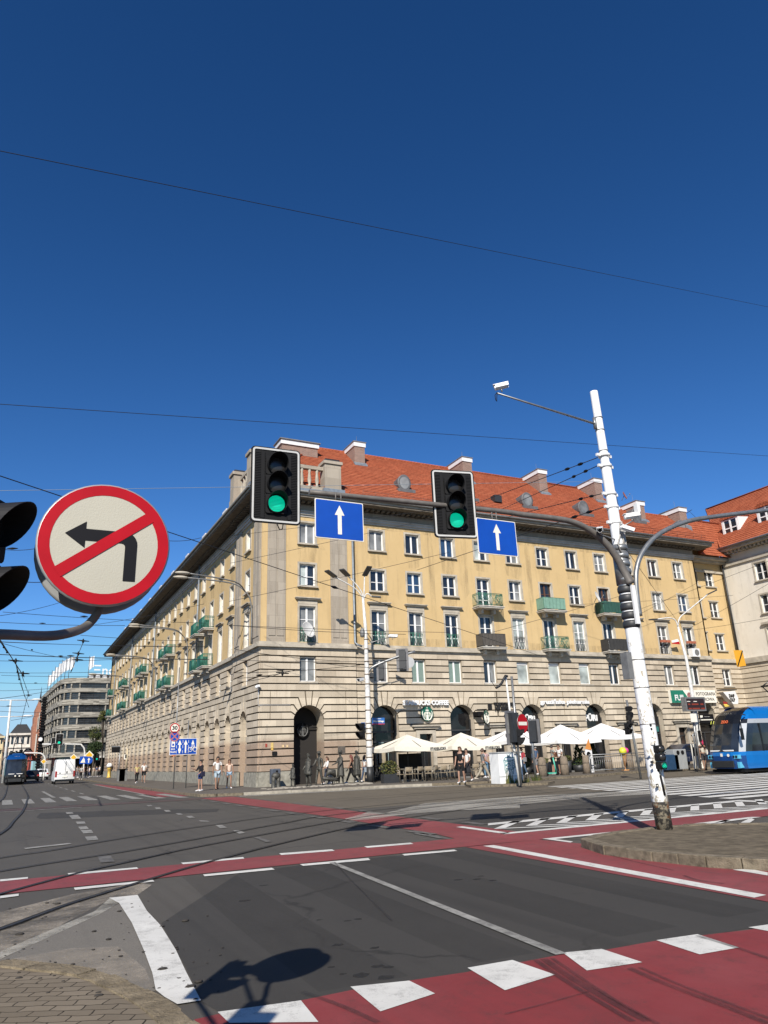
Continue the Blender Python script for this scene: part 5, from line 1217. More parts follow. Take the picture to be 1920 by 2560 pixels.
for z, r in ((1.6,.2),(2.2,.198),(2.6,.195),(3.0,.19),(3.3,.188),(3.6,.186),(4.4,.18),(5.2,.175),(6.0,.168),(6.6,.162),(7.4,.15),(8.2,.14),(8.8,.13)): b.lathe([(r-.02, -.03), (r+.012, -.03), (r+.012, .03), (r-.02, .03)], (LP.x, LP.y, z), 12, cap=False)
b.build('bands', M('rusty_band', (.25,.19,.14), .7, .2, var=.5, scale=6), lp)
p = L43(862, 752); b = MB(); b.tube([L43(632, 818), p], .03, 6); b.build('camera_boom', GALV, lp); cctv('white camera on a boom right of the lamp post', p, (.8, -.5, -.1), .55, .12)
cctv('small cream camera left of the lamp post above the arch', L43(578, 1142), (-.8, -.5, -.15), .5, .12, mast_pt=L43(620, 1150))
# bent signal arm on the lamp post seen from behind
b = MB(); b.tube(smooth_line([L43(645,1240), L43(636,1130), L43(650,1060), L43(700,1015)+Vector((0,-.2,0)), L43(830,955)+Vector((.1,-.6,0)), L43(975,905)+Vector((.2,-1.0,0))], 4), .085, 8); b.build('signal_arm', GALV, lp)
def back_signal(label, p, d, s=1.0, name='traffic_light', plate=True):
    o = thing(name, label, 'traffic light', p); fm = head_frame(p, d)
    b = MB(); b.prism(rrect(.62*s, 1.15*s, .05*s), 0, .03, lambda u, z, q: fm(u, q, z)); b.build('backplate', M('grey_plate_back', (.17,.17,.18), .6, .1, var=.15), o)
    b = MB(); b.box((-.17*s, -.2*s, -.5*s), (.17*s, 0, .5*s), fm=fm); b.build('housing', CHAR, o)
    b = MB()
    for i in range(3): visor(b, lambda x, y, z: fm(x, y+.03, z), (.33-.33*i)*s, .14*s, .26*s)
    b.build('visors', BLACK, o)
    return o
back_signal('grey back of a traffic light on the near end of the bent arm', L43(735, 1075)+Vector((.05,-.3,0)), (.45, .9), .95)
back_signal('grey back of a traffic light at the tip of the bent arm', L43(880, 975)+Vector((.15,-.8,0)), (.45, .9), 1.25)
b = MB(); b.lathe([(.36, 0), (.36, .03)], L43(925, 1000)+Vector((.2,-.9,0)), 20, ax=(-.45, -.9, 0)); tag(b.build('round_sign', M('round_sign_back', (.42,.43,.44), .5, .3, var=.1)), 'round grey sign back at the tip of the bent signal arm', 'road sign')
def small_signal(label, base_px, base_Y, z, face, name='traffic_light', n=2, s=1.0, dx=0.0):
    p = P(base_px, 1900, base_Y); return signal(name, label, (p.x+dx, base_Y, z), face, .1*s, -1, None, .25*s, n=n, vis=.2*s)
small_signal('small black pedestrian light left of the white lamp post', 600+1265*400/1659, 43.2, 3.15, (-1, -.15), s=1.9)
# centre posts by the utility cabinet
def post(label, x, y, z0, z1, r=.045, name='sign_post', mt=GALV, cat='post', lean=0.0):
    b = MB(); b.tube([(x, y, z0), (x+lean, y, z1)], r, 10); return tag(b.build(name, mt), label, cat)
c0 = G(*b3(428, 1300), .1); X0, Y0_ = c0
post('tall grey post with the no entry sign behind the white cabinet', X0, Y0_, .1, 5.1, .06)
def PB3(x, y, Y=None): return P(*b3(x, y), Y or Y0_)
p = PB3(425, 660); ne = thing('no_entry_sign', 'round red no entry sign with white bar', 'road sign', (p.x, Y0_-.12, p.z))
b = MB(); b.lathe([(.45, 0), (.45, .03)], (p.x, Y0_-.09, p.z), 28, ax=(.35, -.93, 0)); b.build('plate', GALV, ne)
nn = Vector((.35, -.93, 0)).normalized(); fm_ = head_frame((p.x, Y0_-.09, p.z), nn)
b = MB(); b.disc(fm_(0, .034, 0), .44, nn, 28); b.build('red_face', SIGNR, ne); b = MB(); b.box((-.36, .036, -.08), (.36, .04, .08), fm=fm_); b.build('white_bar', SIGNW, ne)
q = PB3(340, 700); back_signal('black signal head left of the no entry sign', (q.x, Y0_+.05, q.z), (-.2, .98), 1.35)
q = PB3(300, 640); b = MB(); b.box((q.x-.14, Y0_-.02, q.z-.55), (q.x+.12, Y0_+.02, q.z+.35)); b.tube([(q.x, Y0_, q.z-.5), (q.x+.05, Y0_, q.z-1.3), (q.x+.5, Y0_, q.z-1.6)], .03, 6); tag(b.build('narrow_sign', GREYP), 'narrow grey sign back left of the no entry post', 'road sign')
q = PB3(420, 800); small_signal('low black pedestrian light under the no entry sign', b3(425, 0)[0], Y0_-.1, q.z, (.95, -.3), s=1.5)
# slanted white pole with black cable
pw0, pw1 = PB3(380, 960), PB3(285, 165)
b = MB(); b.tube([(pw0.x+.12, Y0_+.15, .1), pw0+Vector((0,.15,0)), pw1+Vector((0,.15,0))], [.06, .055, .045], 8); wp = tag(b.build('white_pole', WHITEPOLE), 'thin leaning white pole with a black cable at its tip', 'pole')
b = MB(); b.tube([PB3(285,170), PB3(265,162), PB3(245,200), PB3(225,240), PB3(200,270), PB3(165,290)], .06, 6); b.tube([PB3(165,290), PB3(110,210), PB3(105,130)], .015, 4); b.build('cable', WIRE, wp)
c1_ = G(*b3(580, 1250), .1)
sp2 = post('grey signal post standing right of the white cabinet', c1_[0], c1_[1], .1, 3.3, .07)
q = P(*b3(550, 740), c1_[1]); back_signal('dark signal head seen from the side on the grey post', (q.x, c1_[1]-.1, q.z), (.9, .45), 1.1)
b = MB()
for i in range(60):
    a = random.uniform(0, 2*pi); d = random.uniform(0, .3); h = random.uniform(.1, .45); x, y = c1_[0]+cos(a)*d, c1_[1]+sin(a)*d*.6-.1
    b.poly([(x-.015, y, .1), (x+.015, y, .1), (x+cos(a)*.12, y, .1+h)], random.choice([1, 2]))
tag(b.build('weed_tuft', LEAF, fixn=False), 'dry weed tuft at the foot of the grey signal post', 'weeds')
# right hand signal post in the railing gap
c2 = G(*b4(405, 1178), .0)
post('thin grey post with black signals left of the white mast', c2[0], c2[1], 0, 4.0, .06, lean=-.25)
for (x, y), lab, fc in (((355, 510), 'upper black signal on the thin post left of the mast', (.95, .3)), ((345, 600), 'middle black signal on the thin post left of the mast', (.9, -.4)), ((320, 680), 'lower black signal on the thin post left of the mast', (.2, -1))):
    q = P(*b4(x, y), c2[1]); small_signal(lab, b4(x, 0)[0], c2[1], q.z, fc, s=1.15)
# tram stop pole and display
c3_ = G(*b4(970, 1100), .12)
td = thing('stop_lamp_post', 'leaning looking white lamp post behind the departure display', 'street lamp', (c3_[0], 36.0, .12))
def PB4(x, y, Y=36.0): return P(*b4(x, y), Y)
lp0 = PB4(985, 800); lp1 = PB4(825, 0); L7 = lambda x, y: P(*c7(x, y), 36.0)
b = MB(); b.tube([(lp0.x, 36, .12), lp0, (lp0.x, 36, lp1.z), L7(865, 1720)], [.17, .16, .1, .07], 10); b.build('pole', WHITEPOLE, td)
for pts, hd, d in (((( 865,1720), (880,1640), (960,1570), (1125,1435)), (1125,1435), (.8,-.3,.35)), (((865,1720), (840,1660), (780,1640), (665,1655)), (668,1655), (-.9,-.3,-.1))):
    b = MB(); b.tube(smooth_line([L7(*q) for q in pts], 4), .04, 6); b.build('arm', WHITEPOLE, td); b = MB(); lamp_head(b, L7(*hd), d, L=.75); b.build('lamp_head', CHAR, td)
dp = thing('departure_display', 'dark departure display board with red text lines at the tram stop', 'display', (c3_[0], 35, .12))
q0, q1 = PB4(858, 505, 35.0), PB4(1030, 365, 35.0); b = MB(); b.box((q0.x, 35, q0.z), (q1.x, 35.35, q1.z)); b.build('case', GREYP, dp)
b = MB(); b.box((q0.x+.1, 34.99, q0.z+.1), (q1.x-.1, 35.0, q1.z-.1)); b.build('screen', M('display_dark', (.03,.012,.01), .3, var=.2), dp)
b = MB()
for i in range(7):
    z = q1.z-.5-i*.27; 
    if z < q0.z+.1: break
    for a, c in ((.25, .5), (.7, 1.5), (1.75, 2.1)):
        s_ = (q1.x-q0.x)/2.4; b.box((q0.x+a*s_, 34.975, z), (q0.x+(c+.1*(i % 3))*s_, 34.985, z+.09))
b.build('red_text', M('led_red', (.12,.02,.01), .5, var=0, emit=(.35,.05,.02), es=.5), dp)
b = MB(); b.box((q0.x+.12, 34.97, q1.z-.3), (q0.x+.4, 34.985, q1.z-.26)); b.box((q0.x+.7, 34.97, q1.z-.3), (q0.x+1.0, 34.985, q1.z-.26)); b.build('white_text', SIGNW, dp)
b = MB(); b.tube([((q0.x+q1.x)/2-.25, 35.2, .12), ((q0.x+q1.x)/2-.25, 35.2, q0.z)], .07, 8); b.tube([PB4(960, 1100, 35.1), PB4(930, 800, 35.1), PB4(915, 740, 35.1), PB4(935, 720, 35.1)], .05, 6); b.build('post', GALV, dp)
b = MB(); q = PB4(915, 572, 35.0); b.box((q.x-.28, 34.9, q.z-.26), (q.x+.28, 34.93, q.z+.26)); tag(b.build('notice_plate', SIGNW), 'small white notice plate below the departure display', 'sign')
# --- signs of the left street
def LS(x, y, Y): return P(*a2(x, y), Y)
gp = G(*a2(1440, 1245), .12); Ys = 52.0; sx = LS(1438, 1240, Ys).x
lsp = post('thin grey post carrying the thirty and lane signs', sx, Ys, .12, 7.9, .035); lsp.name = 'sign_post'
post('second thin grey post right of the blue lane sign', LS(1540, 1240, Ys).x, Ys, .12, 4.4, .035)
p = LS(1448, 731, Ys); s30 = thing('speed_sign', 'round speed limit sign reading thirty above the lane board', 'road sign', (p.x, Ys-.05, p.z))
b = MB(); b.lathe([(.33, 0), (.33, .02)], (p.x, Ys-.06, p.z), 28, ax=(0, -1, 0)); b.build('plate', SIGNW, s30)
b = MB(); b.disc((p.x, Ys-.084, p.z), .32, (0, -1, 0), 28, r2=.25); b.build('red_ring', SIGNR, s30)
b = MB(); b.add(text_mesh('30', .36, .002, .012), lambda x, y, z: (p.x+x, Ys-.086-z, p.z+y)); b.build('number', blk, s30)
p = LS(1446, 800, Ys); ns_ = thing('no_stopping_sign', 'round blue no stopping sign with red cross below the thirty', 'road sign', (p.x, Ys-.05, p.z))
b = MB(); b.lathe([(.33, 0), (.33, .02)], (p.x, Ys-.06, p.z), 28, ax=(0, -1, 0)); b.build('blue_face', BLUE, ns_); RP = M('faded_sign_red', (.50,.16,.14), .5, var=.1)
b = MB(); b.disc((p.x, Ys-.084, p.z), .325, (0, -1, 0), 28, r2=.26); fq = head_frame((p.x, Ys-.085, p.z), (0, -1))
for s_ in (1, -1): b.poly([fq(u*.7071-v*.7071*s_, 0 if s_ > 0 else .001, u*.7071*s_+v*.7071) for u, v in ((-.27,-.035),(.27,-.035),(.27,.035),(-.27,.035))])
b.build('red_cross', RP, ns_)
p0, p1 = LS(1403, 938, Ys), LS(1632, 838, Ys); q0x, q1x = p0.x, p1.x; zc = (p0.z+p1.z)/2+.03; hh = .52
lb = thing('lane_sign', 'wide blue lane sign with bus tram arrows and bicycle', 'road sign', (sx, Ys-.06, zc))
b = MB(); b.box((q0x, Ys-.06, zc-hh), (q1x, Ys-.04, zc+hh)); b.build('plate', SIGNW, lb); b = MB(); b.box((q0x+.03, Ys-.066, zc-hh+.03), (q1x-.03, Ys-.061, zc+hh-.03)); b.build('blue_face', BLUE, lb)
wl = q1x-q0x; b = MB(); yy = Ys-.070
def lx(f): return q0x+wl*f
for f_ in (.25, .48, .69):
    for i in range(3): b.box((lx(f_)-.012, yy, zc-.42+i*.32), (lx(f_)+.012, yy+.003, zc-.24+i*.32))
def arr(x, s=1, zb=-.42):
    b.poly([(x+u*s, yy, zc+v) for u, v in ((-.045, zb), (.045, zb), (.045, .12), (.13, .12), (0, .42), (-.13, .12), (-.045, .12))])
arr(lx(.365)); arr(lx(.585)); arr(lx(.85), .8, .1)
b.box((lx(.06), yy, zc-.02), (lx(.19), yy+.003, zc+.38)); b.box((lx(.315), yy-.002, zc-.3), (lx(.415), yy+.001, zc-.12))
for s_ in (-.16, .16): b.disc((lx(.85)+s_, yy, zc-.2), .15, (0, -1, 0), 18, r2=.115)
for u0, v0, u1, v1 in ((-.16,-.2,-.03,.02), (-.03,.02,.1,.02), (.1,.02,0,-.2), (0,-.2,-.16,-.2), (0,-.2,-.06,.08), (.16,-.2,.08,.1)): b.tube([(lx(.85)+u0, yy, zc+v0), (lx(.85)+u1, yy, zc+v1)], .014, 4)
b.add(text_mesh('BUS', .14, .002, .004), lambda x, y, z: (lx(.125)+x, yy-z, zc-.16+y)); b.add(text_mesh('TRAM', .14, .002, .004), lambda x, y, z: (lx(.125)+x, yy-z, zc-.34+y))
b.build('white_symbols', SIGNW, lb)
b = MB(); b.box((lx(.09), yy-.004, zc+.06), (lx(.16), yy-.001, zc+.2)); b.build('blue_detail', BLUE, lb)
b = MB(); q = LS(1440, 948, Ys); b.box((q.x-.13, Ys-.05, q.z-.12), (q.x+.13, Ys-.035, q.z+.12)); tag(b.build('orange_plate', M('orange_plate', (.62,.16,.02), .5, var=.1)), 'small orange plate right below the blue lane sign', 'sign')
# bus stop furniture further along
Yb = 88.0
st = thing('stop_display', 'black display board on a pole at the left street stop', 'display', (LS(990, 1140, Yb).x, Yb, .12))
b = MB(); p, q = LS(925, 935, Yb), LS(995, 887, Yb); b.box((p.x, Yb-.1, p.z), (q.x, Yb+.15, q.z)); b.build('board', BLACKM, st); b = MB(); b.box((p.x, Yb-.12, q.z), (q.x, Yb+.17, q.z+.12)); b.build('board_hood', GALV, st)
b = MB(); x = LS(990, 1000, Yb).x; b.tube([(x, Yb, .12), (x, Yb, q.z)], .07, 6); b.build('pole', GALV, st)
st = thing('stop_sign_pole', 'white bus stop flag sign on a striped pole', 'stop sign', (LS(1050, 1100, Yb).x, Yb, .12))
b = MB(); p, q = LS(1028, 990, Yb), LS(1062, 948, Yb); b.box((p.x, Yb-.04, p.z), (q.x, Yb, q.z)); b.build('plate', SIGNW, st); b = MB(); b.box((p.x+.3, Yb-.06, p.z+.5), (q.x-.3, Yb-.045, q.z-.4)); b.box((p.x+.2, Yb-.05, p.z+.4), (q.x-.2, Yb-.044, p.z+.5)); b.build('bus_symbol', CHAR, st)
b = MB(); x = LS(1048, 1050, Yb).x; b.tube([(x, Yb, .12), (x, Yb, 1.4)], .08, 6, 1); b.tube([(x, Yb, 1.4), (x, Yb, q.z+.6)], .08, 6, 0); b.build('pole', [M('cream_pole', (.6,.5,.33), .6, var=.2), CHAR], st)
for i, x in enumerate((995, 1010, 1030)):
    b = MB(); p = LS(x, 1120, Yb-1); b.box((p.x-.28, Yb-1.3, .12), (p.x+.28, Yb-.8, 1.25)); b.box((p.x-.32, Yb-1.35, 1.25), (p.x+.32, Yb-.75, 1.35), 1); tag(b.build('litter_bin', [GREYP, CHAR]), ['left grey litter bin below the black stop display', 'middle grey litter bin between the two stop poles', 'right grey litter bin beside the stop sign pole'][i], 'bin', 'bins at the left street stop')
b = MB(); p = LS(903, 1120, 118); b.lathe([(.3,0),(.3,.1),(.2,.15),(.22,1.1),(.3,1.15),(.26,1.5),(.1,1.7)], (p.x, 118, .12), 12, 0); b.lathe([(.4,0),(.42,.25),(.2,.55)], (p.x, 118, 1.55), 12, 1); tag(b.build('hydrant', [M('hydrant_yellow', (.62,.42,.08), .5, var=.15), WHITEP]), 'yellow street hydrant with white cap by the wall', 'hydrant')
# wall lamps along the left front
for i, (hx1, hx2, rt_, ft_) in enumerate((((845,1368),(800,1405),((1060,1405),(1120,1460),(1150,1520)),(1160,1659)), ((435,232),(390,252),((560,255),(640,300),(670,345)),(680,410)), ((240,388),(205,405),((340,400),(410,430),(438,480)),(440,560)), ((98,508),(65,515),((180,515),(235,545),(252,590)),(252,650)))):
    cc = c3 if i == 0 else c4; f_ = PX(*cc(*ft_), XC-.1)
    o = thing('wall_lamp', ['nearest double street lamp curving out from the left front', 'second double street lamp along the left front', 'third double street lamp along the left front', 'farthest double street lamp along the left front'][i], 'street lamp', f_, 'wall lamps along the left front')
    rp = [PX(*cc(*q), XC-.3-.8*(2-k)) for k, q in enumerate(rt_)]; Yl = f_.y
    rp = [Vector((XC-.2, Yl, f_.z)), Vector((XC-.25, Yl, f_.z+2.6)), Vector((XC-.7, Yl, f_.z+3.5)), Vector((XC-1.7, Yl, f_.z+4.0)), Vector((XC-4.6, Yl, f_.z+4.15))]
    b = MB(); b.tube(smooth_line(rp, 4), .05, 6); b.tube(smooth_line([rp[2], rp[3]+Vector((0,-.9,-.1)), rp[4]+Vector((-.2,-1.6,-.1))], 4), .045, 6); b.build('arm', GREYP, o)
    for e in (rp[4], rp[4]+Vector((-.2,-1.6,-.1))):
        b = MB(); b.ball(e+Vector((-.35, 0, 0)), (.5, .18, .11), 10, 6); b.build('lamp_head', M('lamp_shell', (.5,.45,.36), .5, var=.15), o)
# tall cross arm lamp mast on the left
Yt = 120; o = thing('lamp_mast', 'tall white mast with crossed lamp arms at the left edge', 'street lamp', (LS(42, 1000, Yt).x, Yt, 0))
b = MB(); p = LS(90, 500, Yt); b.tube([(LS(38, 1060, Yt).x, Yt, 0), p], [.22, .12], 8); b.build('pole', WHITEPOLE, o)
for (ax_, ay), s_ in (((92, 505), 3.0), ((70, 642), 2.2)):
    q = LS(ax_, ay, Yt); b = MB(); b.tube([(q.x-s_, Yt, q.z+.1), (q.x+s_, Yt, q.z+.1)], .07, 5); b.build('cross_arm', WHITEPOLE, o)
    for d in (-1, 1): b = MB(); b.ball((q.x+d*(s_+.3), Yt, q.z+.2), (.7, .2, .13), 8, 5); b.build('lamp_head', WHITEP, o)
# gantry lights over the left street
def gantry(label, px0, px1, py, foot, Y, heads):
    p0, p1 = LS(px0, py, Y), LS(px1, py, Y); ff = LS(foot, 1000, Y); o = thing('signal_gantry', label, 'signal mast', (ff.x, Y, 0)); b = MB()
    b.tube(smooth_line([(ff.x, Y, 0), (ff.x, Y, p1.z-1.2), (ff.x-(.5 if p0.x < ff.x else -.5), Y, p1.z-.2), (p1.x, Y, p1.z), (p0.x, Y, p0.z)], 3), .12, 6); b.build('arm', WHITEPOLE, o)
    return o
gantry('white signal gantry with green light over the left street', 350, 640, 865, 697, 125, None)
p = LS(492, 824, 124.5); signal('traffic_light', 'distant traffic light with white border showing green over the left street', p, (0, -1), .17, 2, (2.3, 4.2), 1.0, vis=.3) if False else None
def far_signal(label, x, y, Y, w, h, lit):
    p = LS(x, y, Y); o = thing('traffic_light', label, 'traffic light', p); fm = head_frame(p, (0, -1))
    b = MB(); b.prism(rrect(w, h, .08), 0, .04, lambda u, z, q: fm(u, q, z)); b.build('white_border', M('border_white', (.62,.62,.60), .5, var=.1), o)
    b = MB(); b.prism(rrect(w*.86, h*.92, .06), .04, .1, lambda u, z, q: fm(u, q, z)); b.build('backplate', BLACKM, o)
    for i in range(3):
        b = MB(); b.disc(fm(0, .12, h*(.28-.28*i)), h*.11, (0, -1, 0), 14); b.build('lens', LENSG if i == lit else LENSD, o)
far_signal('distant white bordered traffic light lit green above the white van', 492, 824, 124.5, 1.05, 1.65, 2)
far_signal('distant smaller white bordered traffic light left of the green one', 446, 840, 124.6, 0.75, 1.05, -1)
far_signal('distant low traffic light on the pole above the van', 457, 878, 124.3, .72, .75, -1)
far_signal('distant green light right of the yellow diamond sign', 804, 970, 150, .85, 1.25, 2)
far_signal('distant dark traffic light above the far tram', 173, 935, 130, .55, 1.0, -1)
gantry('white signal gantry above the far tram', 190, 300, 938, 376, 131, None)
gantry('thin white pipe gantry running to the end of the apartment block', 520, 720, 822, 860, 126.5, None) if False else None
def diamond(label, x, y, Y, s):
    p = LS(x, y, Y); o = thing('priority_sign', label, 'road sign', p); b = MB(); b.poly([(p.x+u*s, Y, p.z+v*s) for u, v in ((-1,0),(0,-1),(1,0),(0,1))]); b.build('white_plate', SIGNW, o)
    b = MB(); b.poly([(p.x+u*s*.75, Y-.03, p.z+v*s*.75) for u, v in ((-1,0),(0,-1),(1,0),(0,1))]); b.build('yellow_face', M('sign_yellow', (.72,.42,.02), .45, var=.05), o)
    b = MB(); b.tube([(p.x, Y+.06, .0), (p.x, Y+.06, p.z+s)], .05, 5); b.build('post', GALV, o)
diamond('large yellow diamond priority sign near the far corner', 740, 955, 118, .62); diamond('smaller yellow diamond priority sign above the far crowd', 610, 973, 119, .48); diamond('smallest yellow diamond sign behind the dark car', 362, 1008, 126, .4)
p = LS(736, 998, 117.5); b = MB(); b.lathe([(.52, 0), (.52, .05)], p, 22, ax=(0, -1, 0)); o = tag(b.build('mandatory_sign', BLUE), 'round blue up arrow sign below the large yellow diamond', 'road sign')
b = MB(); b.poly([(p.x+u*.75, 117.44, p.z+v*.75) for u, v in ((-.09,-.45),(.09,-.45),(.09,.1),(.26,.1),(0,.48),(-.26,.1),(-.09,.1))]); b.build('white_arrow', SIGNW, o)
p = LS(692, 996, 117.6); b = MB(); b.box((p.x-.5, 117.6, p.z-.5), (p.x+.5, 117.65, p.z+.5)); o = tag(b.build('crossing_sign', BLUE), 'square blue crossing sign left of the round arrow sign', 'road sign')
b = MB(); b.poly([(p.x-.38, 117.56, p.z-.35), (p.x+.38, 117.56, p.z-.35), (p.x, 117.56, p.z+.38)]); b.build('white_triangle', SIGNW, o)
# yellow square sign hung on wires at the right
p = P(*crop(1620, 1580, 300)(1265, 370), 34); b = MB(); s_ = .55; b.poly([(p.x-s_*.8, 34, p.z+s_), (p.x-s_*.65, 34, p.z-s_), (p.x+s_*.95, 34, p.z-s_*.8), (p.x+s_*.75, 34, p.z+s_*1.05)]); o = tag(b.build('wire_sign', M('orange_yellow', (.75,.36,.02), .5, var=.05)), 'orange square sign with black diagonal hung on the wires', 'sign')
b = MB(); b.tube([(p.x-s_*.6, 33.97, p.z-s_*.9), (p.x+s_*.7, 33.97, p.z+s_*.95)], .045, 4); b.build('diagonal_bar', BLACKM, o)
# ------------------------------------------------------------------ trams
TB = M('tram_blue', (.004,.15,.48), .22, var=.08, scale=.8, spec=.6, obj=True); TBD = M('tram_dark_blue', (.004,.055,.22), .25, var=.05, spec=.6, obj=True); TBL = M('tram_light_blue', (.10,.42,.62), .3, var=.05, obj=True)
TK_ = M('tram_black', (.010,.011,.013), .25, var=0, spec=.5); TGL = glass('tram_glass', (.016,.02,.026), .04, .7); TSIL = M('tram_silver', (.55,.57,.58), .35, .3, var=.05)
def tram(name, label, loc, rz, L=32, dark=False, num='3314', line='ZOO'):
    """front at x=0 looking to -x, body along +x, width in y"""
    o = thing(name, label, 'tram', (0,0,0))
    zs = [.28, .55, .95, 1.15, 1.5, 2.1, 2.62, 2.85, 3.1, 3.32, 3.48, 3.55]
    xf = [.12, .02, .0, .03, .13, .34, .58, .72, .95, 1.35, 1.9, 2.6]
    hw = [1.12, 1.17, 1.2, 1.2, 1.2, 1.19, 1.16, 1.14, 1.1, 1.0, .8, .55]
    def plan(i):
        x, w = xf[i], hw[i]; s_ = [(L, -w), (26, -w), (20, -w), (14, -w), (9.3, -w), (7.9, -w), (6.5, -w), (4.9, -w), (3.3, -w), (1.9, -w), (x+1.0, -w*.99), (x+.55, -w*.95), (x+.22, -w*.8), (x+.05, -w*.5), (x, 0)]
        return s_+[(a, -b_) for a, b_ in reversed(s_[:-1])]
    PL = [[(a, y, zs[i]) for a, y in plan(i)] for i in range(len(zs))]
    N_ = len(PL[0]); parts = {}
    def put(k, quad):
        parts.setdefault(k, MB()).poly(quad, sm=True)
    for i in range(len(zs)-1):
        for j in range(N_-1):
            q = [PL[i][j], PL[i][j+1], PL[i+1][j+1], PL[i+1][j]]; z = (zs[i]+zs[i+1])/2; c = min(j, N_-2-j)       # c: 0 back .. 13 nose
            front = c >= 11
            if front and .95 < z < 1.15: k = 'nose'
            elif front and z < .95: k = 'bumper'
            elif front and z < 2.62: k = 'windscreen' if c >= 12 else 'pillar'
            elif front and z < 2.85: k = 'destination_band'
            elif front: k = 'roof_cap' if c >= 12 else 'roof_panel'
            elif z < 1.15: k = 'skirt'
            elif z < 2.62: k = 'door' if c in (5, 2) and z < 2.7 else ('cab_window' if c in (9, 10) else 'side_window')
            elif z < 2.85: k = 'silver_band'
            else: k = 'roof_panel'
            put((k, j if k in ('side_window', 'cab_window', 'door') else 0), q)
    put(('roof_panel', 0), PL[-1])
    mt = dict(nose=TB, bumper=TBD, windscreen=TGL, pillar=TSIL if not dark else TK_, destination_band=TK_, roof_cap=TK_, roof_panel=TB, skirt=TB, door=TGL, cab_window=TGL, side_window=TGL, silver_band=TSIL)
    if dark: mt.update(bumper=TK_, roof_cap=TBD, skirt=TK_, silver_band=TK_, nose=TK_, roof_panel=TBD)  # far tram: black replaces blue, its shade painted into the colours
    for (k, _), b in parts.items(): b.build(k, mt[k], o)
    b = MB()
    for x in (1.95, 3.3, 4.9, 6.5, 7.9, 9.3, 14, 20, 26):
        for s_ in (-1, 1): b = MB(); b.box((x-.05, s_*1.2-.012 if s_ > 0 else -1.215, 1.15), (x+.05, s_*1.215 if s_ > 0 else -1.188, 2.6)); b.build('window_post', TK_, o)
    b = MB(); b.box((.6, -1.0, .12), (L, 1.0, .3)); b.box((.35, -1.05, .1), (.6, 1.05, .24)); b.build('underframe', BLACKM, o)
    for s_ in (-1, 1):
        b = MB(); b.box((.1, s_*.80-.2, .80), (.42, s_*.80+.2, 1.0)); b.build('headlight', TBL if not dark else CHAR, o)
        b = MB()
        for d in (-.09, .09): b.lathe([(.065, 0), (.07, .02)], (.1, s_*.78+d, .9), 10, ax=(-1, 0, 0))
        b.build('lamp', TK_, o)
        b = MB(); b.prism([(.05, .32), (.05, .62), (.5, .66), (.42, .34)], s_*.82, s_*.98, lambda u, z, n: (u+.1, n, z)); b.build('corner_flap', TBL if not dark else CHAR, o)
        b = MB(); b.tube(smooth_line([(1.1, s_*1.1, 3.05), (.55, s_*1.32, 3.05), (.25, s_*1.42, 2.75), (.2, s_*1.42, 2.3)], 4), .035, 6); b.box((.12, s_*1.42-.05, 1.75), (.26, s_*1.42+.05, 2.35)); b.build('mirror', TK_, o)
    b = MB(); b.box((-.02, -.7, .36), (.06, .7, .7))
    for i in range(6): b.box((-.035, -.7, .38+i*.055), (-.02, .7, .4+i*.055))
    b.build('grille', CHAR, o)
    b = MB(); b.box((.06, -.75, 1.19), (.12, -.1, 1.26)); b.box((.06, .1, 1.19), (.12, .75, 1.26)); b.build('wiper_panels', WHITEP, o)
    b = MB(); b.lathe([(.08, 0), (.08, .012)], (.0, -.45, .98), 12, ax=(-1, 0, 0)); b.box((-.012, -.08, .92), (.0, .06, 1.08)); b.build('badges', SIGNW, o)
    b = MB(); b.add(text_mesh(num, .26, .004, .006), lambda x, y, z: (1.02-y*.5+.08, -x, 3.12+y)); b.add(text_mesh(num, .26, .004, .006), lambda x, y, z: (3.6+x, -1.13-z+.0-.012, 2.98+y)); b.build('fleet_number', SIGNW, o)
    if not dark:
        b = MB(); b.add(text_mesh(line, .2, .004, .008), lambda x, y, z: (.56-z+y*.5+.02, -x-.1, 2.735+y)); b.build('destination_text', M('led_orange', (.3,.06,.02), .5, var=0, emit=(.8,.16,.06), es=.7), o)
        b = MB(); b.add(text_mesh('1 1', .22, .004, .01), lambda x, y, z: (.58-z+y*.5+.02, -x+.75, 2.735+y)); b.build('line_number', M('led_yellow', (.3,.3,.05), .5, var=0, emit=(.75,.8,.15), es=.7), o)
    b = MB()
    for s_ in (-.5, .5):
        b.tube([(6.4, s_, 3.75), (4.9, s_*.8, 4.75), (6.6, s_*.5, 5.55)], .05, 6); b.tube([(6.5, s_, 3.7), (8.2, s_, 3.75)], .04, 5)
    b.tube([(4.9, -.45, 4.75), (4.9, .45, 4.75)], .06, 6); b.tube([(6.6, -.8, 5.58), (6.6, .8, 5.58)], .035, 6); b.tube([(6.3, -.8, 5.56), (6.3, .8, 5.56)], .035, 6); b.tube([(6.4, -.6, 3.75), (6.4, .6, 3.75)], .08, 6)
    b.box((5.8, -.8, 3.5), (9.0, .8, 3.68)); b.build('pantograph', TK_, o)
    for s_ in (.0,):
        b = MB(); b.box((10, -.9, 3.5), (14, .9, 3.85)); b.build('roof_unit', CHAR, o)
    return place(o, loc, rz)
tram('tram', 'blue and black tram showing its front at the right edge', (35.3, 30.12, 0), 0, 26)
tram('tram', 'far tram coloured dark for shade with blue roof on the left street', (1.25, 101, 0), pi/2, 28, dark=True)
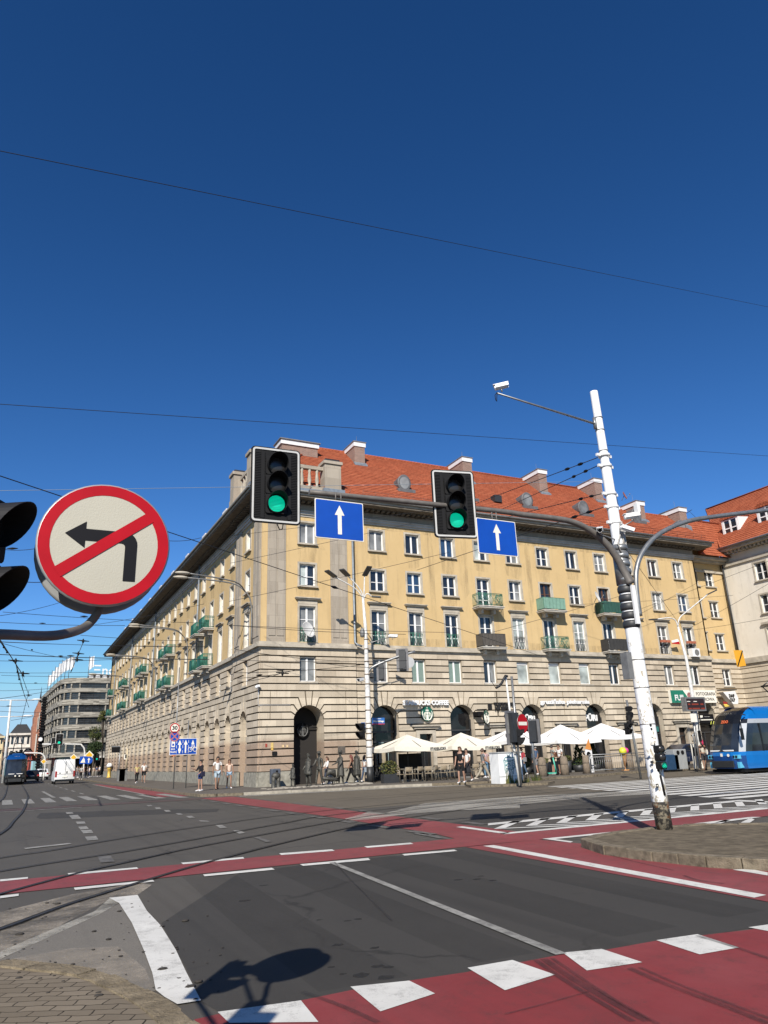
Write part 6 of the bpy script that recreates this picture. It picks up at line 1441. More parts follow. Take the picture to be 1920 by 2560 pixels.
# ------------------------------------------------------------------ cars on the left street (rear ends towards us, length along +y)
def wheel(o, x, y, r, s_):
    b = MB(); b.lathe([(r*.62, -.1), (r, -.09), (r, .09), (r*.62, .1)], (x, y, r), 18, ax=(1, 0, 0)); w = b.build('wheel', M('tyre', (.015,.015,.016), .8, var=0), o)
    b = MB(); b.lathe([(r*.6, -.02), (r*.55, .02), (r*.1, .05)], (x+s_*.07, y, r), 12, ax=(s_, 0, 0)); b.build('rim', GALV, w)
def vehicle(name, label, cat, prof, w, paint, loc, glz, wheels, lights, tumble=.18, plate=True, rz=0.0, extra=None):
    """prof: side outline (y,z) from rear bottom round to front; glz: glass outlines on the side"""
    o = thing(name, label, cat, (0,0,0)); hmax = max(z for _, z in prof)
    def hwid(z): return w/2*(1-tumble*max(0, (z-hmax*.5)/(hmax*.5))**1.5)
    b = MB(); k = len(prof); rows_ = []
    for f_ in (-1, -.92, 0, .92, 1):
        rows_.append([(hwid(z)*f_, y+(0.05 if abs(f_) == 1 and y < .3 else 0), z-(.02 if abs(f_) == 1 and z > .5*hmax else 0)) for y, z in prof])
    b.rings(rows_, True, sm=True); b.build('body', paint, o, bevel=0)
    for s_ in (-1, 1):
        for g in glz['side']: b = MB(); b.poly([(s_*(hwid(z)+.006), y, z) for y, z in g]); b.build('side_window', SHOPGL, o)
        for y in wheels[0]: wheel(o, s_*(w/2-.1), y, wheels[1], s_)
        b = MB(); x0, x1, z0, z1, yy = lights; b.box((s_*x0, yy-.03, z0), (s_*x1, yy+.2, z1)); b.build('tail_light', M('tail_light_red', (.35,.015,.015), .3, var=0), o)
    b = MB(); b.poly([(x, y-.012, z) for x, y, z in glz['rear']]); b.build('rear_window', glz.get('rmat', SHOPGL), o)
    b = MB(); z = glz['plate']; b.box((-.27, prof[1][0]-.05, z), (.27, prof[1][0]-.03, z+.12)); b.build('number_plate', SIGNW, o)
    b = MB(); b.box((-w/2+.04, prof[0][0]-.05, .3), (w/2-.04, prof[0][0]+.1, .5)); b.build('bumper', TK_, o)
    if extra: extra(o)
    return place(o, loc, rz)
WV = M('van_white', (.72,.73,.73), .3, var=.04, spec=.5)
def van_extra(o):
    b = MB(); b.box((-.012, -.015, .55), (.012, .0, 2.4)); b.box((-.85, -.012, 1.02), (.85, 0, 1.045)); b.build('door_seam', CHAR, o)
    b = MB(); b.box((.12, -.03, 1.1), (.22, 0, 1.32)); b.box((-.6, -.025, 1.12), (-.45, 0, 1.2)); b.build('door_handle', BLACK, o)
    for s_ in (-1, 1): b = MB(); b.box((s_*1.0, 4.4, 1.35), (s_*1.22, 4.5, 1.8)); b.build('mirror', BLACK, o)
vehicle('delivery_van', 'white delivery van driving away on the left street', 'van', [(.05,.32),(.0,.5),(.0,1.2),(.08,2.35),(.2,2.55),(3.6,2.58),(4.3,2.5),(5.1,1.55),(5.8,1.25),(5.95,.6),(5.9,.32)], 2.05, WV, (6.05, 92, 0),
        dict(side=[[(4.1,1.4),(4.95,1.4),(4.4,2.15),(4.1,2.15)]], rear=[(-.75,.02,1.55),(.75,.02,1.55),(.7,.06,2.2),(-.7,.06,2.2)], rmat=WV, plate=.72), ((1.1, 4.8), .36), (.82,1.0,.75,1.35,0), tumble=.1, extra=van_extra)
car_p = [(.05,.3),(.0,.5),(.02,.95),(.25,1.05),(.75,1.48),(1.3,1.56),(2.3,1.5),(3.2,1.0),(4.2,.85),(4.4,.55),(4.35,.3)]
cg = dict(side=[[(.6,1.02),(1.7,1.02),(1.7,1.45),(.95,1.42)], [(1.8,1.02),(3.0,1.0),(2.35,1.42),(1.8,1.45)]], rear=[(-.62,.28,1.07),(.62,.28,1.07),(.52,.72,1.45),(-.52,.72,1.45)], plate=.72)
vehicle('parked_car', 'dark hatchback car in front of the far tram', 'car', car_p, 1.82, M('car_black', (.012,.012,.014), .25, var=0, spec=.6), (3.75, 122, 0), cg, ((.8, 3.5), .32), (.6,.86,.72,.95,0)).name = 'hatchback_car'
vehicle('parked_car', 'white suv car between the dark hatchback and the van', 'car', [(y, z*1.08) for y, z in car_p], 1.85, M('car_white', (.68,.69,.69), .3, var=.03), (5.6, 136, 0), dict(side=[[(y, z*1.08) for y, z in g] for g in cg['side']], rear=[(x, y, z*1.08) for x, y, z in cg['rear']], plate=.78), ((.8, 3.5), .33), (.6,.86,.85,1.05,0)).name = 'suv_car'
vehicle('parked_car', 'dark blue parked car behind the railing and grey bins', 'car', car_p, 1.8, M('car_navy', (.012,.02,.05), .22, var=0, spec=.6), (47.8, 42.6, .12), cg, ((.8, 3.5), .32), (.6,.86,.72,.95,0), rz=pi/2).name = 'parked_car'

# ------------------------------------------------------------------ pavement furniture
def Xon(px, Y, py=1900): return P(px, py, Y).x
def B2(x, y, Y): return P(*b2(x, y), Y)
def B3(x, y, Y): return P(*b3(x, y), Y)
# utility cabinet with graffiti
cx0, cx1 = P(*b3(178, 1300), 33.0).x, P(*b3(418, 1300), 33.0).x
cab = thing('utility_cabinet', 'white utility cabinet with a blue graffiti television drawing', 'cabinet', ((cx0+cx1)/2, 33, .1))
ht = B3(290, 962, 33).z; b = MB(); b.box((cx0, 32.7, .1), (cx1, 33.5, ht)); b.build('body', M('cabinet_white', (.80,.81,.80), .6, var=.1, scale=2), cab)
b = MB(); b.box((cx0-.03, 32.66, ht), (cx1+.03, 33.54, ht+.05)); b.box((cx0-.01, 32.685, .42), (cx1+.01, 32.7, .45)); b.build('lid', M('cabinet_grey', (.50,.51,.50), .6, var=.15), cab)
b = MB(); TQ = M('graffiti_teal', (.05,.26,.30), .7, var=.2)
def gq(*pts): b.tube([Vector((B3(x, y, 32.69).x, 32.69, B3(x, y, 32.69).z)) for x, y in pts], .018, 4)
gq((245,1040),(335,1040),(335,1135),(258,1140),(245,1040)); gq((245,1040),(262,1010),(362,1008),(335,1040)); gq((362,1008),(368,1110),(335,1135)); gq((258,1055),(322,1052),(322,1122),(268,1125),(258,1055)); gq((290,1010),(278,975)); gq((295,1010),(315,968)); gq((258,1140),(268,1180),(285,1142)); gq((325,1136),(345,1182),(352,1122)); gq((265,1090),(295,1075),(320,1092),(295,1102),(265,1090)); gq((280,1068),(290,1078),(300,1066),(310,1078)); gq((368,1110),(385,1120),(382,1145),(375,1130))
for i in range(5): gq((340, 1045+i*18), (362, 1030+i*18))
b.build('graffiti', TQ, cab)
b = MB()
for i in range(70):
    x = random.uniform(cx0+.2, cx1+.2); h = random.uniform(.1, .3) if random.random() < .8 else random.uniform(.5, .9); b.poly([(x-.02, 32.55, .1), (x+.02, 32.5, .1), (x+random.uniform(-.12, .12), 32.5, .1+h)], random.choice([1, 2]))
tag(b.build('weeds', LEAF, fixn=False), 'green weeds growing along the foot of the white cabinet', 'weeds')
# bollards
b0 = thing('bollard', 'x', 'bollard', (0,0,0), 'concrete bollards at the kerb'); b = MB(); b.lathe([(.27,0),(.25,.5),(.22,.95),(.17,1.05),(.08,1.1)], (0,0,0), 14); b.build('body', M('bollard_concrete', (.24,.19,.14), .95, var=.3, scale=7, bmp=.5, bscale=30, obj=True), b0)
b = MB(); b.lathe([(.255,.62),(.255,.66)], (0,0,0), 14); b.build('groove', M('bollard_dark', (.12,.10,.08), .95, var=.2), b0)
for i, (x, Y) in enumerate(((650, 38.0), (880, 38.3), (1112, 38.5), (1342, 40.2), (1562, 40.5))):
    c = b0 if i == 0 else copy_tree(b0); c.location = (P(*b3(x, 1150), Y).x, Y, .12)
    c['label'] = ['concrete bollard just left of the mint scooter', 'concrete bollard just right of the mint scooter', 'concrete bollard at the left end of the railing', 'concrete bollard behind the middle of the railing', 'concrete bollard behind the right part of the railing'][i]
# pedestrian railing
def railing(label, x0, x1, y, z, h=1.1):
    o = thing('pedestrian_railing', label, 'railing', ((x0+x1)/2, y, z)); b = MB(); n = int((x1-x0)/.17)
    b.tube([(x0, y, z+h), (x1, y, z+h)], .03, 6); b.tube([(x0, y, z+h-.14), (x1, y, z+h-.14)], .02, 6); b.tube([(x0, y, z+.18), (x1, y, z+.18)], .02, 6); b.build('rails', GALV, o)
    b = MB()
    for i in range(n+1): x = x0+(x1-x0)*i/n; b.tube([(x, y, z+.18), (x, y, z+h-.14)], .013, 4)
    b.build('bars', GALV, o)
    for i in range(int((x1-x0)/1.9)+1):
        x = x0+i*(x1-x0)/int((x1-x0)/1.9); b = MB(); b.tube([(x, y, z-.05), (x, y, z+h)], .032, 6); b.build('post', GALV, o)
railing('long galvanised railing left of the white mast', Xon(1200+1140*400/1659, 38.1), Xon(1200+1620*400/1659, 38.1)+1.5, 38.15, .12)
railing('galvanised railing right of the white mast by the tram stop', Xon(1665, 38.1), Xon(1745, 38.1)+.8, 38.15, .12)
# parasols
def parasol(label, x, Y, ztop, zed, w, mat, txt=None, group='cafe parasols', lift=0.0, marks=None):
    o = thing('parasol', label, 'parasol', (x, Y, .12), group); h = w/2
    b = MB(); n = 8; ap = Vector((x, Y, ztop)); C_ = [(-h,-h),(h,-h),(h,h),(-h,h)]
    for i in range(4):
        p, q = C_[i], C_[(i+1) % 4]
        for k in range(n):
            a = (p[0]+(q[0]-p[0])*k/n, p[1]+(q[1]-p[1])*k/n); c = (p[0]+(q[0]-p[0])*(k+1)/n, p[1]+(q[1]-p[1])*(k+1)/n)
            sa = .08*sin(pi*k/n); sc2 = .08*sin(pi*(k+1)/n)
            for j in range(5):
                t0, t1 = j/5, (j+1)/5; dz = lambda t, s_: ztop+(zed-ztop)*t-(.06*sin(pi*t))*1-s_*t*0-(.0 if t < .01 else 0)+s_*t*-1.0
                v = [(x+a[0]*t0, Y+a[1]*t0, dz(t0, sa)), (x+c[0]*t0, Y+c[1]*t0, dz(t0, sc2)), (x+c[0]*t1, Y+c[1]*t1, dz(t1, sc2)), (x+a[0]*t1, Y+a[1]*t1, dz(t1, sa))]
                b.poly(v[1:] if j == 0 else v, sm=True)
    b.build('canopy', mat, o)
    b = MB()
    for i in range(4):
        p, q = C_[i], C_[(i+1) % 4]
        for k in range(n):
            a = (p[0]+(q[0]-p[0])*k/n, p[1]+(q[1]-p[1])*k/n); c = (p[0]+(q[0]-p[0])*(k+1)/n, p[1]+(q[1]-p[1])*(k+1)/n); sa = .08*sin(pi*k/n); sc2 = .08*sin(pi*(k+1)/n); f_ = 1.005
            b.poly([(x+a[0]*f_, Y+a[1]*f_, zed-sa), (x+c[0]*f_, Y+c[1]*f_, zed-sc2), (x+c[0]*f_*1.01, Y+c[1]*f_*1.01, zed-sc2-.22), (x+a[0]*f_*1.01, Y+a[1]*f_*1.01, zed-sa-.22)])
    va = b.build('valance', mat, o)
    if txt:
        b = MB(); tm = text_mesh(txt, .2, .002, .006); xo = h*.62 if marks is None else 0
        b.add(tm, lambda u, v, z: (x+xo+u, Y-h*1.03-.01-z, zed-.17+v)); b.build('valance_text', CHAR, va)
    b = MB(); b.tube([(x, Y, .12), (x, Y, ztop-.1)], .035, 8); b.build('pole', CHAR, o)
    b = MB()
    for p in C_+[(0,-h),(h,0),(0,h),(-h,0)]: b.tube([(x, Y, ztop-.12), (x+p[0]*.97, Y+p[1]*.97, zed-.02)], .014, 4); b.tube([(x, Y, zed-.15), (x+p[0]*.5, Y+p[1]*.5, (ztop+zed)/2-.12)], .012, 4)
    b.build('ribs', CHAR, o); b = MB(); b.box((x-.45, Y-.45, .12), (x+.45, Y+.45, .22)); b.build('base', GREYP, o)
    if marks == 'red':
        for s_ in (-1, 1):
            b = MB(); b.poly([(x+s_*.85, Y-h*.62-.0, ztop+(zed-ztop)*.62+.02), (x+s_*1.15, Y-h*.62, ztop+(zed-ztop)*.62+.02), (x+s_*.75, Y-h*.42, ztop+(zed-ztop)*.42+.02), (x+s_*.5, Y-h*.42, ztop+(zed-ztop)*.42+.02)]); b.build('red_mark', M('red_print', (.55,.10,.12), .8, var=.1), o)
    return o
YP = 42.6
def par(ax_, ay, lx_, rx_, ey, cr=B2): a, l, r, e = cr(ax_, ay, YP), cr(lx_, ey, YP-1.4), cr(rx_, ey, YP-1.4), cr(rx_, ey, YP-1.4); return (l.x+r.x)/2, a.z, e.z, (r.x-l.x)
for args, lab, mt, tx, mk in (((570,1185,310,885,1300), 'cream parasol nearest the white lamp post', CANV, 'STARBUCKS', None), ((1150,1165,885,1455,1290), 'cream parasol second from the white lamp post', CANV, 'STARBUCKS', None)):
    x, zt, ze, w = par(*args); parasol(lab, x, YP, zt, ze, min(3.6, w), mt, tx)
for args, lab, mt, tx, mk in (((480,690,110,850,815), 'white parasol with red marks behind the no entry sign', CANVW, 'Bakery & Deli', 'red'), ((870,668,690,1270,815), 'bright white parasol in the middle of the bakery terrace', CANVW, 'Bakery & Deli', 'm'), ((1405,652,1180,1640,775), 'white parasol nearest the tall white mast', CANVW, 'Bakery & Deli', 'm')):
    x, zt, ze, w = par(*args, cr=B3); parasol(lab, x, YP, zt, ze, min(3.7, max(3.2, w)), mt, 'B\u0026G  CUKIERNIA' if False else None, group='white terrace parasols', marks=mk)
# chairs and tables
RT = M('rattan_beige', (.30,.24,.16), .7, var=.25, scale=14, obj=True); ALU = M('chair_alu', (.38,.34,.27), .45, .4, var=.15, obj=True)
ch = thing('cafe_chair', 'x', 'chair', (0,0,0), 'cafe chairs on the terrace')
b = MB(); b.prism(rrect(.46, .44, .08), .43, .46, lambda u, z, n: (u, z, n)); b.build('seat', RT, ch)
b = MB(); b.rings([[(.23*sin(a)*1.0, .2+.05*cos(a*1.2), z) for a in [(-1+2*i/8)*1.0 for i in range(9)]]+[(.23*sin(a), .22+.05*cos(a*1.2), z) for a in [(1-2*i/8)*1.0 for i in range(9)]] for z in (.58, .70, .80, .84)], True); b.build('backrest', RT, ch)
for sx in (-1, 1):
    b = MB(); b.tube([(sx*.21, -.2, 0), (sx*.22, -.19, .45), (sx*.25, -.18, .66)], .014, 6); b.build('leg', ALU, ch)
    b = MB(); b.tube([(sx*.2, .26, 0), (sx*.2, .2, .45), (sx*.2, .24, .84)], .014, 6); b.build('leg', ALU, ch)
    b = MB(); b.tube([(sx*.25, -.2, .66), (sx*.26, 0, .67), (sx*.2, .24, .7)], .016, 6); b.build('armrest', ALU, ch)
tb = thing('cafe_table', 'x', 'table', (0,0,0), 'cafe tables on the terrace')
b = MB(); b.prism(rrect(.7, .7, .05), .72, .75, lambda u, z, n: (u, z, n)); b.build('table_top', ALU, tb); b = MB(); b.tube([(0,0,.03), (0,0,.72)], .03, 8); b.build('column', ALU, tb); b = MB(); b.prism(rrect(.46, .46, .04), 0, .03, lambda u, z, n: (u, z, n)); b.build('foot', ALU, tb)
CH = [(415, 41.0, .3, 'chair nearest the planter'), (500, 40.6, 2.9, 'chair turned away beside the planter chair'), (520, 42.0, .2, 'back row chair behind the first parasol pole'), (600, 40.7, 3.4, 'front row chair under the first parasol'), (690, 41.9, .0, 'back row chair under the first parasol'), (712, 40.6, 2.6, 'front chair left of the terrace middle'),
      (760, 40.8, 3.7, 'front chair at the terrace middle'), (820, 41.9, .4, 'back row chair between the two cream parasols'), (860, 40.6, 3.0, 'front chair under the gap of the cream parasols'), (930, 40.8, 3.5, 'last front chair before the dark clad walkers'), (980, 42.2, .2, 'chair behind the left of the two walkers'), (1200, 41.5, 2.8, 'chair right of the two walkers'), (1240, 42.4, .4, 'chair behind the man in grey'), (1360, 41.8, 3.2, 'chair between the man in grey and the cabinet')]
for i, (x, Y, r, lab) in enumerate(CH):
    c = ch if i == 0 else copy_tree(ch); place(c, (B2(x, 1600, Y).x, Y, .12), r); c['label'] = 'beige '+lab
for i, (x, Y, lab) in enumerate(((460, 41.3, 'square table by the planter chairs'), (645, 41.3, 'square table under the first cream parasol'), (790, 41.4, 'square table at the middle of the terrace'), (900, 41.3, 'square table before the dark clad walkers'), (1225, 42.0, 'square table beyond the man in grey'))):
    c = tb if i == 0 else copy_tree(tb); place(c, (B2(x, 1600, Y).x, Y, .12), .2*i); c['label'] = 'small metal '+lab
# planters, shrubs
def shrub(label, x, Y, w, h, z0, seed, leaf, shape='box', pot=None, cat='planter', n=420):
    rr = random.Random(seed); o = thing('planter' if pot else 'shrub', label, cat, (x, Y, .12)); z = .12
    if pot:
        pw, ph = pot; b = MB(); b.box((x-pw/2, Y-.22, .12), (x+pw/2, Y+.22, .12+ph)) if shape == 'box' else b.lathe([(pw*.36,0),(pw*.5,ph),(pw*.46,ph)], (x, Y, .12), 14); b.build('pot', CHAR, o); z += ph-.03
        b = MB(); b.box((x-pw*.4, Y-.18, z-.02), (x+pw*.4, Y+.18, z+.01)); b.build('soil', DARK, o)
    f = MB()
    for i in range(n):
        t = rr.random(); r = (w/2)*((1-t*.85) if shape == 'cone' else sqrt(max(0.05, 1-(2*t-1)**2)))*rr.uniform(.5, 1.05); a = rr.uniform(0, 2*pi)
        c = Vector((x+cos(a)*r, Y+sin(a)*r*(1 if shape != 'box' else .45), z+t*h)); s_ = rr.uniform(.03, .075); u_ = Vector((rr.uniform(-1,1), rr.uniform(-1,1), rr.uniform(-.3,1))).normalized(); v = u_.cross(Vector((rr.uniform(-1,1), rr.uniform(-1,1), .2))).normalized()
        f.poly([c-u_*s_, c+v*s_*.5, c+u_*s_*1.3, c-v*s_*.5], rr.choice(leaf))
    f.build('foliage', LEAF, o, fixn=False); return o
shrub('yellow green plants in a dark box planter left of the chairs', B2(310, 1600, 41.2).x, 41.2, 1.25, .75, 0, 1, [1, 2, 2], 'box', (1.0, .5), n=520)
shrub('conical evergreen in a black pot behind the railing', B3(1025, 1080, 42).x, 42, 1.0, 1.35, 0, 2, [0, 0, 1], 'cone', (.9, .45), n=900)
shrub('second conical evergreen right of the waiter', B3(1190, 1080, 42.6).x, 42.6, .95, 1.5, 0, 3, [0, 0, 1], 'cone', (.8, .45), n=800)
shrub('grassy plant in a grey pot beside the two men', B3(910, 1080, 41.5).x, 41.5, .6, .35, 0, 4, [1, 2], 'round', (.55, .75), n=200)
shrub('low grassy plant behind the left bollard', B3(665, 1080, 40).x, 40, .6, .35, 0, 5, [1, 2], 'round', (.5, .7), n=200)
shrub('trailing plant in a black pot under the red marked parasol', B3(490, 1100, 42.6).x, 42.6, .55, .6, 0, 6, [1, 0], 'round', (.6, .5), n=240)
shrub('yellow ornamental grass behind the railing beside the mast', B3(1815, 1080, 42).x, 42, 1.6, 1.0, 0, 7, [2, 2, 1], 'box', (1.5, .3), n=900)
shrub('small dark bush by the brown door', P(*b4(700, 860), 44).x, 44, .7, .7, 0, 8, [0, 1], 'round', (.5, .4), n=300)
# dark terrace screens under the first parasol
b = MB(); p, q = B2(400, 1500, 44.4), B2(625, 1380, 44.4); b.box((p.x, 44.3, .12), (q.x, 44.4, q.z)); tag(b.build('terrace_screen', M('screen_black', (.022,.020,.019), .8, var=.2)), 'dark terrace screen behind the first cream parasol', 'screen')
# bicycle leaning near the lamp post
bk_ = thing('bicycle', 'dark bicycle parked right of the white lamp post', 'bicycle', (B2(190, 1600, 43.6).x, 43.6, .12)); bx = bk_.location.x
def bwheel(o, cx, Y, cz, r):
    b = MB(); b.rings([[(cx+(r+.02*cos(t))*cos(a)*.75, Y+(r+.02*cos(t))*cos(a)*.66, cz+(r+.02*cos(t))*sin(a)) if True else 0 for t in [2*pi*j/6 for j in range(6)]] for a in [2*pi*i/22 for i in range(22)]], False, closed=True)
    for i in range(10): a = 2*pi*i/10; b.tube([(cx, Y, cz), (cx+r*cos(a)*.75, Y+r*cos(a)*.66, cz+r*sin(a))], .005, 3)
    b.build('wheel', BLACK, o)
for d in (-.5, .5): bwheel(bk_, bx+d*.75, 43.6+d*.66, .47, .33)
def bp(u, z): return (bx+u*.75, 43.6+u*.66, z)
b = MB(); b.tube([bp(-.5,.47), bp(-.12,.45), bp(.35,.9), bp(-.2,.95), bp(-.12,.45)], .02, 6); b.tube([bp(-.5,.47), bp(-.2,.95)], .014, 5); b.tube([bp(.5,.47), bp(.35,.9), bp(.32,1.1)], .018, 6); b.build('frame', CHAR, bk_)
b = MB(); b.ball(bp(-.24, 1.05), (.13, .07, .04), 8, 5); b.build('saddle', BLACK, bk_); b = MB(); b.tube([Vector(bp(.32,1.12))+Vector((-.2,.22,0)), bp(.32,1.1), Vector(bp(.32,1.12))+Vector((.2,-.22,0))], .014, 5); b.build('handlebar', BLACK, bk_)
b = MB(); b.box((bx+.3, 43.7, .8), (bx+.6, 44.0, 1.05)); b.build('basket', CHAR, bk_)
# mint kick scooter
MINT = M('scooter_mint', (.10,.55,.40), .4, var=.06); sx0 = B3(690, 1180, 38.6).x; sx1 = B3(810, 1180, 38.6).x; zh = B3(755, 1010, 38.6).z
sc_ = thing('kick_scooter', 'mint green rental kick scooter between the bollards', 'scooter', ((sx0+sx1)/2, 38.6, .12)); b = MB(); b.box((sx0+.1, 38.5, .22), (sx1-.2, 38.7, .3)); b.tube([(sx0+.05, 38.6, .26), (sx0-.05, 38.6, .42)], .05, 6); b.build('deck', MINT, sc_)
st_ = Vector((sx1-.12, 38.6, .3)); hb = Vector((B3(755, 1010, 38.6).x, 38.6, zh)); b = MB(); b.tube([st_, hb], .04, 8); b.build('stem', MINT, sc_); b = MB(); b.tube([hb+Vector((-.22,-.1,.02)), hb, hb+Vector((.18,.12,.02))], .02, 6); b.build('handlebar', BLACK, sc_)
for x in (sx0+.05, sx1-.05): b = MB(); b.lathe([(.05,-.03),(.12,-.03),(.12,.03),(.05,.03)], (x, 38.6, .24), 14, ax=(0,1,0)); b.build('wheel', BLACK, sc_)
# bins and boards by the tram stop
for i, (x, y0, mt, lab) in enumerate(((695, 1080, M('bin_blue', (.02,.06,.13), .5, var=.15), 'dark blue bin left of the grey one'), (780, 1080, M('bin_grey', (.34,.36,.37), .55, var=.1), 'tall pale grey bin with two round holes'))):
    p = P(*b4(x, y0), 36.6+i*.0); b = MB(); b.box((p.x-.55+.0, 36.3, .12), (p.x+.55, 37.0, 1.35 if i else 1.05)); o = tag(b.build('recycling_bin', mt, bevel=.04), lab, 'bin')
    if i:
        b = MB()
        for d in (-.2, .2): b.lathe([(.13, 0), (.13, .02)], (p.x+d, 36.29, 1.15), 12, ax=(0,-1,0))
        b.build('bin_hole', BLACKM, o)
p = P(*b4(985, 1060), 35.6); b = MB(); b.box((p.x-.45, 35.6, .15), (p.x+.45, 35.65, 1.65)); o = tag(b.build('poster_board', SIGNW), 'white poster board with black lettering by the railing', 'poster'); b = MB(); b.add(text_mesh('Bo', .7, .003, .03), lambda x, y, z: (p.x+x, 35.59-z, 1.15+y)); b.add(text_mesh('i?', .5, .003, .03), lambda x, y, z: (p.x+.1+x, 35.59-z, .5+y)); b.build('poster_text', blk, o)
# balloons shaped lamps: yellow and pink balls on the ice cream stand, cone board
for x, y, r, mt, lab in ((1480, 945, .25, M('ball_yellow', (.62,.62,.05), .4, var=.05), 'yellow ball of the ice cream display'), (1510, 940, .2, M('ball_pink', (.65,.05,.28), .4, var=.05), 'pink ball of the ice cream display')):
    p = B3(x, y, 39.6); b = MB(); b.ball(p, r, 14, 10); b.tube([(p.x, p.y+.02, p.z-r*.9), (B3(1490, 1060, 39.6).x, 39.62, .9)], .012, 4); tag(b.build('balloon', mt), lab, 'balloon')
p = B3(1492, 1000, 39.7); b = MB(); b.lathe([(.02, -.75), (.28, .35), (.30, .4), (.0, .42)], p, 14); b.lathe([(.03, -1.0), (.03, -.7)], p, 6); b.lathe([(.25, -p.z+.12), (.25, -p.z+.18), (.03, -1.0)], p, 10); tag(b.build('ice_cream_display', M('cone_orange', (.62,.33,.13), .6, var=.15, scale=20)), 'giant ice cream cone display behind the railing', 'display')
p = B3(1135, 1050, 38.9); fb = thing('flag_board', 'black and white stand up board with orange pennant beside the railing', 'board', (p.x, 38.9, .12)); b = MB(); b.box((p.x-.26, 38.88, .15), (p.x+.28, 38.93, 1.55)); b.build('board', WHITEP, fb); b = MB(); b.box((p.x-.2, 38.86, .35), (p.x+.1, 38.879, 1.0)); b.disc((p.x-.02, 38.87, 1.25), .17, (0,-1,0), 14); b.build('black_print', blk, fb); b = MB(); b.poly([(p.x-.28, 38.85, 1.6), (p.x+.24, 38.85, 1.5), (p.x+.1, 38.85, 2.25)]); b.build('pennant', M('pennant_orange', (.62,.25,.06), .7, var=.1), fb)
# bin by the wall at the corner
p = P(*b1(358, 1650), 44.9); b = MB(); b.box((p.x-.29, 44.6, .3), (p.x+.29, 45.0, 1.15)); b.box((p.x-.2, 44.7, .12), (p.x+.2, 44.95, .3)); o = tag(b.build('wall_bin', M('bin_slate', (.085,.10,.13), .5, var=.2), bevel=.05), 'slate blue litter bin before the corner plinth', 'bin')
b = MB(); b.disc((p.x+.05, 44.59, 1.0), .07, (0,-1,0), 12); b.build('bin_slot', BLACKM, o)
# ------------------------------------------------------------------ people and the bronze walkers
def skin_mesh(nodes, edges, root=0, sub=1):
    me = bpy.data.meshes.new('s'); bm = bmesh.new(); ly = bm.verts.layers.skin.verify(); vs = []
    for i, (x, y, z, r) in enumerate(nodes):
        v = bm.verts.new((x, y, z)); v[ly].radius = (r, r); v[ly].use_root = (i == root); vs.append(v)
    for a, c in edges: bm.edges.new((vs[a], vs[c]))
    bm.to_mesh(me); bm.free()
    o = bpy.data.objects.new('s', me); COL.objects.link(o); m_ = o.modifiers.new('k', 'SKIN'); m_.use_smooth_shade = True
    if sub: q = o.modifiers.new('u', 'SUBSURF'); q.levels = sub; q.render_levels = sub
    dg = bpy.context.evaluated_depsgraph_get(); r = bpy.data.meshes.new_from_object(o.evaluated_get(dg))
    bpy.data.objects.remove(o); return r
SK = {'a': M('skin_light', (.42,.245,.17), .6, var=.06, obj=True), 'b': M('skin_tan', (.33,.18,.115), .6, var=.06, obj=True)}
def cloth(c): return M('cloth_%02x%02x%02x' % tuple(int(v*255) for v in c), c, .85, var=.14, scale=7, spec=.2, obj=True)
HAIR = {'dark': M('hair_dark', (.018,.012,.009), .6, var=.2), 'brown': M('hair_brown', (.09,.045,.025), .6, var=.2), 'blond': M('hair_blond', (.34,.22,.10), .6, var=.2), 'red': M('hair_red', (.14,.028,.02), .6, var=.2), 'grey': M('hair_grey', (.3,.28,.26), .6, var=.2)}
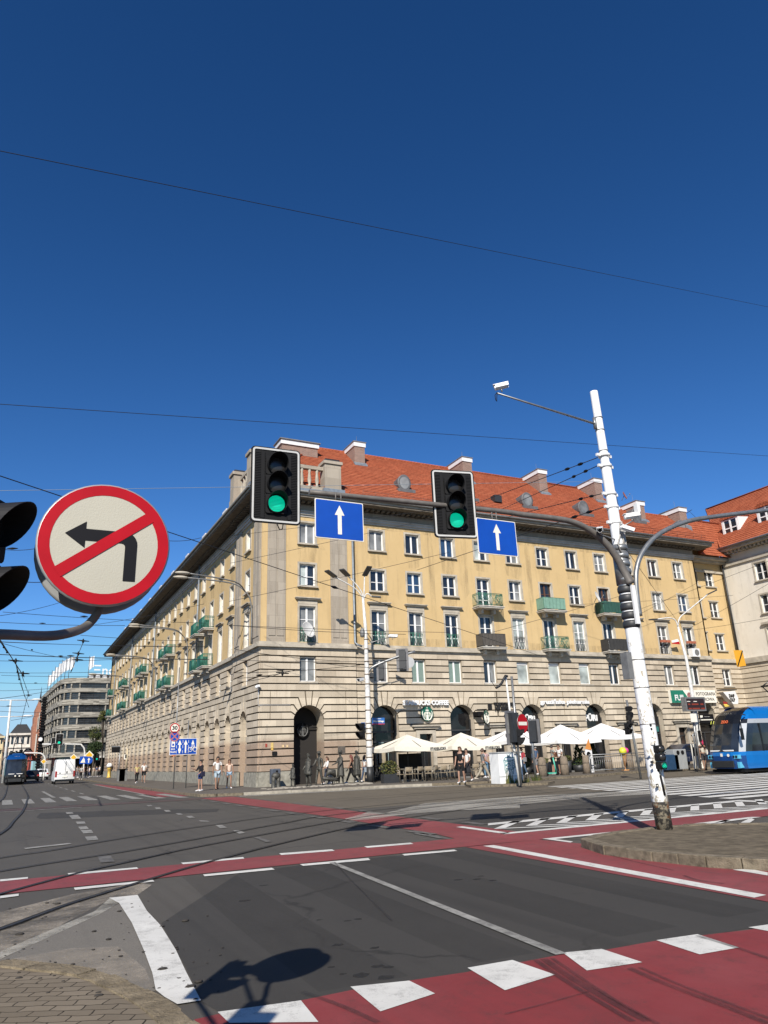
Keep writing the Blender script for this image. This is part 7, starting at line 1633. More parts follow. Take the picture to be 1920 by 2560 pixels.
def person(label, loc, rz, h=1.74, skin='a', hair='dark', hl=0, top=(.7,.7,.7), bottom=(.05,.05,.06), blen=1.0, slv=.55, shoe=(.7,.7,.7), legs=(.0, .0), knees=(.05, .05), arms=((.05, .2), (.05, .2)), lean=0.0, wide=1.0, skirt=None, bag=None, detail=True, bronze=False, coat=None, hat=False, group=None, name='person', cat='person'):
    s_ = h/1.76; o = thing(name, label, cat, (0,0,0), group)
    SKM = BRONZE if bronze else SK[skin]
    def T(p):                                       # upper body lean about the hips (forward is -y)
        x, y, z = p
        if lean and z > .95: d = z-.95; return (x, y*cos(lean)-d*sin(lean), .95+d*cos(lean)+y*-sin(lean)*0)
        return (x, y, z)
    nd = [(0,0,.96,.115), (0,0,1.10,.102), (0,0,1.29,.122), (0,.01,1.45,.075), (0,.0,1.52,.052), (0,-.012,1.595,.074), (0,-.008,1.665,.09), (0,.0,1.735,.062)]
    ed = [(i, i+1) for i in range(7)]
    J = {}
    for k, sx in enumerate((-1, 1)):
        sw, eb = arms[k]; sh = Vector((sx*.185*wide, .01, 1.415)); d1 = Vector((sx*.13, -sin(sw), -cos(sw))); el = sh+d1.normalized()*.285; d2 = Vector((sx*.02, -sin(sw+eb), -cos(sw+eb))); wrp = el+d2.normalized()*.25; hd = wrp+d2.normalized()*.075
        n0 = len(nd); nd += [(*sh, .058), (*el, .041), (*wrp, .029), (*hd, .031)]; ed += [(3, n0), (n0, n0+1), (n0+1, n0+2), (n0+2, n0+3)]; J['a%d' % k] = (sh, el, wrp, hd)
        if detail:
            dn = d2.normalized(); sd = Vector((0, 1, 0)).cross(dn).normalized() if abs(dn.y) < .9 else Vector((1,0,0)); fy = Vector((0,1,0))
            for q, (of, ln) in enumerate(((-.027, .062), (-.009, .075), (.009, .07), (.027, .055))):
                b0 = hd+fy*of+dn*.02; n1 = len(nd); nd += [(*b0, .010), (*(b0+dn*ln*.5), .0085), (*(b0+dn*ln+sd*-sx*.018), .0075)]; ed += [(n0+3, n1), (n1, n1+1), (n1+1, n1+2)]
            b0 = hd-fy*.035; n1 = len(nd); nd += [(*b0, .011), (*(b0-fy*.02+dn*.035), .009)]; ed += [(n0+3, n1), (n1, n1+1)]
        a, kb = legs[k], knees[k]; hp = Vector((sx*.092*wide, 0, .915)); kn = hp+Vector((sx*.012, -sin(a)*.42, -cos(a)*.42)); an = kn+Vector((0, -sin(a-kb)*.41, -cos(a-kb)*.41)); to = an+Vector((sx*.02, -.15*cos(a*.5), -.05-.06*min(0, a)))
        n0 = len(nd); nd += [(*hp, .092), (*kn, .056), (*an, .040), (*to, .034)]; ed += [(0, n0), (n0, n0+1), (n0+1, n0+2), (n0+2, n0+3)]; J['l%d' % k] = (hp, kn, an, to)
    zmin = min(n[2]-n[3] for n in nd); 
    def fin(me, grow=1.0, face=False):
        for v in me.vertices:
            x, y, z = v.co
            if abs(x) < .2 and .93 < z < 1.5: y *= .74
            if face and detail and z > 1.56 and y < -.05:
                y -= .028*max(0, 1-((x/.022)**2+((z-1.645)/.035)**2)); y += .010*max(0, 1-(((abs(x)-.035)/.02)**2+((z-1.675)/.02)**2)); y -= .008*max(0, 1-((x/.035)**2+((z-1.60)/.012)**2))
            if face and detail and abs(x) > .065 and 1.62 < z < 1.70 and abs(y) < .03: x *= 1.16
            x, y, z = T((x, y, z)); v.co = (x*s_, y*s_, (z-zmin)*s_)
        return me
    def attach(nm, me, mat):
        c = bpy.data.objects.new(nm, me); COL.objects.link(c); c.parent = o; me.materials.clear(); me.materials.append(mat); me.name = nm; OFF[c.name] = Vector((0,0,0))
        for p in me.polygons: p.use_smooth = True; p.material_index = 0
        return c
    def tm_(p): x, y, z = T(tuple(p)); return Vector((x*s_, y*s_, (z-zmin)*s_))
    attach('body', fin(skin_mesh(nd, ed), face=True), SKM)
    # top
    tn = [(0,0,.97,.128 if not skirt else .12), (0,0,1.10,.114), (0,0,1.29,.135), (0,.012,1.435,.085)]; te = [(0,1), (1,2), (2,3)]
    for k in range(2):
        sh, el, wrp, hd = J['a%d' % k]
        if slv <= 0: continue
        n0 = len(tn); tn.append((*sh, .068)); te.append((3, n0)); e = sh.lerp(el, min(1, slv)); tn.append((*e, .056)); te.append((n0, n0+1))
        if slv > 1: w_ = el.lerp(wrp, slv-1); tn.append((*w_, .042)); te.append((n0+1, n0+2))
    if top is not None: attach('shirt' if not coat else 'jacket', fin(skin_mesh(tn, te)), BRONZE if bronze else cloth(top))
    if skirt or coat:
        b = MB(); z1, z0 = (1.04, .95-.95*skirt) if skirt else (1.36, coat); R_ = []
        for i in range(9):
            t = i/8; z = z1+(z0-z1)*t; r = (.13+.09*t) if skirt else (.165+.085*t); R_.append([tm_((r*(1+.06*sin(a*7+i*.3)*t)*cos(a), r*.82*(1+.06*sin(a*7+i*.3)*t)*sin(a), z)) for a in [2*pi*j/28 for j in range(28)]])
        b.rings(R_, True); b.build('skirt' if skirt else 'coat', BRONZE if bronze else cloth(bottom if skirt else top), o)
    if not skirt:
        bn = [(0,0,.99,.125)]; be = []
        for k in range(2):
            hp, kn, an, to = J['l%d' % k]; n0 = len(bn); bn.append((*hp, .104)); be.append((0, n0)); e = hp.lerp(kn, min(1, blen*2)); bn.append((*e, .075)); be.append((n0, n0+1))
            if blen > .5: e = kn.lerp(an, (blen-.5)*2*.95); bn.append((*e, .056)); be.append((n0+1, n0+2))
        attach('trousers' if blen > .6 else 'shorts', fin(skin_mesh(bn, be)), BRONZE if bronze else cloth(bottom))
    for k in range(2):
        hp, kn, an, to = J['l%d' % k]; b = MB(); a_, t_ = tm_(an), tm_(to); d = (t_-a_); d.z = 0; d.normalize(); sd = Vector((-d.y, d.x, 0)); zb = min(a_.z, t_.z)-.045*s_
        b.rings([[a_+d*u+sd*(w*cos(q))+Vector((0, 0, zz-a_.z+zb+hh*(.5+.5*sin(q)))) for q in [2*pi*j/10 for j in range(10)]] for u, w, zz, hh in ((-.075, .03, 0.0, .09), (-.05, .042, 0, .12), (.03, .045, 0, .11), (.12, .048, 0, .075), (.18, .036, 0, .05), (.20, .015, 0.0, .03))], True)
        b.build('shoe', BRONZE if bronze else cloth(shoe), o)
    b = MB(); c = Vector((0, .012, 1.685))
    for i in range(1):
        rr = []
        for t in [pi*.5*j/5 for j in range(6)]: rr.append([tm_(c+Vector((.1*cos(t)*cos(a), .112*cos(t)*sin(a), -.01+.098*sin(t)+(-.075 if sin(a) > -.2 else .02)*cos(t)))) for a in [2*pi*j/16 for j in range(16)]])
        b.rings(rr, True)
    if hl:
        b.rings([[tm_(Vector((.095*w*cos(a), .035+.07*w*sin(a)+yy, z))) for a in [2*pi*j/12 for j in range(12)]] for z, w, yy in ((1.70, 1.0, .0), (1.60, 1.02, .02), (1.5, .95, .035), (1.66-hl*.8, .85, .05), (1.62-hl, .3, .05))], True)
    b.build('hair', BRONZE if bronze else HAIR[hair], o)
    if hat: b = MB(); b.rings([[tm_(Vector((r*cos(a), r*1.1*sin(a), z))) for a in [2*pi*j/16 for j in range(16)]] for r, z in ((.18, 1.725), (.175, 1.74), (.112, 1.745), (.105, 1.83), (.06, 1.85))], True); b.build('hat', BRONZE if bronze else HAIR['dark'], o)
    if detail and not bronze:
        for sx in (-1, 1): b = MB(); b.ball(tm_((sx*.034, -.083, 1.672)), .009, 6, 4); b.build('eye', BLACKM, o)
    if bag:
        col, side, z = bag; sh, el, wrp, hd = J['a%d' % (0 if side < 0 else 1)]; b = MB(); p = tm_((side*.24, .0, z)); b.box((p.x-.05, p.y-.13, p.z-.14), (p.x+.05, p.y+.13, p.z+.14)); bo = b.build('bag', cloth(col) if not bronze else BRONZE, o, bevel=.02); b = MB(); b.tube([p+Vector((0,-.1,.14)), tm_((side*.17, -.06, 1.46)), p+Vector((0,.1,.14))], .012, 5); b.build('strap', cloth(col) if not bronze else BRONZE, o)
    return place(o, loc, rz)
def at(c, x, y, Y, z=.12): p = P(*c(x, y), Y); return (p.x, Y, z)
L_, R__, TO, AW = -pi/2, pi/2, 0.0, pi              # facing left, right, towards us, away
WHT, BLK, DNM = (.66,.65,.63), (.016,.016,.018), (.20,.30,.40)
person('woman in yellow top and black trousers on the left pavement', at(a2, 1132, 1160, 74), .1, 1.66, hair='blond', top=(.60,.50,.22), bottom=BLK, legs=(.22,-.2), knees=(.1,.3), arms=((.3,.3),(-.2,.2)))
person('man in white shirt and dark shorts beside the yellow top', at(a2, 1190, 1160, 73), -.15, 1.82, hair='grey', top=WHT, bottom=BLK, blen=.42, legs=(-.18,.2), knees=(.25,.1), bag=(BLK, 1, 1.05), shoe=(.2,.2,.2))
person('short haired woman in black top and blue shorts facing left', at(c4, 770, 1260, 45.2), L_+.35, 1.70, top=(.018,.018,.022), slv=1.5, bottom=(.03,.05,.16), blen=.36, legs=(.05,-.04), arms=((.5,1.4),(.1,.9)), bag=((.03,.03,.06), 1, .95))
person('man in white tee and light denim shorts holding hands', at(c4, 895, 1250, 45.8), .12, 1.86, skin='b', hair='dark', top=WHT, bottom=(.42,.52,.60), blen=.40, legs=(.2,-.16), knees=(.1,.25), arms=((-.1,.15),(.1,.1)), shoe=(.03,.03,.03), wide=1.08)
person('woman in beige crop top and denim shorts on the corner pavement', at(c4, 984, 1240, 47.2), -.1, 1.68, skin='b', hair='brown', hl=.28, top=(.66,.50,.40), slv=.25, bottom=(.30,.42,.55), blen=.22, legs=(-.1,.16), knees=(.2,.1), arms=((.15,.1),(.2,.3)))
person('woman in white blouse behind the bronze pram', at(b1, 905, 1650, 45.0), L_, 1.64, hair='brown', hl=.1, top=WHT, slv=1.5, bottom=(.05,.06,.09), legs=(.25,-.2), arms=((.4,.9),(.3,.8)))
person('red haired woman in black striding beside the bronze coat man', at(b1, 1155, 1650, 44.2), L_-.5, 1.72, hair='red', hl=.34, skin='b', top=BLK, slv=.0, bottom=BLK, blen=1.0, legs=(.42,-.35), knees=(.05,.25), arms=((-.2,.1),(.3,.2)))
person('woman in white top and jeans half behind the lamp post', at(b1, 1296, 1650, 45.0), R__, 1.66, hair='dark', hl=.2, top=WHT, bottom=(.07,.10,.16), legs=(.3,-.25), bag=((.35,.42,.5), -1, .8), arms=((.1,.4),(-.2,.2)))
person('man all in black with shorts and white shoes', at(b2, 1055, 1680, 35.9), L_+.7, 1.85, hair='brown', hl=.22, top=BLK, bottom=BLK, blen=.45, legs=(.10,-.12), knees=(.1,.15), arms=((.15,.3),(.1,.2)), wide=1.12)
person('woman in white tee and dark skirt beside the man in black', at(b2, 1122, 1680, 36.4), L_+.5, 1.76, hair='dark', top=WHT, bottom=(.03,.03,.035), skirt=.48, legs=(.22,-.25), knees=(.1,.3), arms=((.5,1.3),(.3,.9)))
person('man in grey tee and beige trousers striding right', at(b2, 1290, 1680, 36.5), R__-.2, 1.80, hair='brown', top=(.20,.205,.21), bottom=(.38,.34,.27), legs=(.45,-.42), knees=(.05,.35), arms=((.3,.7),(.5,.6)), shoe=(.55,.50,.42), wide=1.05)
person('person in pale pink top behind the man in grey', at(b2, 1312, 1600, 41.0), AW, 1.70, hair='dark', top=(.58,.40,.40), bottom=(.12,.22,.33), bag=(BLK, 1, 1.2))
person('woman in red vest and jeans right of the white cabinet', at(b3, 448, 1150, 41.4), L_+.2, 1.70, hair='brown', top=(.42,.03,.05), slv=1.5, bottom=(.10,.16,.26), legs=(.12,-.2), knees=(.1,.2), bag=((.3,.3,.31), 1, 1.0))
person('heavy man in blue tee and grey shorts behind the grey post', at(b3, 592, 1150, 41.0), AW+.4, 1.80, hair='grey', top=(.10,.16,.27), bottom=(.22,.22,.23), blen=.45, legs=(.15,-.15), wide=1.22, bag=((.1,.15,.25), 1, 1.15))
person('man in grey tee standing behind the mint scooter', at(b3, 765, 1150, 40.4), R__-.3, 1.80, hair='dark', top=(.30,.31,.29), bottom=BLK, blen=.45, arms=((.6,.9),(.5,.8)))
person('bearded man in white tee and black shorts beside the scooter', at(b3, 838, 1150, 39.8), L_+.3, 1.84, hair='dark', skin='b', top=WHT, bottom=BLK, blen=.45, legs=(-.1,.2), arms=((.5,1.5),(.4,1.4)), wide=1.15, bag=((.14,.06,.035), -1, 1.15), shoe=(.05,.05,.05))
person('waitress in white shirt bending at the terrace', at(b3, 1040, 1100, 42.9), R__, 1.72, hair='brown', hl=.15, top=WHT, bottom=(.5,.36,.2), lean=.5, arms=((.7,.4),(.6,.4)), legs=(.1,-.1))
person('woman with red headscarf and white bag seen from behind at the tram', at(b4, 1040, 1070, 33.2), AW-.25, 1.72, hair='dark', hl=.2, skin='b', top=(.60,.56,.46), slv=.0, bottom=(.05,.05,.055), blen=.44, legs=(.1,-.1), arms=((.2,1.7),(-.1,.1)), bag=((.62,.59,.52), -1, 1.05), shoe=(.25,.15,.1))
b = MB(); sc_o = [o for o in COL.objects if o.get('label', '').startswith('woman with red headscarf')][0]
b.ball((0, .035, 1.66), (.11, .115, .095), 10, 7); b.ball((0, .14, 1.55), (.06, .05, .12), 8, 6); b.build('headscarf', M('scarf_red', (.50,.02,.09), .8, var=.3, scale=25, obj=True), sc_o)
for i, (x, y, Y, lab, tp, bt, hr) in enumerate(((608, 1100, 128, 'far pedestrian in white left of the crowd by the canopy', WHT, (.6,.58,.55), 'brown'), (640, 1100, 132, 'far pedestrian in pale top at the crowd centre left', (.55,.52,.48), (.3,.3,.33), 'dark'), (672, 1120, 112, 'far walker in grey top and black trousers on the left pavement', (.45,.45,.44), BLK, 'dark'),
        (655, 1095, 136, 'far pedestrian in cream behind the grey walker', (.62,.56,.46), (.2,.2,.2), 'blond'), (700, 1100, 134, 'far pedestrian in dark red under the blue signs', (.22,.05,.05), (.1,.1,.12), 'dark'), (722, 1100, 131, 'far pedestrian in black under the round blue sign', BLK, BLK, 'dark'), (740, 1100, 135, 'far pedestrian in white right of the blue signs', WHT, (.1,.12,.2), 'blond'),
        (775, 1095, 138, 'far pedestrian in beige near the cafe front', (.5,.42,.33), (.4,.36,.3), 'brown'), (800, 1095, 140, 'far pedestrian in dark blue near the cafe front', (.05,.08,.17), (.3,.28,.25), 'dark'), (824, 1095, 137, 'far pedestrian in white nearest the block wall', (.64,.63,.6), BLK, 'dark'), (590, 1090, 127, 'far pedestrian in red trousers behind the white van', (.6,.6,.58), (.4,.06,.05), 'dark'))):
    person(lab, at(a2, x, y, Y), random.uniform(-3, 3), random.uniform(1.62, 1.84), hair=hr, top=tp, bottom=bt, legs=(.2,-.2), detail=False, group='pedestrians at the far corner')
# bronze figures of the walking group
YS = 43.0
person('bronze statue of a child facing left', at(b1, 548, 1740, YS), L_+.3, 1.28, bronze=True, detail=False, coat=.62, legs=(.1,-.1), name='statue', cat='statue', group='bronze walking figures', arms=((.2,.4),(.1,.3)))
person('bronze statue of a bare headed man standing right of the child', at(b1, 708, 1720, YS), L_+.2, 1.82, bronze=True, detail=False, coat=.62, legs=(.06,-.1), name='statue', cat='statue', group='bronze walking figures', arms=((.15,.5),(.1,.2)), bag=(BLK, -1, .85))
person('bronze statue of a man in a cap beside the pram', at(b1, 822, 1720, YS), L_+.4, 1.86, bronze=True, detail=False, slv=1.8, legs=(.2,-.16), hat=True, name='statue', cat='statue', group='bronze walking figures', arms=((.5,.5),(-.1,.3)), wide=1.1)
person('bronze statue of a hatted woman in a long coat behind the pram', at(b1, 1045, 1720, YS), L_+.15, 1.86, bronze=True, detail=False, coat=.42, hat=True, name='statue', cat='statue', group='bronze walking figures', arms=((.5,.7),(.3,.6)), legs=(.08,-.1))
person('bronze statue of a tall man in a long coat with a suitcase', at(b1, 1215, 1700, YS), L_+.1, 1.90, bronze=True, detail=False, coat=.42, name='statue', cat='statue', group='bronze walking figures', arms=((.1,.2),(-.2,.1)), bag=(BLK, 1, .62), legs=(.12,-.15), wide=1.05)
pm = thing('pram_statue', 'bronze pram with wheels between the bronze figures', 'statue', at(b1, 930, 1735, YS)); px_, py_, pz_ = pm.location
b = MB(); b.rings([[(px_+u, YS+w*cos(a), pz_+z+.16*sin(a)) for a in [2*pi*j/12 for j in range(12)]] for u, w, z in ((-.75, .05, .62), (-.6, .24, .55), (-.1, .27, .5), (.5, .27, .42), (.75, .1, .42))], True); b.tube([(px_-.3, YS, pz_+.7), (px_-.05, YS, pz_+1.05), (px_+.35, YS, pz_+1.0), (px_+.5, YS, pz_+.6)], [.05, .25, .27, .1], 10); b.build('pram_body', BRONZE, pm)
for dx in (-.55, .15, .5):
    for dy in (-.24, .24):
        b = MB(); b.rings([[(px_+dx+(.2+.018*cos(t))*cos(a), YS+dy+.018*sin(t), pz_+.2+(.2+.018*cos(t))*sin(a)) for t in [2*pi*j/5 for j in range(5)]] for a in [2*pi*i/16 for i in range(16)]], False, closed=True); b.build('wheel', BRONZE, pm)
b = MB(); b.tube([(px_+.6, YS-.2, pz_+.5), (px_+1.05, YS-.2, pz_+.95), (px_+1.05, YS+.2, pz_+.95), (px_+.6, YS+.2, pz_+.5)], .018, 5); b.build('handle', BRONZE, pm); pm.scale = (.72, .72, .72)
lx0 = at(b1, 372, 1740, YS); ls_ = thing('sinking_statue', 'bronze lower half of a figure sinking into the pavement', 'statue', lx0); b = MB()
for d in (-.14, .14): b.rings([[(lx0[0]+d+r*cos(a), YS+r*sin(a), .1+z) for a in [2*pi*j/10 for j in range(10)]] for r, z in ((.17, 0), (.13, .06), (.12, .4), (.15, .62))], True)
b.build('trouser_legs', BRONZE, ls_)
b = MB(); b.ball((lx0[0], YS, .78), (.28, .2, .2), 10, 6); b.build('torso_stump', BRONZE, ls_)
b = MB(); rr_ = random.Random(9); x0_, x1_ = lx0[0]-.9, at(b1, 1290, 1740, YS)[0]
for i in range(120):
    x = rr_.uniform(x0_, x1_); y = 41.9+rr_.uniform(-.5, .7); s2_ = rr_.uniform(.06, .22); b.ball((x, y, .13), (s2_*1.4, s2_, s2_*.35), 6, 4)
tag(b.build('broken_slabs', M('broken_slab', (.33,.30,.25), .95, var=.3, scale=5, bmp=.6)), 'broken pale paving rubble at the feet of the bronze figures', 'rubble', kind='stuff')
# ------------------------------------------------------------------ shop signs and small things on the walls
def wtext(b, st, u, z, size, n, fm, ext=.02, bold=.01, space=1.0, sx=1.0):
    b.add(text_mesh(st, size, ext, bold, space), lambda x, y, q: fm(u+x*sx, z+y, n+q))
def R1(c, x, y): p = P(*c(x, y), 46.0); return p.x, p.z
x, z = R1(b2, 668, 862); b = MB(); x0, _ = R1(b2, 432, 862); x1, _ = R1(b2, 905, 862); tm = text_mesh('STARBUCKS COFFEE', .42, .05, .022); wd = max(v.co.x for v in tm.vertices)-min(v.co.x for v in tm.vertices)
wtext(b, 'STARBUCKS COFFEE', (x0+x1)/2, z, .42, .24, FRm, .05, .022, 1.0, (x1-x0)/wd); tag(b.build('shop_lettering', WHITEP), 'white coffee shop letters between the first two arches', 'sign')
LGN = M('logo_green', (.01,.13,.085), .5, var=.05)
def roundel(label, c, r, nrm, fmx, dark=False):
    o = thing('round_sign', label, 'sign', c); ca = Vector(c); nv = Vector(nrm).normalized(); f = head_frame(c, nrm)
    b = MB(); b.lathe([(r, -.08), (r, .0)], ca, 32, ax=nv); b.build('drum', BLACK, o)
    wm = M('logo_shaded_white', (.13,.13,.125), .6, var=.1) if dark else SIGNW  # emblem in the passage gets darkened colours, shade painted in
    b = MB(); b.disc(f(0, .004, 0), r*.97, nv, 32); b.build('green_disc', BLACKM if dark else LGN, o)
    b = MB(); k = r                                        # face, crown with star, hair waves and twin tails
    b.prism([(.16*k*cos(a), .12*k+.2*k*sin(a)) for a in [2*pi*j/14 for j in range(14)]], .008, .012, lambda u, v, n: f(u, n, v))
    b.prism([(-.26*k,.38*k),(-.2*k,.62*k),(-.1*k,.46*k),(0,.72*k),(.1*k,.46*k),(.2*k,.62*k),(.26*k,.38*k)], .008, .012, lambda u, v, n: f(u, n, v))
    b.prism([(.1*k*cos(a)*(1 if j % 2 else .42), .83*k+.1*k*sin(a)*(1 if j % 2 else .42)) for j, a in [(j, pi/2+pi/5*(j+1)) for j in range(10)]], .008, .012, lambda u, v, n: f(u, n, v))
    for s_ in (-1, 1):
        for q in range(4):
            b.tube([f(s_*(.2+.09*q)*k, .01, (.30-.05*q)*k), f(s_*(.27+.09*q)*k, .01, (.02-.02*q)*k), f(s_*(.22+.1*q)*k, .01, (-.28)*k), f(s_*(.3+.08*q)*k, .01, (-.55+.06*q)*k)], .028*k, 4)
        b.tube([f(s_*.08*k, .01, -.85*k), f(s_*.45*k, .01, -.72*k), f(s_*.72*k, .01, -.3*k), f(s_*.78*k, .01, .15*k), f(s_*.66*k, .01, .42*k)], [.05*k, .09*k, .09*k, .06*k, .02*k], 5)
    b.prism([(-.14*k,-.1*k),(.14*k,-.1*k),(.2*k,-.8*k),(-.2*k,-.8*k)], .008, .012, lambda u, v, n: f(u, n, v))
    b.build('white_emblem', wm, o)
    return o
x, z = R1(b2, 687, 975); roundel('round green and white emblem over the first brown doorway', (x, 45.86, z), .50, (0,-1,0), None)
p = P(*b2(1312, 1008), 45.2); o = roundel('green emblem on a bracket between the second and third arches', (p.x, 45.2, p.z), .50, (.55,-.83,0), None); b = MB(); b.box((p.x-.62, 45.3, p.z+.1), (p.x-.2, 45.95, p.z+.4)); b.tube([(p.x-.5, 45.6, p.z+.55), (p.x+.1, 45.25, p.z+.55)], .03, 5); b.build('bracket', BLACK, o)
p = P(*b1(650, 1142), 47.0); o = roundel('dim round emblem hanging inside the dark corner passage', (p.x, 47.0, p.z), .46, (.1,-1,0), None, dark=True); b = MB(); b.tube([(p.x+.4, 47.0, p.z+.15), (p.x+1.0, 47.0, p.z+.15)], .04, 5); b.build('bracket', BLACK, o)
tb_ = M('letter_black', (.02,.018,.017), .5, var=0)
for i, (st, yy) in enumerate((('TORTOWNIA', 875), ('NA BEMA', 918))):
    x, z = R1(b2, 1490 if i == 0 else 1465, yy); b = MB(); wtext(b, st, x, z, .30, .22, FRm, .04, .018); tag(b.build('shop_lettering', tb_), ['black cake shop lettering upper line', 'black cake shop lettering lower line'][i], 'sign')
x, z = R1(b2, 1343, 898); b = MB()
for r_ in range(3):
    for q in range(3): b.box((x-.16+q*.12, z-.2+r_*.14, .1), (x-.07+q*.12, z-.1+r_*.14, .16), fm=FRm)
    b.box((x-.18, z-.215+r_*.14, .1), (x+.18, z-.2+r_*.14, .16), fm=FRm)
tag(b.build('shop_logo', tb_), 'black square ornament logo left of the cake shop lettering', 'sign')
x0, z = R1(b3, 612, 438); x1, _ = R1(b3, 1122, 438); b = MB(); tm = text_mesh('gruzi\u0144ska piekarnia', .42, .04, .016); wd = max(v.co.x for v in tm.vertices)-min(v.co.x for v in tm.vertices); wtext(b, 'gruzi\u0144ska piekarnia', (x0+x1)/2, z, .42, .22, FRm, .04, .016, 1.0, (x1-x0)/wd); tag(b.build('shop_lettering', WHITEP), 'white bakery lettering between the third and fourth arches', 'sign')
for i, (c_x, lab) in enumerate(((34.85, 'white rounded bakery name in the third arch'), (40.9, 'white rounded bakery name in the fourth arch'))):
    b = MB(); wtext(b, 'P\u00dcRi', c_x, 3.85, .62, -.5, FRm, .02, .035); tag(b.build('arch_lettering', WHITEP), lab, 'sign')
x, z = R1(b3, 1185, 702); b = MB(); b.box((40.2, 2.55, -.44), (41.5, 3.1, -.4), fm=FRm); o = tag(b.build('shop_board', M('board_cream', (.55,.53,.33), .6, var=.05)), 'cream shop board under the name in the fourth arch', 'sign'); b = MB(); wtext(b, 'TORTOWNIA', 41.0, 2.93, .15, -.395, FRm, .004, .008); wtext(b, 'NA BEMA', 40.95, 2.72, .15, -.395, FRm, .004, .008); b.build('board_text', tb_, o)
# photo shop board
x0, z0 = R1(b4, 682, 405); x1, z1 = R1(b4, 1112, 322); fj = thing('photo_shop_board', 'green and white photo shop board over the sixth arch', 'sign', (x0, 45.8, z0)); zc = (z0+z1)/2+.0; z0, z1 = zc-.52, zc+.52; xm = x0+(x1-x0)*.34
b = MB(); b.box((x0, 45.72, z0), (x1, 45.98, z1)); b.build('panel', SIGNW, fj); b = MB(); b.prism([(x0+.01, z0+.01), (xm+.45, z0+.01), (xm-.35, z1-.01), (x0+.01, z1-.01)], 0, .01, lambda u, v, n: (u, 45.719-n, v)); b.build('green_field', M('board_green', (.01,.20,.13), .5, var=.05), fj)
b = MB(); b.add(text_mesh('FUJI', .62, .004, .02), lambda u, v, n: (x0+.17*(x1-x0)+u, 45.70-n, zc-.12+v)); b.build('brand_text', WHITEP, fj)
b = MB(); b.add(text_mesh('FOTOGRAFIA', .38, .004, .004), lambda u, v, n: (x0+(x1-x0)*.77+u, 45.71-n, zc+.2+v)); b.add(text_mesh('CYFROWA', .38, .004, .004), lambda u, v, n: (x0+(x1-x0)*.77+u, 45.71-n, zc-.25+v)); b.build('board_text', tb_, fj)
b = MB(); b.disc((x0+(x1-x0)*.40, 45.715, zc+.1), .24, (0,-1,0), 14); b.disc((x0+(x1-x0)*.42, 45.713, zc), .16, (0,-1,0), 12); b.build('red_flower', M('flower_print', (.40,.16,.16), .6, var=.4, scale=9), fj)
# big awning board in the recess
p, q = P(*b4(1215, 310), 46.4), P(*b4(1365, 435), 46.4); aw = thing('awning_board', 'white angular shop board in the wall recess', 'sign', (p.x, 46.4, q.z)); b = MB(); b.prism([(p.x, p.z-.05), (q.x-.1, p.z+.05), (q.x+.15, p.z-.6), (q.x, q.z), (p.x+1.0, q.z)], 0, .5, lambda u, v, n: (u, 46.4+n, v)); b.build('panel', WHITEP, aw); b = MB(); b.add(text_mesh('DAF', .36, .004, .03), lambda u, v, n: ((p.x+q.x)/2+.15+u, 46.385-n, (p.z+q.z)/2+.15+v)); b.add(text_mesh('OLF', .36, .004, .03), lambda u, v, n: ((p.x+q.x)/2+.15+u, 46.385-n, (p.z+q.z)/2-.2+v)); b.build('board_text', tb_, aw)
b = MB(); b.box((p.x-.1, 46.35, p.z+.1), (q.x+.1, 46.95, p.z+.18)); b.build('roof', CHAR, aw)
p = P(*b4(1225, 435), 45.9); b = MB(); b.poly([(p.x-.3, 45.7, p.z+.22), (p.x+.12, 45.6, p.z+.12), (p.x+.1, 45.7, p.z-.02), (p.x-.2, 45.8, p.z)]); b.poly([(p.x-.2, 45.8, p.z-.005), (p.x+.1, 45.7, p.z-.025), (p.x+.3, 45.6, p.z-.2), (p.x-.05, 45.8, p.z-.25)], 1); tag(b.build('corner_flag', [M('flag_red', (.55,.04,.05), .7), M('flag_yellow', (.7,.5,.08), .7)]), 'small red and yellow pennant below the white shop board', 'flag')
p = P(*b4(560, 510), 45.8); b = MB(); b.add(text_mesh('nib', .55, .01, .03), lambda u, v, n: (46.97+u, 46.4-n, 4.15+v)); tag(b.build('arch_lettering', WHITEP), 'white lettering in the fifth arch beside the mast', 'sign'); b = MB(); b.box((46.1, 2.7, -.45), (47.8, 3.1, -.42), fm=FRm); tag(b.build('shop_board', M('board_teal', (.02,.16,.15), .5, var=.1)), 'dark teal board in the fifth arch beside the mast', 'sign')
b = MB(); b.box((52.1, 3.25, -.2), (54.1, 4.0, -.1), fm=FRm); o = tag(b.build('shop_board', BLACKM), 'black shop board with white lettering in the sixth arch', 'sign'); b = MB(); b.box((52.4, 3.5, -.1), (53.8, 3.58, -.09), fm=FRm); b.box((52.4, 3.72, -.1), (52.7, 3.9, -.09), fm=FRm); b.box((52.9, 3.72, -.1), (53.5, 3.8, -.09), fm=FRm); b.build('board_text', SIGNW, o)
# menu drawing in the first arch
mn = thing('menu_poster', 'chalk style coffee poster in the first arch window', 'poster', (22.65, 46.4, 1.6)); b = MB(); zz = 1.55
for a, c in (((-.42,.55),(.42,.55)), ((.42,.55),(.42,-.55)), ((-.42,-.55),(-.42,.55)), ((-.42,-.55),(.3,-.55)), ((-.3,.72),(.35,.72))): b.tube([(22.6+a[0], 46.5, zz+a[1]), (22.6+c[0], 46.5, zz+c[1])], .022, 4)
for i in range(3): b.box((22.3, 46.48, zz+.72+.1*i), (22.9-.1*i, 46.5, zz+.76+.1*i))
b.build('chalk_lines', M('chalk_teal', (.32,.42,.42), .7, var=.2), mn); b = MB(); b.box((22.32, 46.49, zz-.35), (22.8, 46.51, zz+.3)); b.build('cup_picture', M('cup_beige', (.38,.32,.22), .7, var=.2), mn)
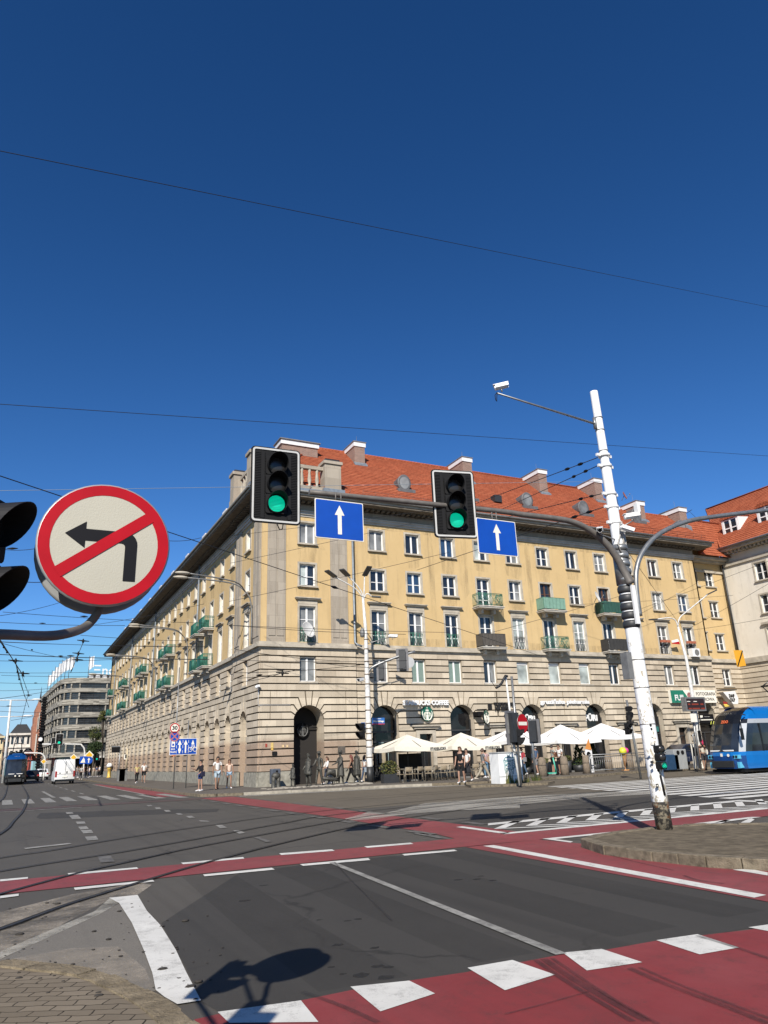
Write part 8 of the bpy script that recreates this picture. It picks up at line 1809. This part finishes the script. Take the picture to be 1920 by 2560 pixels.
# street name plates
x, z = R1(b1, 1430, 1050); q = P(*b1(1436, 1050), 45.6); sn = thing('street_sign', 'blue street name plate with red stripe over the first arch', 'street sign', (q.x, 45.6, q.z)); w2_ = .45
b = MB(); b.box((q.x-w2_, 45.6, q.z-.22), (q.x+w2_, 45.63, q.z+.22)); b.build('blue_plate', M('plate_blue', (.03,.16,.50), .5, var=.05), sn); b = MB(); b.box((q.x-w2_, 45.595, q.z-.22), (q.x+w2_, 45.6, q.z-.14)); b.build('red_stripe', M('plate_red', (.42,.05,.09), .5, var=.05), sn)
b = MB(); b.add(text_mesh('Pi\u0142sudskiego', .165, .003, .006), lambda u, v, n: (q.x+u, 45.59-n, q.z+v)); b.box((q.x-.15, 45.588, q.z+.15), (q.x+.2, 45.592, q.z+.175)); b.build('street_name', SIGNW, sn)
q = P(*b1(1278, 1092), 45.7); sn = thing('house_number_plate', 'small blue house number plate left of the lamp post', 'street sign', (q.x, 45.7, q.z)); b = MB(); b.box((q.x-.14, 45.7, q.z-.18), (q.x+.14, 45.73, q.z+.18)); b.build('plate', M('plate_blue', (.03,.16,.50), .5), sn); b = MB(); b.add(text_mesh('103', .13, .003, .006), lambda u, v, n: (q.x+u, 45.69-n, q.z+v)); b.build('number', SIGNW, sn)
# satellite dishes
def dish(label, c, nrm, r=.45, mt=None):
    o = thing('satellite_dish', label, 'dish', c); nv = Vector(nrm).normalized(); b = MB(); b.lathe([(.02, -.08), (r*.5, -.06), (r*.85, -.01), (r, .03), (r*.98, .035), (r*.85, .0), (r*.5, -.05), (.02, -.07)], c, 24, ax=nv); b.build('reflector', mt or M('dish_white', (.66,.66,.64), .5, var=.05), o)
    b = MB(); e = Vector(c)+nv*.5+Vector((0,0,-.1)); b.tube([Vector(c)-Vector((0,0,r)), e], .014, 5); b.ball(e, .06, 8, 6); b.build('feed_arm', GREYP, o); b = MB(); b.tube([Vector(c)-nv*.08, Vector(c)-nv*.25+Vector((0,.15,-.35))], .025, 6); b.build('bracket', GREYP, o)
q = P(*b1(708, 98), 45.3); dish('white satellite dish on the lowest balcony window of the corner', (q.x, 45.3, q.z), (.45,-.85,.3), .55)
q = P(*c7(155, 1455), 45.0); dish('white satellite dish left of the dark green balcony', (q.x, 45.0, q.z), (.5,-.8,.3), .48)
q = P(*c7(395, 560), 49.5); dish('rusty red satellite dish on the roof beside the mast', (q.x, 49.5, q.z), (.5,-.8,.3), .42, M('dish_rust', (.36,.13,.09), .7, var=.3)); b = MB(); b.tube([(q.x-.9, 49.6, q.z-1.3), (q.x-1.2, 49.6, q.z+1.9)], .025, 5)
for i in range(5): b.tube([(q.x-1.35-.1*(i % 2), 49.55, q.z+.1+i*.35), (q.x-.95, 49.65, q.z+.15+i*.36)], .012, 4)
tag(b.build('tv_aerial', CHAR), 'thin dark television aerial beside the rusty dish', 'aerial')
q = P(*c7(965, 690), 51); b = MB(); b.tube([(q.x-.9, 51, q.z-.6), (q.x+.4, 51, q.z+.1)], .025, 4); b.tube([(q.x-.2, 51, q.z+.0), (q.x+1.0, 51, q.z-.9)], .02, 4); tag(b.build('tv_aerial', CHAR), 'bent dark aerial right of the last chimney', 'aerial')
q = P(*b1(185, 690), 45.6); o = thing('dome_camera', 'white dome camera with a pipe on the corner stone', 'security camera', (q.x, 45.6, q.z)); b = MB(); b.box((q.x-.02, 45.6, q.z-.02), (q.x+.14, 45.85, q.z+.12)); b.ball((q.x-.08, 45.6, q.z-.03), .1, 10, 8); b.build('body', WHITEP, o)
b = MB(); z_ = P(*b1(210, 880), 45.7).z; b.tube([(q.x+.1, 45.82, q.z), (q.x+.1, 45.82, z_), (P(*b1(530, 880), 45.7).x, 45.82, z_)], .018, 5); b.build('pipe', PVC, o)
q = P(*b1(1052, 1350), 45.84); b = MB(); b.box((q.x-.25, 45.82, q.z-.25), (q.x+.25, 45.86, q.z+.25)); tag(b.build('wall_plaque', M('bronze_plaque', (.14,.12,.10), .6, .2, var=.3)), 'dark bronze plaque on the pier right of the corner arch', 'plaque')
q = P(*b1(357, 1382), 45.84); b = MB(); b.box((q.x-.15, 45.78, q.z-.11), (q.x+.15, 45.86, q.z+.11)); tag(b.build('wall_box', BLACK), 'small black box on the brown corner stones', 'box')
for i, (x_, y_, w, h, cl, lab) in enumerate(((272, 1300, .12, .2, (.35,.05,.03), 'small dark red enamel plate on the corner stones'), (333, 1300, .16, .32, (.62,.45,.16), 'yellow and white notice plate beside the red plate'), (333, 1338, .14, .14, (.66,.42,.10), 'yellow notice plate below the yellow and white one'), (445, 1308, .13, .15, (.62,.46,.25), 'left of two small yellow plates near the arch'), (490, 1308, .12, .15, (.62,.46,.25), 'right of two small yellow plates near the arch'))):
    q = P(*b1(x_, y_), 45.84); b = MB(); b.box((q.x-w*.5, 45.83, q.z-h*.5), (q.x+w*.5, 45.86, q.z+h*.5)); tag(b.build('notice_plate', M('plate_%d' % i, cl, .5, var=.3, scale=6)), lab, 'plate')
# AC unit, flag on the sills, litter
q = P(*crop(1620, 1580, 300)(655, 285), 45.6); ac = thing('air_conditioner', 'white air conditioner below the rightmost flower box', 'air conditioner', (q.x, 45.6, q.z)); b = MB(); b.box((q.x-.45, 45.5, q.z-.35), (q.x+.45, 45.95, q.z+.35)); b.build('case', WHITEP, ac); b = MB(); b.disc((q.x+.08, 45.49, q.z), .27, (0,-1,0), 18); b.build('fan_grille', GREYP, ac)
q = P(*crop(1620, 1580, 300)(370, 130), 45.5); wf = thing('window_flag', 'small white and red flag hung from a window by the lamp', 'flag', (q.x, 45.5, q.z)); b = MB(); b.poly([(q.x-.4, 45.5, q.z+.05), (q.x+.35, 45.45, q.z+.22), (q.x+.45, 45.45, q.z-.0), (q.x-.3, 45.5, q.z-.12)]); b.build('white_half', CANVW, wf); b = MB(); b.poly([(q.x-.3, 45.5, q.z-.12), (q.x+.45, 45.45, q.z-.0), (q.x+.5, 45.45, q.z-.25), (q.x-.45, 45.5, q.z-.2)]); b.build('red_half', SIGNR, wf)
q = G(*a7(705, 535), 0); b = MB(); b.box((q[0]-.05, q[1]-.05, .014), (q[0]+.06, q[1]+.04, .13), fm=lambda x, y, z: (x+(z-.01)*.3, y, z)); o = tag(b.build('paper_litter', WHITEP), 'crumpled white paper packet against the island kerb', 'litter')
for i, (cc, x_, y_, r, mt) in enumerate(((a5, 792, 924, .035, BLACKM), (a5, 890, 975, .02, BLACKM), (a5, 962, 1070, .015, BLACKM), (a5, 1005, 1216, .014, BLACKM), (a5, 742, 1152, .02, BLACKM), (a6, 720, 1278, .03, BLACKM), (a6, 870, 1290, .022, BLACKM))): pass
b = MB(); rr_ = random.Random(21)
for i in range(90):
    x_, y_ = rr_.uniform(20, 1400), rr_.uniform(830, 1450); g = G(*a5(x_, y_)); s_ = rr_.uniform(.004, .012) if rr_.random() < .85 else rr_.uniform(.012, .03)
    zb = .052 if (x_ < 1000 and y_ > 1190+(x_/1000)*240) else .013
    b.ball((g[0], g[1], zb), (s_*1.6, s_, s_*.5), 6, 4)
tag(b.build('road_grit', M('grit_dark', (.035,.03,.025), .9, var=.5, scale=30)), 'dark grit and leaf bits scattered near the kerb', 'grit', kind='stuff')
# ------------------------------------------------------------------ overhead wires
def wire(label, a, c, r=.012, sag=.0, mat=None, ext=(0, 0), grp='overhead wires', ins=()):
    """a, c: (photo x, y, distance plane Y); runs straight between the two places, optional sag and extension"""
    A, C = P(*a), P(*c); D = C-A; A2, C2 = A-D*ext[0], C+D*ext[1]
    o = thing('overhead_wire', label, 'wire', A2, grp); b = MB(); n = 14
    b.tube([A2.lerp(C2, i/n)-Vector((0, 0, 4*sag*(i/n)*(1-i/n))) for i in range(n+1)], r, 4); b.build('strand', mat or WIRE, o)
    for t in ins:
        p = A2.lerp(C2, t); d = (C2-A2).normalized(); b = MB(); b.tube([p-d*.22, p-d*.1, p, p+d*.1, p+d*.22], [r, .035, .05, .035, r], 6); b.build('insulator', BLACK, o)
    return o
q = FV
wire('highest dark wire crossing the whole sky from left to right', (0, 326*q, 14), (1920, 663*q, 22), .0105, 0, ext=(.2, .2))
wire('second dark wire crossing the sky above the rooftops', (0, 873*q, 16), (1920, 985*q, 19), .0075, 0, ext=(.2, .2))
wire('dark wire passing behind the round sign to the facade', (0, 1028*q, 15), (1298, 1622, 30), .011, 0, ext=(.1, .12), ins=(.42,))
wire('pale thin wire left of the left traffic light', (0, 1060*q, 30), (1500, 1040*q, 30), .010, 0, WIREL, ext=(.1, 0))
wx = ax(7.62)
for i, (z, tx, ty, ty2, lab, ins) in enumerate(((7.68, 830, 455, 30, 'dark wire from the upper mast clamp down to the left', (.06,.11)), (7.5, 1000, 495, 30, 'dark wire from the second mast clamp down to the left', (.06,.12)), (6.85, 1010, 635, 30, 'dark wire from the third mast clamp towards the roof eaves', (.05,.10)), (6.55, 820, 860, 34, 'dark wire from the lowest mast clamp across the cornice', (.05,.10)))):
    A = ax(z)+Vector((-.2, 0, 0)); C = P(*c6(tx, ty), 16); D = C-A; C = A+D*3.4; o = thing('overhead_wire', lab, 'wire', A, 'overhead wires'); b = MB(); b.tube([A, C], .010, 4); b.build('strand', WIRE, o)
    for t in ins: p = A+D*t*3; d = D.normalized(); b = MB(); b.tube([p-d*.16, p-d*.06, p+d*.06, p+d*.16], [.012, .035, .035, .012], 6); b.build('insulator', BLACK, o)
WR = [((530,1605,45), (1230,1218,44), c7, 'wire crossing the yellow recess at the third floor'), ((535,1560,44), (1659,1140,30), c7, 'long wire rising right past the pale house windows'), ((380,995,20), (930,1765,40), c7, 'wire falling from the mast foot clamp to the stop lamp'), ((0,1520,44), (1290,1445,40), c7, 'wire under the dark green balcony'), ((900,1765,38), (1659,1340,28), c7, 'wire climbing right from the stop lamp'), ((1000,1745,40), (1659,1640,30), c7, 'lowest wire across the pale house'),
      ((0,850,40), (1620,640,30), c5, 'wire passing behind the left blue sign'), ((0,1070,40), (1659,700,34), c5, 'wire falling left across the corner pilasters'), ((0,1385,38), (1659,1015,36), c5, 'wire crossing the second upper window row'), ((0,1605,36), (1659,1660,36), c5, 'nearly level wire across the lowest upper windows'), ((600,1660,36), (1659,1360,36), c6, 'wire rising right under the first balcony')]
for a, c, cr, lab in WR: wire(lab, (*cr(a[0], a[1]), a[2]), (*cr(c[0], c[1]), c[2]), .011, .05, ext=(.05, .05))
WL = [((0,735),(300,732),34,34,c1), ((1395,668),(1659,645),34,36,c1), ((0,965),(360,1010),24,28,c1), ((100,1265),(1659,1350),40,44,c1), ((0,1290),(500,1180),40,46,c1), ((820,1360),(1659,1200),50,46,c1), ((0,1345),(1000,1372),60,60,c1), ((710,1455),(1659,1500),44,46,c1), ((0,1505),(1659,1550),50,46,c1), ((0,1610),(1659,1650),50,48,c1), ((0,1665),(900,1655),70,60,c1),
      ((0,15),(1659,50),44,46,a2), ((0,120),(1659,160),60,46,a2), ((0,270),(910,262),90,70,a2), ((40,293),(940,300),90,70,a2), ((0,355),(910,358),90,80,a2), ((0,420),(430,400),90,90,a2), ((0,485),(520,400),60,100,a2), ((0,548),(210,545),90,90,a2), ((0,590),(520,600),90,90,a2), ((130,660),(880,520),90,110,a2), ((0,20),(600,160),40,60,a2),
      ((0,310),(1000,420),30,34,b1), ((0,415),(1659,420),40,34,b1), ((0,545),(1200,470),34,34,b1), ((800,440),(1659,500),34,34,b1), ((0,60),(1659,145),34,34,b1), ((0,600),(560,520),34,36,b1), ((0,640),(440,545),34,34,b1)]
nmz = ['upper left', 'middle left', 'lower left']
for i, (a, c, y0, y1, cr) in enumerate(WL):
    w_ = ('left sky behind the round sign' if cr is c1 else 'left street sky' if cr is a2 else 'corner stone facade'); od = ['first', 'second', 'third', 'fourth', 'fifth', 'sixth', 'seventh', 'eighth', 'ninth', 'tenth', 'eleventh'][[k for k in range(len(WL)) if WL[k][4] is cr].index(i)]
    wire('%s thin overhead wire from the top across the %s' % (od, w_), (*cr(*a), y0), (*cr(*c), y1), .012 if y0 < 60 else .018, .08, ext=(.04, .04), ins=((.35,) if i % 3 == 0 else ()))
TL = [((0,1490),(200,1800),c1,30,40), ((0,1500),(62,1600),c1,30,34), ((130,1680),(160,1825),c1,40,44), ((135,200),(205,470),a2,60,90), ((180,290),(240,460),a2,60,90), ((240,420),(170,700),a2,80,100), ((165,350),(240,560),a2,70,95), ((690,20),(590,260),a2,60,60)]
for i, (a, c, cr, y0, y1) in enumerate(TL): wire('%s steep tram wire converging over the left tracks' % ['first', 'second', 'third', 'fourth', 'fifth', 'sixth', 'seventh', 'eighth'][i], (*cr(*a), y0), (*cr(*c), y1), .022, 0, ins=(.5, .95), grp='tram wires over the left tracks')
for i, (x_, y_, Y, cr) in enumerate(((130,1665,40,c1), (190,1770,44,c1), (690,1500,44,c1), (650,1605,46,c1), (640,1655,46,c1), (440,550,34,b1), (240,460,90,a2))):
    p = P(*cr(x_, y_), Y); b = MB(); b.tube([p+Vector((-.32,0,.03)), p, p+Vector((.32,0,-.02))], [.02,.045,.02], 5); b.lathe([(.02,-.15),(.06,-.06),(.06,.03),(.02,.12)], p, 8); tag(b.build('wire_fitting', BLACK), ['bulky black fitting where the left tram wires meet', 'lower black fitting on the left tram wires', 'black fitting right of the round sign arm', 'black fitting under the sign arm on the hanger wire', 'wide black clamp where several left wires cross', 'star shaped black clamp before the corner stone', 'small far fitting on the left street wires'][i], 'wire fitting', 'wire fittings')
